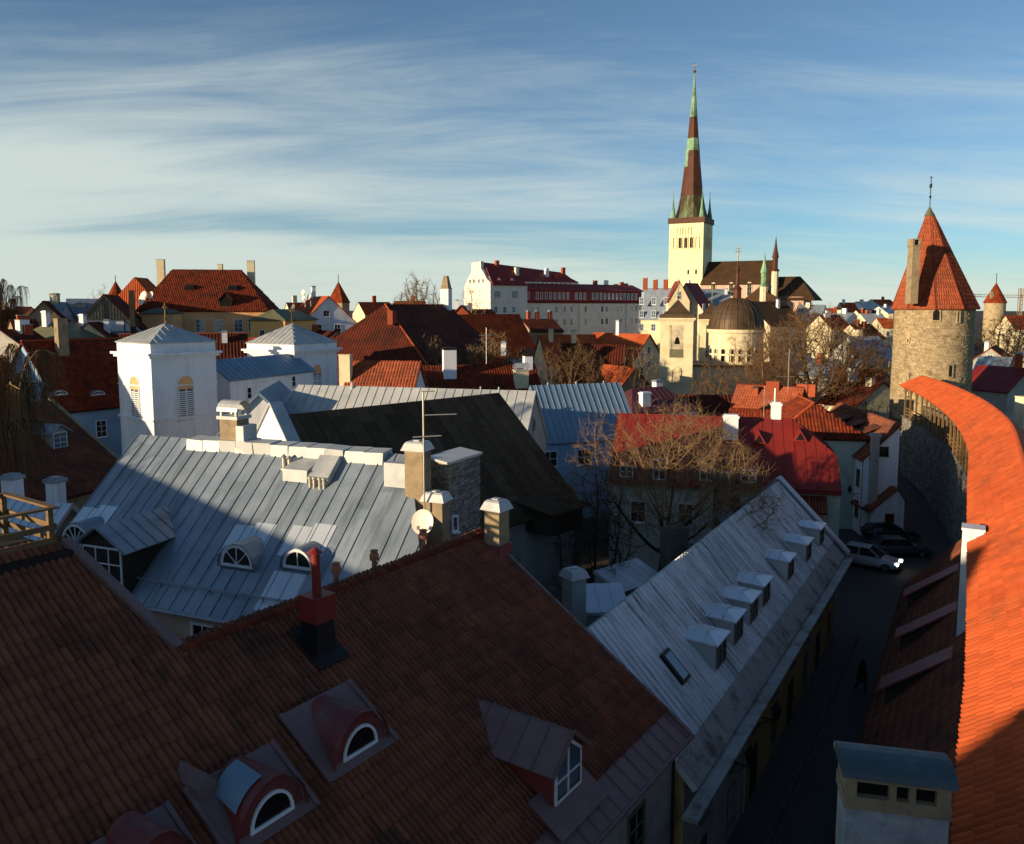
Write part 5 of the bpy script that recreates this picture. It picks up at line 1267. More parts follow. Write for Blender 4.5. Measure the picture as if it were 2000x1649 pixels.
# ---- person walking down the street
pp_ = PZ(1682, 1352, 0); per = thing('person', 'person in a black hooded coat walking along the dark street', 'person', (pp_.x, pp_.y, .004), R(25))
def skin(name, m, verts, edges, rad, root=0, parent=None, sub=1):
    me = bpy.data.meshes.new(name); me.from_pydata(verts, edges, []); o = link(name, me, parent); me.materials.append(MATS[m])
    sm = o.modifiers.new('skin', 'SKIN'); sv = me.skin_vertices[0].data
    for i, r in enumerate(rad): sv[i].radius = r if isinstance(r, tuple) else (r, r)
    sv[root].use_root = True
    o.modifiers.new('sub', 'SUBSURF').levels = sub; o.modifiers['sub'].render_levels = sub
    return o
vb = [(0,0,.95), (0,.01,1.15), (0,.02,1.38), (0,.02,1.5), (0,-.02,1.62), (0,-.02,1.74),
      (.1,0,.9), (.11,-.16,.52), (.11,-.08,.09), (.11,-.26,.05), (-.1,0,.9), (-.11,.1,.5), (-.11,.32,.16), (-.11,.24,.05),
      (.2,.02,1.42), (.27,.08,1.14), (.25,-.06,.92), (.25,-.1,.83), (-.2,.02,1.42), (-.27,-.04,1.14), (-.25,-.18,.94), (-.25,-.23,.86)]
eb = [(0,1),(1,2),(2,3),(3,4),(4,5),(0,6),(6,7),(7,8),(8,9),(0,10),(10,11),(11,12),(12,13),(2,14),(14,15),(15,16),(16,17),(2,18),(18,19),(19,20),(20,21)]
rb = [(.17,.13),(.16,.12),(.18,.12),.065,(.085,.1),(.075,.09),.1,.07,.05,.045,.1,.07,.05,.045,.075,.055,.045,.035,.075,.055,.045,.035]
skin('body', 'coat', vb, eb, rb, 0, per)
mb = MB(); mb.lathe([(.27, .62), (.25, .8), (.2, 1.05), (.21, 1.3), (.17, 1.44), (.08, 1.5)], 14); mb.build('coat', 'coat', per)
mb = MB(); mb.lathe([(.02, 1.8), (.1, 1.76), (.125, 1.66), (.11, 1.56), (.09, 1.5)], 12, (0, -.01)); mb.build('hood', 'coat', per)
# ---- wall lanterns
def lantern(label, p, n, arm=.9, post=None):
    t = thing('wall_lantern', label, 'lamp', p, math.atan2(n[1], n[0]))
    mb = MB(); mb.tube([(0, 0, 0), (arm, 0, 0)], .03, 8); mb.tube([(0, 0, -.4), (arm*.4, 0, -.22), (arm*.7, 0, -.02)], .018, 6); mb.tube([(arm, 0, 0), (arm, 0, .12)], .03, 8); mb.build('bracket', 'iron', t)
    mb = MB(); mb.lathe([(.1, .12), (.17, .5)], 6, (arm, 0)); mb.build('glass_body', 'glass', t)
    mb = MB()
    for j in range(6):
        a = math.pi*j/3; mb.bar((arm+.105*math.cos(a), .105*math.sin(a), .12), (arm+.175*math.cos(a), .175*math.sin(a), .5), .025)
    mb.lathe([(.22, .5), (.2, .53), (.08, .68), (.09, .72), (.02, .86), (.01, 1.0)], 6, (arm, 0)); mb.build('lamp_cap', 'iron', t)
    return t
q = HG.m @ Vector((-HG.L/2+8.6, HG.yw-.02, 3.5)); lantern('black iron lantern on a bracket at the ochre facade', q, rightG)
q = HG.m @ Vector((-HG.L/2+5.6, HG.yw-.06, 3.0)); lantern('small iron lantern on the grey faced end of the ochre facade', q, rightG, .6)
q = frame_of(e2) @ Vector((.6, .02, 3.6)); lantern('iron lantern on the narrow white house by the tower', q, (-1, 0, 0))

# ================================================================== MIDDLE DISTANCE
def hz(u0, v0, D0, u1, v1, D1):
    a, b = P(u0, v0, D0), P(u1, v1, D1); return a, b, (a.z+b.z)/2
def far_house(name, label, u0, v0, D0, u1, v1, D1, run, drop, **k):
    a, b, z = hz(u0, v0, D0, u1, v1, D1); return house(name, label, a, b, z, run, z-drop, **k)

# pale seamed roof with grey gable
a = P(585, 752, 68.0); b = P(1044, 764, 63.0); zz_ = (a.z+b.z)/2
HL = house('town_house', 'house with pale sunlit seamed roof and bare grey gable with arched vent', a, b, zz_, 4.6, zz_-4.4, wall='grey_plaster', roofm='zinc_light', cov='seam', covm='zinc_light', covk=dict(w=.75, hh=.05), hl=3.2, oh=.2, goh=.12)
HL.win('R', -.3, zz_-3.0, .7, 1.0, arch=True, fm='grey_plaster', gm='dark_void', nx=1, ny=1, fw=.1, d=.1)
mb = MB(); mb.tube([(HL.xb+.1, -4.5, HL.ze-.05), (HL.xb+.1, -4.4, HL.ze-1), (HL.xb+.05, -4.35, .2)], .06, 8); mb.build('downpipe', 'zinc_light', HL.e)
q = HL.loc(P(692, 760, 67)); mb = MB(); mb.tube([(q.x, -.2, zz_-.3), (q.x, -.2, zz_+.35)], .12, 8); mb.build('vent_pipe', 'zinc_light', HL.e)
for q in (-8, -3):
    mb = MB(); mb.tube([(HL.L/2-2+q*.3, 0, zz_), (HL.L/2-2+q*.3, 0, zz_+.25)], .06, 6); mb.build('vent_pipe', 'zinc_light', HL.e)
# cross wing with blue-grey roof, left of it
WG = far_house('town_house', 'narrow wing with plain blue grey sheet roof beside the white church', 505, 757, 63, 545, 752, 73, 3.4, 3.4, wall='white_plaster', roofm='zinc_blue', cov='seam', covm='zinc_blue', covk=dict(w=.8), oh=.2)
# olive/blue roof
HO = far_house('town_house', 'pale blue house with seamed roof half in olive sunlight and wooden gable', 1040, 753, 78, 1207, 748, 81, 4.6, 5.0, wall='blue_plaster', roofm='zinc_blue', cov='seam', covm='zinc_blue', covk=dict(w=.62, hh=.06), oh=.3)
mb = MB(); zt_ = HO.zr
mb.prism([(HO.xb+.01, -4.2, HO.ze+.3), (HO.xb+.01, 4.2, HO.ze+.3), (HO.xb+.01, 0, zt_-.2)], (.06, 0, 0)); bd = mb.build('gable_boarding', 'zinc_green', HO.e)
for y in np.arange(-3.8, 4, .4):
    mb = MB(); mb.box(HO.xb+.07, HO.xb+.1, y-.03, y+.03, HO.ze+.3, max(HO.ze+.4, zt_-.25-abs(y)*(zt_-HO.ze)/4.6)); mb.build('batten', 'zinc_green', bd)
q = HO.loc(P(1125, 880, 77)); HO.win('F', q.x, HO.ze-2.2, 1.5, 1.5, nx=2, ny=2, fm='white_paint'); HO.win('F', q.x-3.5, HO.ze-2.2, 1.5, 1.5, nx=2, ny=2)
for x in (-3, 0, 3):
    mb = MB(); mb.tube([(x, 0, zt_-.1), (x, 0, zt_+.25)], .07, 6); mb.build('vent_pipe', 'zinc_light', HO.e)
# purple hipped metal roof and dark wall behind the tree
HP = far_house('town_house', 'small white house with hipped purple sheet roof behind the blue roof', 1235, 757, 90, 1295, 757, 92, 3.6, 2.4, wall='white_plaster', roofm='purple_metal', cov='seam', covm='purple_metal', covk=dict(w=.7), hl=2.6, hr=2.6)
HP.chim(1.8, .6, 1.0, .9, .8); HP.chim(-2.2, -2.4, 1.3, 1.1, .7, capm='white_plaster')
far_house('shed', 'low dark brown roofed building between the bell tower and the red tiled house', 1290, 770, 96, 1440, 772, 96, 3.0, 2.5, wall='wood_dark', roofm='tile_far_dark')
# orange-red tiled houses right of the tree
HT = far_house('town_house', 'house with sunlit orange tiled roof and broad brick chimney', 1444, 753, 96, 1566, 756, 92, 4.2, 4.0, wall='cream_plaster', roofm='tile_red', cov='tile', covm='tile_cone', covk=dict(w=.3, c=.45, h=.07), ridge='tile_red')
q = HT.loc(P(1514, 750, 94)); HT.chim(q.x, -.3, .9, 1.5, .9, m='brick_red', capm='brick_red', cap='lip'); HT.chim(q.x+3.6, .4, .8, 2.0, .9, m='brick_red', capm='brick_red', cap='lip'); q = roofhit(HT, 1477, 770); HT.chim(q.x, q.y, .8, .5, .5, m='brick_red', capm='iron')
HT2 = far_house('town_house', 'hip roofed house with weathered red tiles above the red sheet roof', 1560, 772, 80, 1590, 790, 74, 4.4, 3.0, wall='pale_green_plaster', roofm='tile_red', cov='tile', covm='tile_red', covk=dict(w=.3, c=.45, h=.07), hl=2.5, hr=2.4, ridge='tile_orange')
far_house('town_house', 'lower wing with weathered red tiled roof under the brick chimney', 1430, 800, 82, 1545, 800, 80, 3.2, 2.6, wall='pale_green_plaster', roofm='tile_red', cov='tile', covm='tile_red', covk=dict(w=.3, c=.45, h=.07))
m3 = thing('antenna_mast', 'slender aerial mast above the orange tiled roof', 'antenna', (P(1539, 760, 90).x, 90, 0)); aerial(m3, 90, 1539, 765, 683, ((1516, 1552, 735, 736), (1530, 1548, 690, 690)), r=.05)
m4 = thing('antenna_mast', 'slender aerial mast before the red tiled house', 'antenna', (P(1492, 800, 72).x, 72, 0)); aerial(m4, 72, 1492, 825, 755, ((1490, 1510, 785, 782),), r=.035)

# orange roof row with chimneys
HX = far_house('town_house', 'low house with sunlit orange tiled roof and tall white chimneys', 690, 706, 80, 818, 709, 79, 4.0, 4.0, wall='white_plaster', roofm='tile_far_orange', cov='tile', covm='tile_cone', covk=dict(w=.3, c=.48, h=.07))
q = HX.loc(P(672, 735, 98)); chimney(HX.e, -HX.L/2-.2, -1.6, HX.zr-4, HX.zr+.8, 1.1, .8, 'cream_plaster', 'cream_plaster', 'lip')
HX2 = far_house('town_house', 'house with long dull red tiled roof next to the sunlit orange one', 818, 711, 94, 1040, 712, 98, 4.4, 4.0, wall='white_plaster', roofm='tile_far_dark', cov='tile', covm='tile_red', covk=dict(w=.3, c=.48, h=.07))
q = roofhit(HX2, 878, 735); HX2.chim(q.x, q.y, 3.2, 1.5, .9, cap='flat', capm='iron')
q = HX2.loc(P(1022, 740, 94)); chimney(HX2.e, q.x, -2.6, HX2.zr-5, HX2.zr-.6, 1.6, 1.0, 'cream_plaster', 'zinc_light', 'vault'); chimney(HX2.e, q.x+1.5, -.5, HX2.zr-4, HX2.zr+1.0, 1.0, .9, 'white_plaster', 'iron', 'vault')
# big hipped roof
HH = far_house('hall', 'tall hall with huge dark red hipped tiled roof and obelisk chimney', 752, 593, 112, 872, 597, 132, 13, 10.5, wall='white_plaster', roofm='tile_far_dark', hl=9.5, ridge='tile_far_orange', cat='building')
q = HH.loc(P(863, 590, 128)); c = chimney(HH.e, HH.L/2-1.0, -.4, HH.zr-1, HH.zr+2.6, 1.5, 1.4, 'white_plaster', 'dirty_plaster', 'lip')
mb = MB(); x = HH.L/2-1.0; mb.add([(x+a*.7, -.4+b*.65, HH.zr+2.6) for a, b in ((-1,-1),(1,-1),(1,1),(-1,1))]+[(x+a*.35, -.4+b*.3, HH.zr+4.6) for a, b in ((-1,-1),(1,-1),(1,1),(-1,1))], [(0,1,5,4),(1,2,6,5),(2,3,7,6),(3,0,4,7),(4,5,6,7)]); mb.build('chimney_top', 'dirty_plaster', c)
q = roofhit(HH, 766, 625); HH.chim(q.x, q.y, 1.2, 1.3, .8, m='brick_red', capm='brick_red', cap='lip')

# ---- white church with two square towers
def bell(label, u, D, ang, side, vtop, vcor, vapex, vb, louv):
    c = P(u, 700, D); t = thing('church_tower', label, 'tower', (c.x, c.y, 0), ang); s = side/2
    zc = zat(u, vcor, D); zt = zat(u, vtop, D); za = zat(u, vapex, D)
    mb = MB(); mb.box(-s, s, -s, s, 0, zt); mb.build('wall', 'white_plaster', t)
    mb = MB(); mb.box(-s-.45, s+.45, -s-.45, s+.45, zc-.1, zc+.12); mb.box(-s-.25, s+.25, -s-.25, s+.25, zc-.35, zc-.101); mb.build('cornice', 'white_plaster', t)
    zm = zat(u, vcor+60, D); mb = MB(); mb.box(-s-.06, s+.06, -s-.06, s+.06, zm-.06, zm+.06); mb.build('band', 'white_plaster', t)
    z5 = zat(u, vcor+122, D); mb = MB(); mb.box(-s-.14, s+.14, -s-.14, s+.14, z5-.08, z5+.08); mb.build('band', 'white_plaster', t)
    o = s+.12
    ring = [(-o,-o,zt), (o,-o,zt), (o,o,zt), (-o,o,zt)]
    for i in range(4):
        sl = Slope([ring[i], ring[(i+1) % 4], (0,0,za)]); r = slab(sl, t, 'zinc_light', th=.08); seams(sl, r, 'zinc_light', w=.75)
    mb = MB(); mb.tube([(0,0,za), (0,0,za+1.9)], .04, 6); mb.lathe([(.02, za+.25), (.14, za+.4), (.02, za+.55)], 8); mb.box(-.3, .3, -.03, .03, za+1.45, za+1.53); mb.lathe([(.02, za+1.25), (.25, za+1.5), (.02, za+1.75)], 6); mb.build('cross', 'gold', t)
    zw = zat(u, louv[0], D); hw_ = zat(u, louv[1], D)-zw
    for (ux, n, o_) in (((1,0,0), (0,-1,0), (0,-s,0)), ((0,-1,0), (-1,0,0), (-s,0,0)), ((0,1,0), (1,0,0), (s,0,0))):
        f = window(t, (o_[0], o_[1], zw), ux, n, 1.65, hw_, fm='white_plaster', gm='yellow_plaster', arch=True, nx=1, ny=1, fw=.07, d=.07)
        ux = Vector(ux); n = Vector(n); sh_ = MB(); hh_ = hw_*.68; pb = Vector((o_[0], o_[1], 0))+n*.025; qa_, qb_ = pb-ux*.72, pb+ux*.72; bk_ = MB(); bk_.add([(qa_.x, qa_.y, zw+.1), (qb_.x, qb_.y, zw+.1), (qb_.x, qb_.y, zw+hh_), (qa_.x, qa_.y, zw+hh_)], [(0,1,2,3)]); bk_.build('louvre_back', 'zinc_dark', f)
        for sx in (-.37, .37):
            for q in range(14):
                z = zw+.15+q*(hh_-.2)/14; p = Vector((o_[0], o_[1], 0))+ux*sx+n*.05
                a = p-ux*.3; b = p+ux*.3; sh_.bar((a.x, a.y, z), (b.x, b.y, z), .05, .09)
            for e_ in (-.33, .33):
                p = Vector((o_[0], o_[1], 0))+ux*(sx+e_)+n*.06; sh_.bar((p.x, p.y, zw+.1), (p.x, p.y, zw+hh_), .05, .05)
        sh_.build('shutter', 'white_paint', f)
    return t
bell('tall white square church tower with louvred arched windows and pyramid sheet roof', 326, 76, R(-39), 6.3, 667, 688, 632, 880, (815, 728))
bell('lower white church tower beside the pale blue nave roof', 572, 96, R(-28), 7.3, 669, 682, 632, 800, (770, 708))
HN = far_house('church', 'white church nave with shallow blue grey seamed roof between two towers', 405, 697, 80, 572, 697, 92, 3.0, 1.9, wall='white_plaster', roofm='zinc_blue', cov='seam', covm='zinc_blue', covk=dict(w=.8), cat='church', oh=.25)
q = HN.loc(P(462, 790, 82)); HN.win('F', q.x, zat(462, 778, 82), .7, 1.2, fm='white_plaster', nx=1, ny=2)
HN.win('F', q.x+7, zat(462, 778, 82)+.6, .7, 1.2, fm='white_plaster', nx=1, ny=2)

# ---- Orthodox church: bell tower, small tower and dome
def otower(label, u, D, ang, side, vcor, vroof, vap, parent=None):
    c = P(u, 700, D); t = thing('bell_tower', label, 'tower', (c.x, c.y, 0), ang); s = side/2
    zc = zat(u, vcor, D); za = zat(u, vap, D); zr = zat(u, vroof, D)
    # belfry: four corner piers and lower body
    zb = zat(u, 697, D); zt = zc-.9
    mb = MB(); mb.box(-s, s, -s, s, 0, zb); mb.box(-s, s, -s, s, zt, zc)
    for a in (-1, 1):
        for b in (-1, 1): mb.box(min(a*s, a*s*.42), max(a*s, a*s*.42), min(b*s, b*s*.42), max(b*s, b*s*.42), zb, zt)
    mb.build('wall', 'cream_plaster', t)
    mb = MB(); mb.box(-s-.35, s+.35, -s-.35, s+.35, zc, zc+.25); mb.box(-s-.2, s+.2, -s-.2, s+.2, zc-.2, zc-.002)
    for i in range(9):
        for a in (-1, 1): mb.cbox((-s+i*side/8, a*(s+.2), zc-.08), .14, .1, .14); mb.cbox((a*(s+.2), -s+i*side/8, zc-.08), .1, .14, .14)
    mb.build('cornice', 'cream_plaster', t)
    mb = MB(); mb.box(-s-.15, s+.15, -s-.15, s+.15, zc+.25, zr); mb.build('attic', 'dome_metal', t)
    mb = MB(); pr = [(s*1.28, zr), (s*.95, zr+(za-zr)*.18), (s*.62, zr+(za-zr)*.45), (s*.3, zr+(za-zr)*.75), (.05, za)]; mb.lathe(pr, 4, ph=math.pi/4); mb.build('roof', 'dome_metal', t)
    mb = MB(); mb.tube([(0,0,za-.2), (0,0,za+3.2)], .07, 6); mb.lathe([(.05, za+.1), (.22, za+.35), (.05, za+.6)], 8); mb.box(-.55, .55, -.05, .05, za+2.2, za+2.3); mb.box(-.3, .3, -.05, .05, za+2.7, za+2.8); mb.build('cross', 'gold', t)
    for (sx, sy) in ((0,-1), (-1,0)):
        mb = MB(); mb.box(-s*.42 if sx == 0 else -s-.05, s*.42 if sx == 0 else -s+.05, -s-.05 if sy else -s*.42, -s+.05 if sy else s*.42, zb+.02, zb+1.3); mb.build('balustrade', 'zinc_green', t)
    mb = MB(); mb.lathe([(.45, zb+2.0), (.4, zb+2.3), (.25, zb+2.9), (.1, zb+3.1)], 10); mb.build('bell', 'copper_brown', t)
    zn = zat(u, 745, D); window(t, (0, -s, zn), (1,0,0), (0,-1,0), 1.6, 2.6, arch=True, fm='cream_plaster', gm='cream_plaster', nx=1, ny=1, fw=.2, d=.15)
    return t
otower('cream square bell tower with dark bell shaped roof and open belfry', 1322, 128, R(-14), 5.0, 624, 614, 585)
otower('second belfry with dark pointed roof half hidden behind the dome', 1388, 156, R(-14), 4.6, 626, 614, 590)
c = P(1436, 700, 147); dm = thing('domed_church', 'round cream church drum under a large ribbed brown dome', 'church', (c.x, c.y, 0), R(-14))
rd = 4.8; zs_ = zat(1436, 643, 147)
mb = MB(); mb.lathe([(rd, 0), (rd, zs_)], 32); mb.build('drum', 'cream_plaster', dm)
mb = MB(); mb.lathe([(rd+.3, zs_-.6), (rd+.35, zs_-.3), (rd+.35, zs_)], 32); mb.lathe([(rd+.15, zs_-4.6), (rd+.15, zs_-4.3)], 32); mb.build('cornice', 'cream_plaster', dm)
zd = zat(1436, 582, 147); k = 10; pr = [((rd+.1)*math.cos(math.pi/2*j/k)**.9 if j < k else .15, zs_+(zd-zs_)*math.sin(math.pi/2*j/k)) for j in range(k+1)]
mb = MB(); mb.lathe(pr, 40); mb.build('dome', 'dome_metal', dm)
for j in range(28):
    a = 2*math.pi*j/28; mb = MB(); mb.tube([((r+.02)*math.cos(a), (r+.02)*math.sin(a), z) for r, z in pr[:-1]], .05, 4); mb.build('rib', 'dome_metal', dm)
zl = zat(1436, 566, 147); mb = MB(); mb.lathe([(.75, zd-.2), (.7, zl), (.9, zl+.1), (.35, zl+.8), (.25, zl+3), (.45, zl+3.6), (.15, zl+4.3), (.08, zl+5.2)], 8); mb.build('lantern', 'copper_brown', dm)
mb = MB(); z = zl+5.2; mb.tube([(0,0,z-.3), (0,0,z+2.6)], .09, 6); mb.box(-.5, .5, -.06, .06, z+1.5, z+1.62); mb.box(-.3, .3, -.06, .06, z+2, z+2.12); mb.build('cross', 'gold', dm)
for j in range(12):
    a = -math.pi/2+(j-5.5)*.32; n = Vector((math.cos(a), math.sin(a), 0)); window(dm, n*(rd*.995)+Vector((0,0,zat(1436, 705, 147))), (-n.y, n.x, 0), n, 1.0, 2.6, arch=True, fm='cream_plaster', nx=1, ny=2, fw=.12, sill=False)
mb = MB(); mb.box(-8, 6, -7, 3, 0, zat(1436, 712, 147)); mb.build('nave', 'cream_plaster', dm)
mb = MB(); mb.box(-8.3, 6.3, -7.3, 3.3, zat(1436, 712, 147), zat(1436, 712, 147)+.3); mb.build('nave_roof', 'dome_metal', dm)

# ================================================================== FAR: great church with spire
c = P(1355, 500, 330); ca_ = math.atan2(-.47, .88)
oc = thing('great_church', 'tall pale church tower with slim copper spire and long brown roofed nave', 'church', (c.x, c.y+6, 0), ca_)
Dk = 330; s = 7.0; ztb = zat(1345, 436, Dk)
mb = MB(); mb.box(-s, s, -s, s, 0, ztb); mb.build('tower', 'church_plaster', oc)
mb = MB(); mb.box(-s-.5, s+.5, -s-.5, s+.5, ztb, ztb+2.2); mb.build('parapet', 'copper_brown', oc)
zap_ = zat(1356, 134, Dk); zsp = ztb+2.0
def zv_(v): return zat(1345, v, Dk)
prof = [(6.9, zsp), (5.6, zv_(405)), (4.6, zv_(380)), (4.0, zv_(355)), (3.3, zv_(322)), (2.75, zv_(290)), (2.2, zv_(265)), (1.5, zv_(222)), (.75, zv_(175)), (.15, zap_)]
mt = ['copper_green', 'copper_brown', 'copper_patchy']
mb = MB(); N8 = 8; ph = math.pi/8
sch = [[2]*8, [2,2,2,2,2,1,2,2], [1]*8, [1]*8, [1,0,0,1,0,1,0,1], [0]*8, [1]*8, [0]*8, [0]*8]
for i in range(9):
    (r0_, z0_), (r1_, z1_) = prof[i], prof[i+1]
    for j in range(8):
        a0, a1 = ph+2*math.pi*j/8, ph+2*math.pi*(j+1)/8
        mb.add([(r0_*math.cos(a0), r0_*math.sin(a0), z0_), (r0_*math.cos(a1), r0_*math.sin(a1), z0_), (r1_*math.cos(a1), r1_*math.sin(a1), z1_), (r1_*math.cos(a0), r1_*math.sin(a0), z1_)], [(0,1,2,3)], m=sch[i][(j+2) % 8])
mb.build('spire', mt, oc)
mb = MB(); mb.lathe([(.1, zap_-.3), (.7, zap_+.5), (.1, zap_+1.3)], 8); mb.tube([(0,0,zap_), (0,0,zap_+4)], .18, 6); mb.box(-.7, .7, -.1, .1, zap_+2.8, zap_+3.1); mb.build('finial', 'gold', oc)
for a in (-1, 1):
    for b in (-1, 1):
        mb = MB(); mb.lathe([(1.2, ztb+2), (1.0, ztb+3.5), (.45, ztb+7), (.05, ztb+12)], 8, (a*(s-1.1), b*(s-1.1))); mb.tube([(a*(s-1.1), b*(s-1.1), ztb+11.8), (a*(s-1.1), b*(s-1.1), ztb+13.5)], .1, 5); mb.build('pinnacle', 'copper_green', oc)
for x in (-4.6, -2.3, 0, 2.3, 4.6):
    for (ux, n, o_) in (((1,0,0), (0,-1,0), (x, -s)), ((0,1,0), (1,0,0), (s, x))):
        window(oc, (o_[0], o_[1], zat(1345, 486, Dk)), ux, n, 1.8, 5.0, arch=True, fm='church_plaster', gm='dark_void' if abs(x) < 3 else 'cream_plaster', nx=2 if abs(x) < 3 else 1, ny=1, fw=.25, d=.35, sill=False)
        if abs(x) < 4: window(oc, (o_[0]-(0 if n[0] else 1), o_[1], zat(1345, 459, Dk)), ux, n, 1.6, 3.6, arch=True, fm='church_plaster', gm='cream_plaster', nx=1, ny=1, fw=.3, d=.3, sill=False)
for x in (1.2, 4.4): window(oc, (x, -s, zat(1345, 537, Dk)), (1,0,0), (0,-1,0), 1.0, 2.4, arch=True, fm='church_plaster', gm='dark_void', nx=1, ny=1, fw=.15, sill=False)
zn_ = zat(1440, 509, 325); zne = zat(1440, 553, 318); xn = 26.0
mb = MB(); mb.prism([(s, -9, 0), (s, 13, 0), (s, 13, zne), (s, 2, zn_-.5), (s, -9, zne)], (xn, 0, 0)); mb.build('nave', 'pink_plaster', oc)
for sg in ((Slope([(s-.2, -9.6, zne-.4), (s+xn+.3, -9.6, zne-.4), (s+xn+.3, 2, zn_), (s-.2, 2, zn_)])), Slope([(s+xn+.3, 13.6, zne-.4), (s-.2, 13.6, zne-.4), (s-.2, 2, zn_), (s+xn+.3, 2, zn_)])): slab(sg, oc, 'church_roof', 'nave_roof', th=.4)
for x in (5, 12, 19): window(oc, (s+x, -9, zat(1450, 579, 318)), (1,0,0), (0,-1,0), 2.0, 5.5, arch=True, fm='cream_plaster', nx=2, ny=3, fw=.2, d=.2, sill=False)
# choir
zk = zat(1555, 539, 312); zke = zat(1555, 580, 308); x0 = s+xn
mb = MB(); mb.box(x0, x0+13, -8, 12, 0, zke); mb.build('choir', 'pink_plaster', oc)
for pts in ([(x0, -9, zke-1), (x0+17, -9, zke-1), (x0+10, 2, zk), (x0, 2, zk)], [(x0+17, -9, zke-1), (x0+17, 13, zke-1), (x0+10, 2, zk)], [(x0+17, 13, zke-1), (x0, 13, zke-1), (x0, 2, zk), (x0+10, 2, zk)]): slab(Slope(pts), oc, 'church_roof', 'choir_roof', th=.4)
mb = MB(); zk2 = zat(1520, 560, 305); mb.prism([(x0-9, -15, 0), (x0+5, -15, 0), (x0+5, -15, zke-1), (x0-2, -15, zk2), (x0-9, -15, zke-2)], (0, 7, 0)); mb.build('side_chapel', 'church_roof', oc)
for (u, v0, v1, r_, mm, hm) in ((1514, 548, 462, 1.3, 'cream_plaster', 'copper_brown'), (1493, 590, 492, 1.5, 'cream_plaster', 'copper_green')):
    p = P(u, 520, 308); l = inv_frame(oc) @ p; zt_ = zat(u, v1, 308)
    mb = MB(); mb.lathe([(r_, 5), (r_, zt_-13)], 8, (l.x, l.y)); tt = mb.build('turret', mm, oc)
    mb = MB(); mb.lathe([(r_+.3, zt_-13), (r_+.3, zt_-12.4), (r_*.75, zt_-12), (r_*.75, zt_-8), (r_*1.0, zt_-7.8), (r_*.4, zt_-4), (.05, zt_)], 8, (l.x, l.y)); mb.build('turret_roof', hm, tt)

# ---- big cream building with red mansard roofs
Dc_ = 225; fa = math.atan2(.60, .8)
c = P(958, 600, Dc_); cb_ = thing('apartment_building', 'large cream apartment block with curved gable, red mansard roof and long window wing', 'building', (c.x, c.y, 0), fa)
def bz(v): return zat(1000, v, Dc_)
k_ = Dc_/F/math.cos(fa)*1.10
def bx_(u): return (u-958)*k_
g_ = MB(); dep = 13.0
# curved gable wall on the -x end
yv = lambda u: dep*(958-u)/78.0
gp = [(0, 0), (0, bz(552)), (yv(948), bz(545)), (yv(938), bz(531)), (yv(931), bz(524)), (yv(930), bz(509)), (yv(903), bz(511)), (yv(902), bz(528)), (yv(895), bz(538)), (yv(888), bz(547)), (yv(880), bz(556)), (dep*1.05, 0)]
g_.prism([(-.01, y, z) for y, z in gp], (1.0, 0, 0)); g_.build('gable_wall', 'block_plaster', cb_)
mb = MB(); mb.box(1.0, bx_(1024), .02, dep, 0, bz(553)); mb.build('wall', 'block_plaster', cb_)
for (u, v, w, h) in ((970, 575, 2.4, 2.2), (1001, 575, 2.4, 2.2), (967, 604, 1.3, 1.9), (983, 604, 1.3, 1.9), (999, 604, 1.3, 1.9)): window(cb_, (bx_(u), .02, bz(v+8)), (1,0,0), (0,-1,0), w, h, nx=2, ny=1, fw=.12, gm='glass_pale')
for (y, z) in ((3.5, bz(552)), (5.5, bz(552)), (8, bz(552)), (10, bz(552))): window(cb_, (-.01, y, z), (0,-1,0), (-1,0,0), .8, 1.1, nx=1, ny=1, fm='block_plaster', sill=False)
rr_ = slab(Slope([(.5, -.6, bz(556)), (bx_(1022), -.6, bz(556)), (bx_(1008), 3.2, bz(521)), (bx_(962), 3.2, bz(521))]), cb_, 'red_metal_far', 'mansard', th=.3)
for u in (975, 998):
    x = bx_(u); mb = MB(); mb.prism([(x-.9, .4, bz(553)), (x+.9, .4, bz(553)), (x+.9, .4, bz(547)), (x, .4, bz(541)), (x-.9, .4, bz(547))], (0, 3, 0)); D = mb.build('dormer', 'red_metal_far', cb_); window(D, (x, .4, bz(553)+.1), (1,0,0), (0,-1,0), 1.1, 1.2, arch=True, sill=False, name='window_frame', fw=.12)
main_r = slab(Slope([(1, 3.2, bz(537)), (bx_(1150), 6.0, bz(549)), (bx_(1136), 8.5, bz(514)), (1, 8.0, bz(508))]), cb_, 'red_metal_far', 'main_roof', th=.3)
mb = MB(); mb.box(bx_(1024), bx_(1148), 5.5, dep, 0, bz(545)); mb.build('upper_wall', 'block_plaster', cb_)
mb = MB(); mb.box(bx_(1024), bx_(1142), 4.2, 5.5, bz(558), bz(545)); at_ = mb.build('attic', 'block_plaster', cb_)
for u in range(1052, 1125, 9): window(cb_, (bx_(u), 4.2, bz(555)), (1,0,0), (0,-1,0), .8, 1.0, nx=1, ny=1, sill=False, fw=.08)
slab(Slope([(bx_(1030), 3.8, bz(546)), (bx_(1140), 3.8, bz(546)), (bx_(1120), 7, bz(527)), (bx_(1040), 7, bz(527))]), cb_, 'red_metal_far', 'attic_roof', th=.2)
for (u, v0, v1, y, m) in ((997, 530, 505, 7.5, 'brick_red'), (1085, 535, 518, 6, 'white_plaster'), (1012, 548, 520, 2, 'block_plaster'), (1101, 540, 530, 5.5, 'brick_red'), (1127, 530, 514, 8, 'brick_red')): chimney(cb_, bx_(u), y, bz(v0)-1, bz(v1), 1.1, .9, m, m, 'lip')
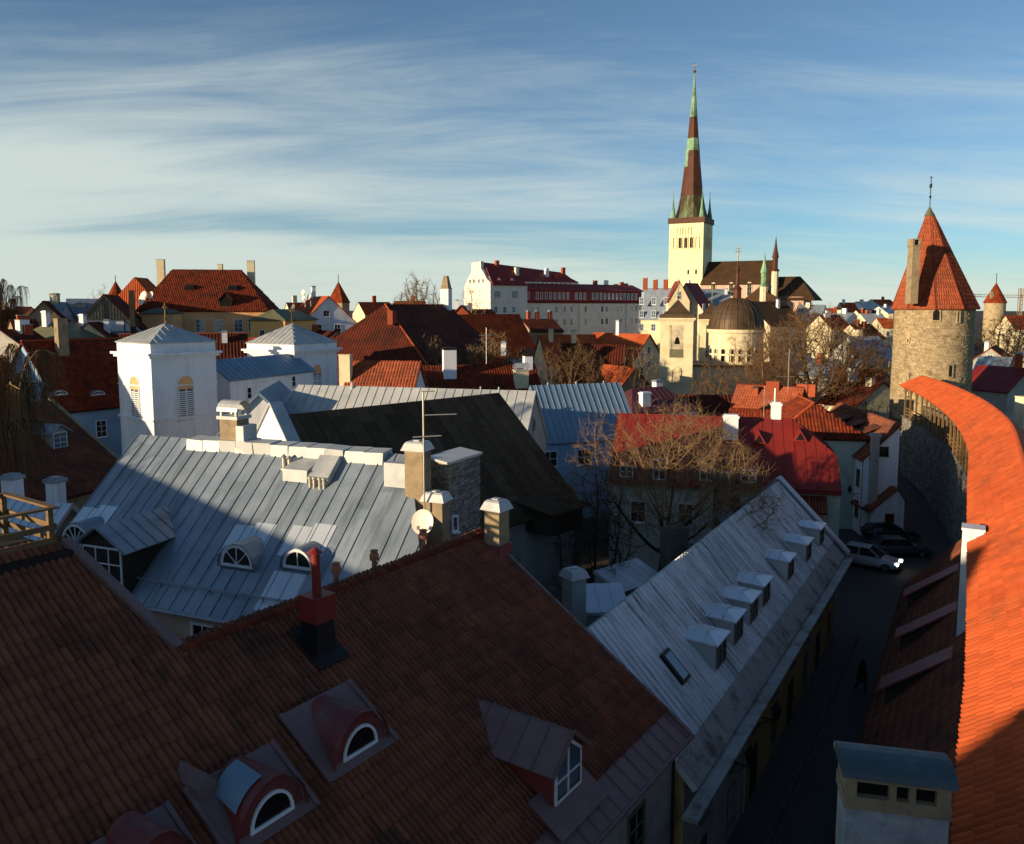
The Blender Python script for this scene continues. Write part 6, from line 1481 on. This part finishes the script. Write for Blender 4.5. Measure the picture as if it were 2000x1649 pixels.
# long wing
mb = MB(); mb.box(bx_(1024)+.02, bx_(1270), .6, 12, 0, bz(590)); mb.build('wing_wall', 'block_plaster', cb_)
mb = MB(); mb.box(bx_(1024)+.03, bx_(1266), 1.0, 11, bz(590), bz(563)); mb.build('gallery', 'red_metal_far', cb_)
slab(Slope([(bx_(1024)+.03, .1, bz(564)), (bx_(1266)+.3, .1, bz(564)), (bx_(1262), 4.5, bz(550)), (bx_(1026), 4.5, bz(550))]), cb_, 'red_metal_far', 'wing_roof', th=.25)
slab(Slope([(bx_(1024)+.03, .2, bz(591)), (bx_(1268)+.3, .2, bz(591)), (bx_(1268), 1.2, bz(586)), (bx_(1026), 1.2, bz(586))]), cb_, 'red_metal_far', 'eave_roof', th=.15)
for u in np.arange(1029, 1262, 8.6):
    if int(u) % 37 > 4: window(cb_, (bx_(u), 1.0, bz(584)), (1,0,0), (0,-1,0), .95, 2.1, nx=1, ny=1, sill=False, fw=.1, gm='glass_pale')
for u in (1036, 1046, 1082, 1098, 1112, 1141, 1176, 1186, 1209, 1218, 1242, 1252):
    for v in (611, 638): window(cb_, (bx_(u), .6, bz(v)), (1,0,0), (0,-1,0), 1.1, 1.9, nx=2, ny=2, fw=.12, gm='glass')
for u in (1128, 1229):
    mb = MB(); mb.tube([(bx_(u), .45, bz(590)), (bx_(u), .45, 2)], .12, 6); mb.build('downpipe', 'white_paint', cb_)
for (u, v) in ((1186, 541), (1210, 540), (1245, 543), (1232, 548), (1255, 546)): chimney(cb_, bx_(u), 6, bz(556), bz(v), 1.2, .9, 'brick_red' if u != 1210 else 'white_plaster', 'iron', 'lip')

# ---- small town houses, placed one by one
def gab(label, u0, v0, D0, u1, v1, D1, run, drop, wall='white_plaster', roofm='tile_far', wins=(), chims=(), **k):
    H = far_house('town_house', label, u0, v0, D0, u1, v1, D1, run, drop, wall=wall, roofm=roofm, **k)
    for w in wins: H.win(*w[:3], **(w[3] if len(w) > 3 else {}))
    for c in chims: H.chim(*c[:2], **(c[2] if len(c) > 2 else {}))
    return H
H = gab('house with grey mansard roof and cross gable behind the cream block', 1262, 562, 235, 1312, 564, 232, 6, 9, 'cream_plaster', 'zinc', chims=((-4, 0, dict(h=3, sx=1.2, m='brick_red')), (-1, 0, dict(h=2.5, sx=1.2, m='brick_red')), (2, 0, dict(h=2.5, sx=1.2, m='brick_red'))))
for i, x in enumerate((-3.5, 0, 3.5)):
    for z in (24.2, 20.5, 16.8): H.win('F', x, z-3.5, 1.3, 2.0, gm='glass_pale')
H = gab('red roofed house whose pale gable faces the dome', 1327, 549, 222, 1318, 549, 234, 3.2, 6.0, 'cream_plaster', 'red_metal_far')
H.win('L', 0, 22, 1.2, 2.2, gm='glass_pale'); H.win('L', -2, 17.5, 1.2, 1.8); H.win('L', 2, 17.5, 1.2, 1.8)
H = gab('house with dark red roof and two dormers below the great church', 1340, 553, 226, 1362, 553, 230, 6, 8, 'cream_plaster', 'red_metal_far', chims=((0, 1, dict(h=2)),))
for x in (-2.5, .5): H.win('F', x, 19.0, 1.3, 1.9, gm='glass_pale')
gab('house with low grey sheet roof at the foot of the great church', 1372, 563, 250, 1420, 566, 250, 8, 6, 'white_plaster', 'zinc', chims=((3, -2, dict(h=1.5)), (-4, -3, dict(h=1.2))))
gab('dark roofed house right of the dome', 1462, 588, 200, 1530, 590, 205, 8, 6, 'cream_plaster', 'church_roof', chims=((2, -2, dict(h=2)),))
# houses between hall and cream block
H = gab('white gabled house with weathered tile roof before the cream block', 895, 616, 150, 1012, 612, 158, 7, 8, 'white_plaster', 'tile_far')
H.win('R', 0, 12.5, 1.2, 1.5)
gab('brown roofed gable house beside the obelisk chimney', 900, 595, 165, 905, 597, 175, 4, 4, 'brick_red', 'tile_far_dark', chims=((0, 1, dict(h=2, sx=.8)),))
gab('low house with flat brown roof and three chimney pots', 1020, 622, 165, 1078, 624, 168, 5, 2.5, 'dirty_plaster', 'tile_far_dark', chims=((-2, 0, dict(m='brick_red')), (0, 0, dict(m='brick_red')), (3, 0, dict(m='brick_red'))))
H = gab('house with sunlit orange roof and three tall pale chimneys', 1055, 652, 140, 1160, 655, 142, 5.5, 5, 'cream_plaster', 'tile_far_orange', chims=((-3.2, -1, dict(h=1.8, m='cream_plaster')), (.6, -2, dict(h=2.6, m='cream_plaster'))))
H = gab('house with bright orange roof and stepped pale gable', 1160, 650, 150, 1268, 652, 140, 6, 6.5, 'cream_plaster', 'tile_far_orange', chims=((-.5, 0, dict(h=2.2, m='white_plaster')),))
for z in (12, 9.5): H.win('R', 0, z, .8, 1.2); H.win('R', -1.8, z-1, .8, 1.2)
H = gab('dark brown roofed house among the garden trees', 1100, 670, 128, 1220, 672, 126, 6, 6, 'wood_grey', 'tile_far_dark')
gab('pale shed with tile roof among the garden trees', 925, 690, 112, 985, 692, 112, 4, 3, 'white_plaster', 'tile_far', chims=((2, 0, dict(h=1.6)),))
gab('low orange roofed house below the bell tower', 1180, 712, 118, 1240, 716, 112, 5, 5, 'dirty_plaster', 'tile_far_orange')
# left skyline
HY = gab('long yellow house with great red hipped roof and two tall chimneys', 337, 526, 150, 470, 528, 152, 9.0, 7.6, 'yellow_plaster', 'tile_far', hl=4.3, hr=6.0, cov='tile', covm='tile_red', covk=dict(w=.3, c=.45, h=.06))
for u in (347, 390, 425, 463, 490, 518): q = HY.loc(P(u, 640, 142)); HY.win('F', q.x, 15.6, 1.5, 2.3, nx=2, ny=3, gm='glass_pale')
for (u, v0, v1, w) in ((313, 560, 507, 1.3), (485, 548, 508, 1.3), (427, 532, 516, .8)): q = HY.loc(P(u, v0, 150)); chimney(HY.e, q.x, .5 if w < 1 else 1.5, HY.zr-5, zat(u, v1, 151), w, 1.2, 'cream_plaster', 'grey_plaster', 'lip')
for (u, v) in ((370, 566), (455, 567)):
    q = roofhit(HY, u, v); mb = MB(); mb.prism([(q.x-.8, q.y-.3, q.z), (q.x-.8, q.y+1.4, q.z+1.0), (q.x-.8, q.y-.3, q.z+.7)], (1.6, 0, 0)); mb.build('roof_hatch', 'dark_void', HY.e)
q = roofhit(HY, 441, 600); gable_dormer(HY, q.x, q.y, 2.2, 1.3, 1.3, 4, 'wood_dark', 'tile_far', winm='wood_dark', gm='dark_void', nx=1, ny=1)
H = gab('square yellow annex with low dark roof beside a large dish', 303, 602, 135, 328, 602, 135, 2.2, .8, 'yellow_plaster', 'wood_grey', hl=1.8, hr=1.8)
H = gab('bright yellow pavilion with dark low roof near the red hipped house', 533, 604, 135, 575, 604, 142, 3.5, 1.8, 'bright_yellow', 'zinc_green', hl=2.2, hr=2.2)
for y in (-1, 1): H.win('L', y, 14.5, .9, 1.8)
H = gab('white gabled house with sunlit orange roof behind the pavilion', 642, 580, 150, 605, 578, 166, 6.2, 6.0, 'white_plaster', 'tile_far_orange', chims=((5, 0, dict(h=2, sx=1)),))
H.win('L', .5, 18.2, 1.2, 1.2); H.win('L', 2, 15.4, 1.2, 1.4); H.win('L', -1.5, 15.4, 1.2, 1.4)
c = P(662, 600, 240); t = thing('wall_tower', 'distant slim red pyramid tower roof with thin vane on the skyline', 'tower', (c.x, c.y, 0), .5)
mb = MB(); mb.lathe([(3.2, 0), (3.2, zat(662, 590, 240))], 4); mb.build('wall', 'beige_stone', t)
mb = MB(); mb.lathe([(3.6, zat(662, 592, 240)), (.05, zat(662, 550, 240))], 4); mb.build('roof', 'tile_far', t); mb = MB(); mb.tube([(0,0,zat(662, 551, 240)), (0,0,zat(662, 536, 240))], .1, 5); mb.build('vane', 'iron', t)
c = P(228, 600, 220); t = thing('wall_tower', 'distant conical red tower roof between the half timbered house and orange roofs', 'tower', (c.x, c.y, 0), .2)
mb = MB(); mb.lathe([(3.2, 0), (3.2, zat(228, 585, 220))], 10); mb.build('wall', 'beige_stone', t); mb = MB(); mb.lathe([(3.0, zat(228, 588, 220)), (.05, zat(228, 549, 220))], 10); mb.build('roof', 'tile_far', t); mb = MB(); mb.tube([(0,0,zat(228, 550, 220)), (0,0,zat(228, 538, 220))], .1, 5); mb.build('vane', 'iron', t)
gab('steep orange roofed house left of the yellow house', 262, 542, 165, 288, 543, 172, 6.5, 7.5, 'grey_plaster', 'tile_far_orange', hl=1.0, hr=2.5)
HTm = gab('half timbered gable house with grey boarded peak', 202, 574, 120, 232, 578, 140, 5.2, 5.6, 'white_plaster', 'tile_far_dark')
mb = MB(); xa = HTm.xa; zr_ = HTm.zr
mb.prism([(xa-.02, -3.2, zr_-3.7), (xa-.02, 3.2, zr_-3.7), (xa-.02, 0, zr_-.4)], (-.06, 0, 0)); bdd = mb.build('boarding', 'wood_grey', HTm.e)
for y in np.arange(-2.8, 2.9, .4):
    mb = MB(); mb.box(xa-.12, xa-.08, y-.05, y+.05, zr_-3.7, zr_-.5-abs(y)*1.05); mb.build('board', 'wood_grey', bdd)
for (y0, z0_, y1, z1_) in ((-4.6, zr_-3.8, 4.6, zr_-3.8), (-4.6, zr_-5.6, 4.6, zr_-5.6), (0, zr_-5.6, 0, zr_-.4), (-2.6, zr_-5.6, -2.6, zr_-3.8), (2.6, zr_-5.6, 2.6, zr_-3.8), (-2.6, zr_-3.8, -4.4, zr_-5.6), (2.6, zr_-3.8, 4.4, zr_-5.6)):
    mb = MB(); mb.bar((xa-.1, y0, z0_), (xa-.1, y1, z1_), .25, .1); mb.build('timber', 'wood_dark', HTm.e)
HTm.win('L', 0, zr_-5.4, 1.3, 1.3)
gab('dark tile roofed gable house with grey wall on the skyline', 84, 586, 118, 112, 590, 134, 4.6, 5, 'dirty_plaster', 'tile_far_dark')
H = gab('house with grey sheet mansard roof and arched dormer', 132, 583, 130, 190, 584, 132, 4, 3.5, 'white_plaster', 'zinc'); q = roofhit(H, 155, 602); arch_dormer(H, q.x, q.y, None, 2, .9, body='zinc', hgt=.9, spokes=3, fb=.1, wk=.9, taper=1)
gab('white house with tall chimney wall next to the grey mansard', 100, 590, 124, 128, 590, 124, 3, 3, 'white_plaster', 'zinc', chims=((-.5, 0, dict(h=1.2, sx=1.2, m='cream_plaster', capm='grey_plaster')),))
gab('low olive hipped roof house before the half timbered gable', 95, 628, 108, 140, 630, 112, 4.5, 2.6, 'white_plaster', 'zinc_green', hl=2.5, hr=3, chims=((-2.5, 0, dict(h=1.4)), (3, -1, dict(h=1.5))))
gab('small white gabled house with boarded front under the half timbered peak', 172, 625, 112, 200, 632, 122, 2.6, 2.2, 'cream_plaster', 'tile_far_dark', chims=((-1, -1.6, dict(h=1.6)),))
H = gab('blue house with long dark red tiled roof and two eyelid dormers', 45, 664, 80, 232, 664, 88, 7.2, 6.6, 'blue_plaster', 'tile_red', cov='tile', covm='tile_red', covk=dict(w=.28, c=.45, h=.06), ridge='tile_orange', goh=.2)
for u in (118, 192):
    q = roofhit(H, u, 776); arch_dormer(H, q.x, q.y, None, 2.4, .85, 'shallow eyelid dormer', body='maroon_pale', hgt=.55, spokes=3, fb=.15, wk=.8, taper=1)
q = roofhit(H, 122, 690); chimney(H.e, q.x, q.y, q.z-1, zat(122, 622, 84), 1.0, .8, 'dirty_plaster', 'dirty_plaster', 'lip')
for x in (-4.5, -1.2, 2.1, 5.0):
    for z in (7.2, 4.0): H.win('F', x, z, 1.1, 1.7, nx=2, ny=3)
H = gab('red tiled house with orange ridge behind the white church tower', 235, 650, 105, 480, 655, 110, 5, 4.5, 'white_plaster', 'tile_far_dark', chims=((5, -1, dict(h=1.2)),), ridge='tile_far_orange')  # ridge tiles in brighter orange than the slopes
gab('low red roofed row beside the tall white tower', 395, 655, 118, 500, 660, 112, 5, 4.5, 'cream_plaster', 'tile_far')
# left house with white dormer
a = P(92, 783, 62); dd = Vector((.34, .94)); b = Vector((a.x, a.y)); a0 = b-dd*22
HLf = house('town_house', 'house with brown tiled roof and white dormer window below the willow', (a0.x, a0.y), (b.x, b.y), a.z, 8.5, a.z-5.6, wall='dirty_plaster', roofm='tile_red', cov='tile', covm='tile_brown', covk=dict(w=.28, c=.42), oh=.4, runb=5, covb=False)
mb = MB(); mb.bar((HLf.L/2+.25, -8.5, a.z-5.5), (HLf.L/2+.25, 0, a.z+.12), .3, .18); mb.build('verge', 'dirty_plaster', HLf.e)
q = roofhit(HLf, 118, 876); gable_dormer(HLf, q.x, q.y, 1.3, 1.25, .45, 3.0, 'grey_plaster', 'zinc', winm='white_paint', gm='glass_pale', nx=2, ny=3, oh=.25, pent=False)
# metal roof below the deck and its chimneys
a = PZ(-160, 965, 11.0); b = PZ(132, 984, 11.0)
HS = house('town_house', 'small house with blue grey seamed roof behind the roof deck', a, b, 11.0, 3.6, 8.0, wall='grey_plaster', roofm='zinc_new', cov='seam', covm='zinc_new', covk=dict(w=.5), oh=.2, runb=3)
q = HS.loc(PZ(88, 976, 11.2)); chimney(HS.e, q.x, .4, 9.5, zat(88, 943, (HS.m @ q).y), .62, .55, 'white_plaster', 'zinc', 'flat'); q = HS.loc(PZ(0, 970, 11.2)); chimney(HS.e, q.x, .5, 9.5, 12.0, .7, .6, 'white_plaster', 'zinc', 'flat')
# unseen houses added for the shadows they cast on roofs, chimneys and the church tower
house('town_house', 'added unseen house west of the wooden deck, shading the grey roof', (-39, 8), (-37, 31), 16.5, 5, 12, wall='cream_plaster', roofm='tile_far')
house('town_house', 'added unseen high house south of the wooden deck, shading the near chimney', (-38, -45), (-37, -12.2), 23.0, 6, 17, wall='cream_plaster', roofm='tile_far')
house('town_house', 'added unseen gabled house shading the arched dormers and white chimney', (-44.4, -5.5), (-34, .4), 20.6, 6.5, 16.2, wall='grey_plaster', roofm='tile_far')
house('town_house', 'added unseen cream house west of the white church, shading its tall tower', (-75.5, 56.3), (-66.9, 61.2), 21.0, 8, 14, wall='cream_plaster', roofm='tile_far')
house('town_house', 'added unseen grey house west of the blue house, shading its roof', (-85, 62), (-76.5, 66.9), 22.5, 7, 16, wall='grey_plaster', roofm='tile_far')

# ---- right of the round tower
c = P(1943, 600, 255); t = thing('wall_tower', 'distant small round stone tower with red cone roof and chimney', 'tower', (c.x, c.y, 0))
mb = MB(); mb.lathe([(3.1, 0), (3.0, zat(1943, 592, 255))], 24); mb.build('wall', 'beige_stone', t); mb = MB(); mb.lathe([(3.4, zat(1943, 592, 255)), (.05, zat(1943, 552, 255))], 20); mb.build('roof', 'tile_far', t); mb = MB(); mb.tube([(0,0,zat(1943, 553, 255)), (0,0,zat(1943, 534, 255))], .1, 5); mb.build('vane', 'iron', t); chimney(t, -1.9, -1.2, zat(1943, 588, 255), zat(1943, 570, 255), .8, .8, 'dirty_plaster', 'dirty_plaster', 'lip')
gab('house with red roof and pale gable behind the town wall', 1915, 718, 118, 2010, 714, 112, 5, 3.2, 'grey_plaster', 'red_metal', chims=((2, 0, dict(h=2, m='brick_red')),), cov='seam', covm='red_metal', covk=dict(w=.7))
H = gab('small grey gabled house beyond the town wall', 1935, 676, 150, 1945, 676, 162, 4.5, 3.5, 'grey_plaster', 'tile_far', chims=((-2, 1, dict(h=1.6)),)); H.win('L', 0, 10, 1, 1.2)
gab('low house with blue grey roof behind the town wall', 1915, 695, 135, 1975, 698, 132, 4, 2.5, 'grey_plaster', 'zinc_blue')
gab('brown roofed house beside the distant round tower', 1965, 616, 240, 2010, 616, 240, 5, 4, 'cream_plaster', 'tile_far')
free_chimney('white plastered pillar chimney beyond the orange wall roof', 1996, 840, 775, 75, 1.0, 1.0, 'cream_plaster', 'cream_plaster', 'lip')
cr = thing('tower_crane', 'distant tower crane with long jib beyond the small round tower', 'crane', (P(1992, 600, 420).x, 420, 0))
zj = zat(1990, 582, 420); mb = MB(); 
for a in (-1, 1):
    for b in (-1, 1): mb.bar((a*.7, b*.7, 0), (a*.7, b*.7, zj+5), .3)
for i in range(12): mb.bar((-.7, -.7, 2+i*2), (.7, -.7, 4+i*2), .2)
mb.build('mast', 'dirty_plaster', cr)
mb = MB()
for (y, z) in ((-.6, 0), (.6, 0), (0, 1.2)): mb.bar((-24, y, zj+z+.6), (10, y, zj+z), .28)
for i in range(22): mb.bar((-24+i*1.5, -.6, zj+.4), (-23.2+i*1.5, 0, zj+1.6), .16)
mb.build('jib', 'dirty_plaster', cr)
mb = MB(); mb.box(6, 9.5, -1, 1, zj-2.4, zj); mb.build('counterweight', 'grey_plaster', cr)
# far roofs on the right, below the horizon
rf = random.Random(21)
desc = {'tile_far_orange': 'orange tiled', 'tile_far': 'red tiled', 'zinc': 'grey sheet', 'tile_far_dark': 'brown tiled', 'zinc_light': 'pale sheet'}
rows = [(1660, 632, 205, 1700, 634, 212, 'tile_far', 'cream_plaster'), (1712, 622, 235, 1745, 620, 235, 'tile_far_orange', 'cream_plaster'), (1630, 610, 260, 1668, 612, 255, 'zinc', 'white_plaster'), (1672, 605, 265, 1712, 606, 270, 'tile_far_dark', 'cream_plaster'),
        (1640, 590, 330, 1668, 592, 330, 'tile_far_orange', 'cream_plaster'), (1672, 588, 340, 1706, 590, 345, 'zinc_light', 'white_plaster'), (1700, 584, 360, 1738, 586, 365, 'tile_far_orange', 'white_plaster'), (1716, 598, 290, 1745, 600, 300, 'zinc', 'cream_plaster'),
        (1655, 655, 180, 1715, 658, 182, 'zinc', 'grey_plaster'), (1700, 672, 165, 1745, 676, 168, 'zinc', 'grey_plaster'), (1640, 722, 128, 1730, 716, 124, 'tile_far', 'dirty_plaster'), (1650, 740, 118, 1725, 745, 112, 'tile_far_dark', 'cream_plaster'),
        (1560, 595, 270, 1612, 596, 265, 'zinc', 'white_plaster'), (1600, 615, 235, 1640, 616, 238, 'tile_far_dark', 'cream_plaster'), (1560, 700, 140, 1640, 700, 136, 'zinc', 'grey_plaster'), (1600, 602, 300, 1640, 602, 300, 'tile_far_orange', 'cream_plaster'),
        (1680, 612, 240, 1722, 613, 243, 'zinc_light', 'cream_plaster'), (700, 590, 230, 760, 590, 235, 'tile_far_dark', 'cream_plaster'), (560, 592, 200, 640, 590, 205, 'tile_far_dark', 'cream_plaster'), (770, 588, 260, 830, 588, 260, 'tile_far', 'dirty_plaster'),
        (0, 600, 150, 60, 598, 150, 'tile_far_dark', 'dirty_plaster'), (20, 620, 110, 70, 626, 112, 'tile_far_dark', 'dirty_plaster'), (1180, 585, 300, 1260, 585, 310, 'tile_far_dark', 'cream_plaster'), (880, 604, 190, 960, 604, 200, 'tile_far', 'cream_plaster'),
        (0, 640, 100, 60, 645, 104, 'tile_far_dark', 'grey_plaster'), (150, 640, 118, 215, 645, 118, 'zinc', 'white_plaster'), (60, 604, 170, 130, 602, 175, 'zinc', 'white_plaster'), (190, 590, 180, 250, 592, 180, 'tile_far_dark', 'cream_plaster'), (560, 640, 140, 660, 650, 135, 'tile_far_dark', 'dirty_plaster')]
where = ['below the distant roofs', 'near the round tower', 'far off by the skyline', 'amid far rooftops', 'at the far edge of town', 'on the far skyline', 'on the horizon', 'behind the stone tower', 'in the far lane', 'left of the stone tower', 'behind the bare garden tree', 'under the bare garden tree',
         'behind the great church', 'beside the great church choir', 'behind the garden tree crown', 'past the church choir', 'between far white gables', 'by the slim pyramid tower', 'behind the yellow pavilion', 'beneath the bare thicket', 'at the willow', 'under the willow', 'behind the cream block', 'behind the brown gable', 'beside the blue house', 'below the boarded gable', 'behind the chimney wall', 'under the conical tower roof', 'behind the lower white tower']
for i, (u0, v0, D0, u1, v1, D1, rm, wm) in enumerate(rows):
    wn_ = {'cream_plaster': 'cream', 'white_plaster': 'white', 'grey_plaster': 'grey', 'dirty_plaster': 'stained'}[wm]
    H = gab('%s house with %s roof %s' % (wn_, desc[rm], where[i]), u0, v0, D0, u1, v1, D1, rf.uniform(4, 6), rf.uniform(2.6, 4.2), wm, rm, goh=.1)
    for q in range(rf.randint(1, 2)): H.chim(rf.uniform(-.35, .35)*H.L, rf.uniform(-1.5, .5), h=rf.uniform(.8, 1.8), sx=rf.uniform(.8, 1.4), sy=.8, m=rf.choice(['white_plaster', 'cream_plaster', 'brick_red']), cap='lip', capm='grey_plaster')
    for x in np.arange(-H.L/2+1.4, H.L/2-1, 2.6): H.win('F', x, H.ze-2.3, 1.0, 1.5, nx=2, ny=1, sill=False)
# dishes on the left skyline
dish('large white dish on the yellow annex', P(280, 583, 128), (-.6, -.75, .3), 1.05); dish('small cream dish above the large one', P(295, 577, 128), (-.5, -.8, .3), .55)
for i, (u, v, la) in enumerate(((592, 572, 'upper of three cream dishes by the orange roof'), (593, 582, 'lower of three cream dishes by the orange roof'), (604, 580, 'cream dish closest to the chimney of the orange roof'), (573, 600, 'olive dish on the pavilion roof'))): dish(la, P(u, v, 146), (-.6, -.7, .3), .5, 'dish' if i < 3 else 'zinc_green', pole=1.6)
free_chimney('dark slender flue pipe beside the yellow annex', 260, 640, 568, 120, .7, .7, 'wood_dark', 'iron', 'lip')

m5 = thing('antenna_mast', 'thin aerial mast among the garden trees', 'antenna', (P(950, 700, 104).x, 104, 0)); aerial(m5, 104, 950, 720, 640, ((936, 962, 655, 655), (940, 958, 668, 668)), r=.05)

# ================================================================== TREES
def tree_at(label, u, vb, vt, D, spread_px, **k):
    b = P(u, vb, D); zt = zat(u, vt, D); return bare_tree('bare_tree', label, (b.x, b.y, 0), zt, spread_px/F*D, **k)
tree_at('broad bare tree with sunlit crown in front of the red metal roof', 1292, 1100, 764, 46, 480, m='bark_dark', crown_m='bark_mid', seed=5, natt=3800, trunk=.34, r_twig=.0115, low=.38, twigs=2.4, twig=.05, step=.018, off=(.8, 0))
tree_at('dark bare shrub like tree in the yard beside the barn', 1165, 1100, 890, 43, 200, m='bark_dark', seed=12, natt=1500, trunk=.08, r_twig=.013, low=.12, twigs=3, twig=.06)
tree_at('wide rounded bare tree to the right of the domed church', 1590, 790, 592, 118, 340, m='bark', seed=8, natt=4500, trunk=.2, r_twig=.026, low=.25, twigs=3, twig=.05, step=.02)
tree_at('bare tree with fine twigs before the church drum', 1490, 780, 622, 112, 170, m='bark', seed=18, natt=1600, trunk=.3, r_twig=.02, twigs=2.5, low=.3)
tree_at('slim bare tree before the cream bell tower', 1400, 790, 690, 105, 150, m='bark', seed=28, natt=900, trunk=.3, r_twig=.019, twigs=2.5)
tree_at('slim pale bare tree left of the bell tower', 1245, 780, 660, 112, 110, m='bark_pale', seed=38, natt=500, trunk=.4, r_twig=.017, twigs=1.5, low=.35)
tree_at('dense bare garden tree behind the white chimney', 1115, 780, 655, 108, 200, m='bark', seed=48, natt=1900, trunk=.15, r_twig=.022, low=.2, twigs=2.5)
tree_at('bare garden tree over the dull red roof', 960, 740, 640, 112, 160, m='bark_pale', seed=58, natt=2000, trunk=.25, r_twig=.024, twigs=3)
tree_at('bushy bare tree at the foot of the great hipped roof', 845, 740, 655, 108, 170, m='bark_pale', seed=68, natt=2200, trunk=.2, r_twig=.024, low=.3, twigs=3)
tree_at('tall bare thicket on the skyline beside the obelisk chimney', 815, 610, 532, 200, 110, m='bark', seed=78, natt=2600, trunk=.25, r_twig=.045, twigs=3)
tree_at('bare tree standing against the cream curved gable', 920, 620, 545, 190, 70, m='bark_pale', seed=88, natt=800, trunk=.3, r_twig=.03, twigs=2)
tree_at('faint bare tree on the far left skyline', 195, 600, 550, 230, 60, m='bark', seed=98, natt=900, trunk=.3, r_twig=.028, twigs=2)
tree_at('bare tree among the roofs below the church choir', 1540, 600, 560, 215, 120, m='bark_dark', seed=108, natt=800, trunk=.3, r_twig=.03, twigs=2)
tree_at('dark bare tree behind the town wall', 1950, 690, 610, 185, 120, m='bark_dark', seed=118, natt=1000, trunk=.2, r_twig=.03, twigs=3)
tree_at('dark bare tree beside the distant round tower', 1990, 660, 605, 210, 80, m='bark_dark', seed=128, natt=700, trunk=.2, r_twig=.035, twigs=3)
tree_at('reddish bare tree over the wall house roofs', 1985, 740, 660, 120, 100, m='bark', seed=138, natt=600, trunk=.25, r_twig=.02, twigs=2)
tree_at('low dark bare bush at the tower foot', 1690, 790, 745, 105, 100, m='bark_dark', seed=148, natt=500, trunk=.15, r_twig=.016, low=.15, twigs=2)
bare_tree('bare_tree', 'bare tree outside the small house west of the grey roof', (-30.5, 29.5, 0), 17.5, 10, m='bark', seed=201, natt=500, trunk=.3, r_twig=.02, twigs=1)
# weeping tree at the left edge: hanging twigs
def willow(label, base, height, spread, seed):
    rs = random.Random(seed); t = thing('weeping_tree', label, 'tree', base)
    tk = MB(); lim = MB(); tw_ = MB()
    tk.tube([(0,0,0), (.2,.1,height*.3), (.1,.2,height*.6)], [.42, .34, .22], 8); tk.build('trunk', 'bark_dark', t)
    for i in range(34):
        a = rs.uniform(0, 6.283); h0 = height*rs.uniform(.35, .62); L = spread/2*rs.uniform(.5, 1.0); top = height*rs.uniform(.7, 1.0)
        pts = []
        for k in range(7):
            f = k/6; pts.append((math.cos(a)*L*f+rs.uniform(-.15, .15)+.1, math.sin(a)*L*f+rs.uniform(-.15, .15)+.1, h0+(top-h0)*math.sin(min(1, f*1.25)*math.pi/2)-max(0, f-.6)*1.6))
        lim.tube(pts, [.1*(1-.75*k/6) for k in range(7)], 5)
        for k in range(2, 7):
            for q in range(26):
                f = rs.random(); p = Vector(pts[k-1]).lerp(Vector(pts[k]), f); l = rs.uniform(1.2, 4.2); dx, dy = rs.gauss(0, .35), rs.gauss(0, .35)
                m1 = p+Vector((dx*.6, dy*.6, .15-l*.25)); m2 = p+Vector((dx+rs.gauss(0,.1), dy+rs.gauss(0,.1), -l))
                tw_.tube([p, m1, m2], [.016, .013, .008], 3, cap=False)
    lim.build('limbs', 'bark_pale', t); tw_.build('crown', 'bark', t)
    return t
b = P(-10, 800, 47); willow('weeping bare tree with hanging brown twigs over the tiled roofs', (b.x, b.y, 0), zat(20, 650, 47), 7.5, 3)
b = P(5, 560, 120); willow('far weeping bare tree on the skyline', (b.x-1, b.y, 0), zat(20, 524, 120), 9, 7)
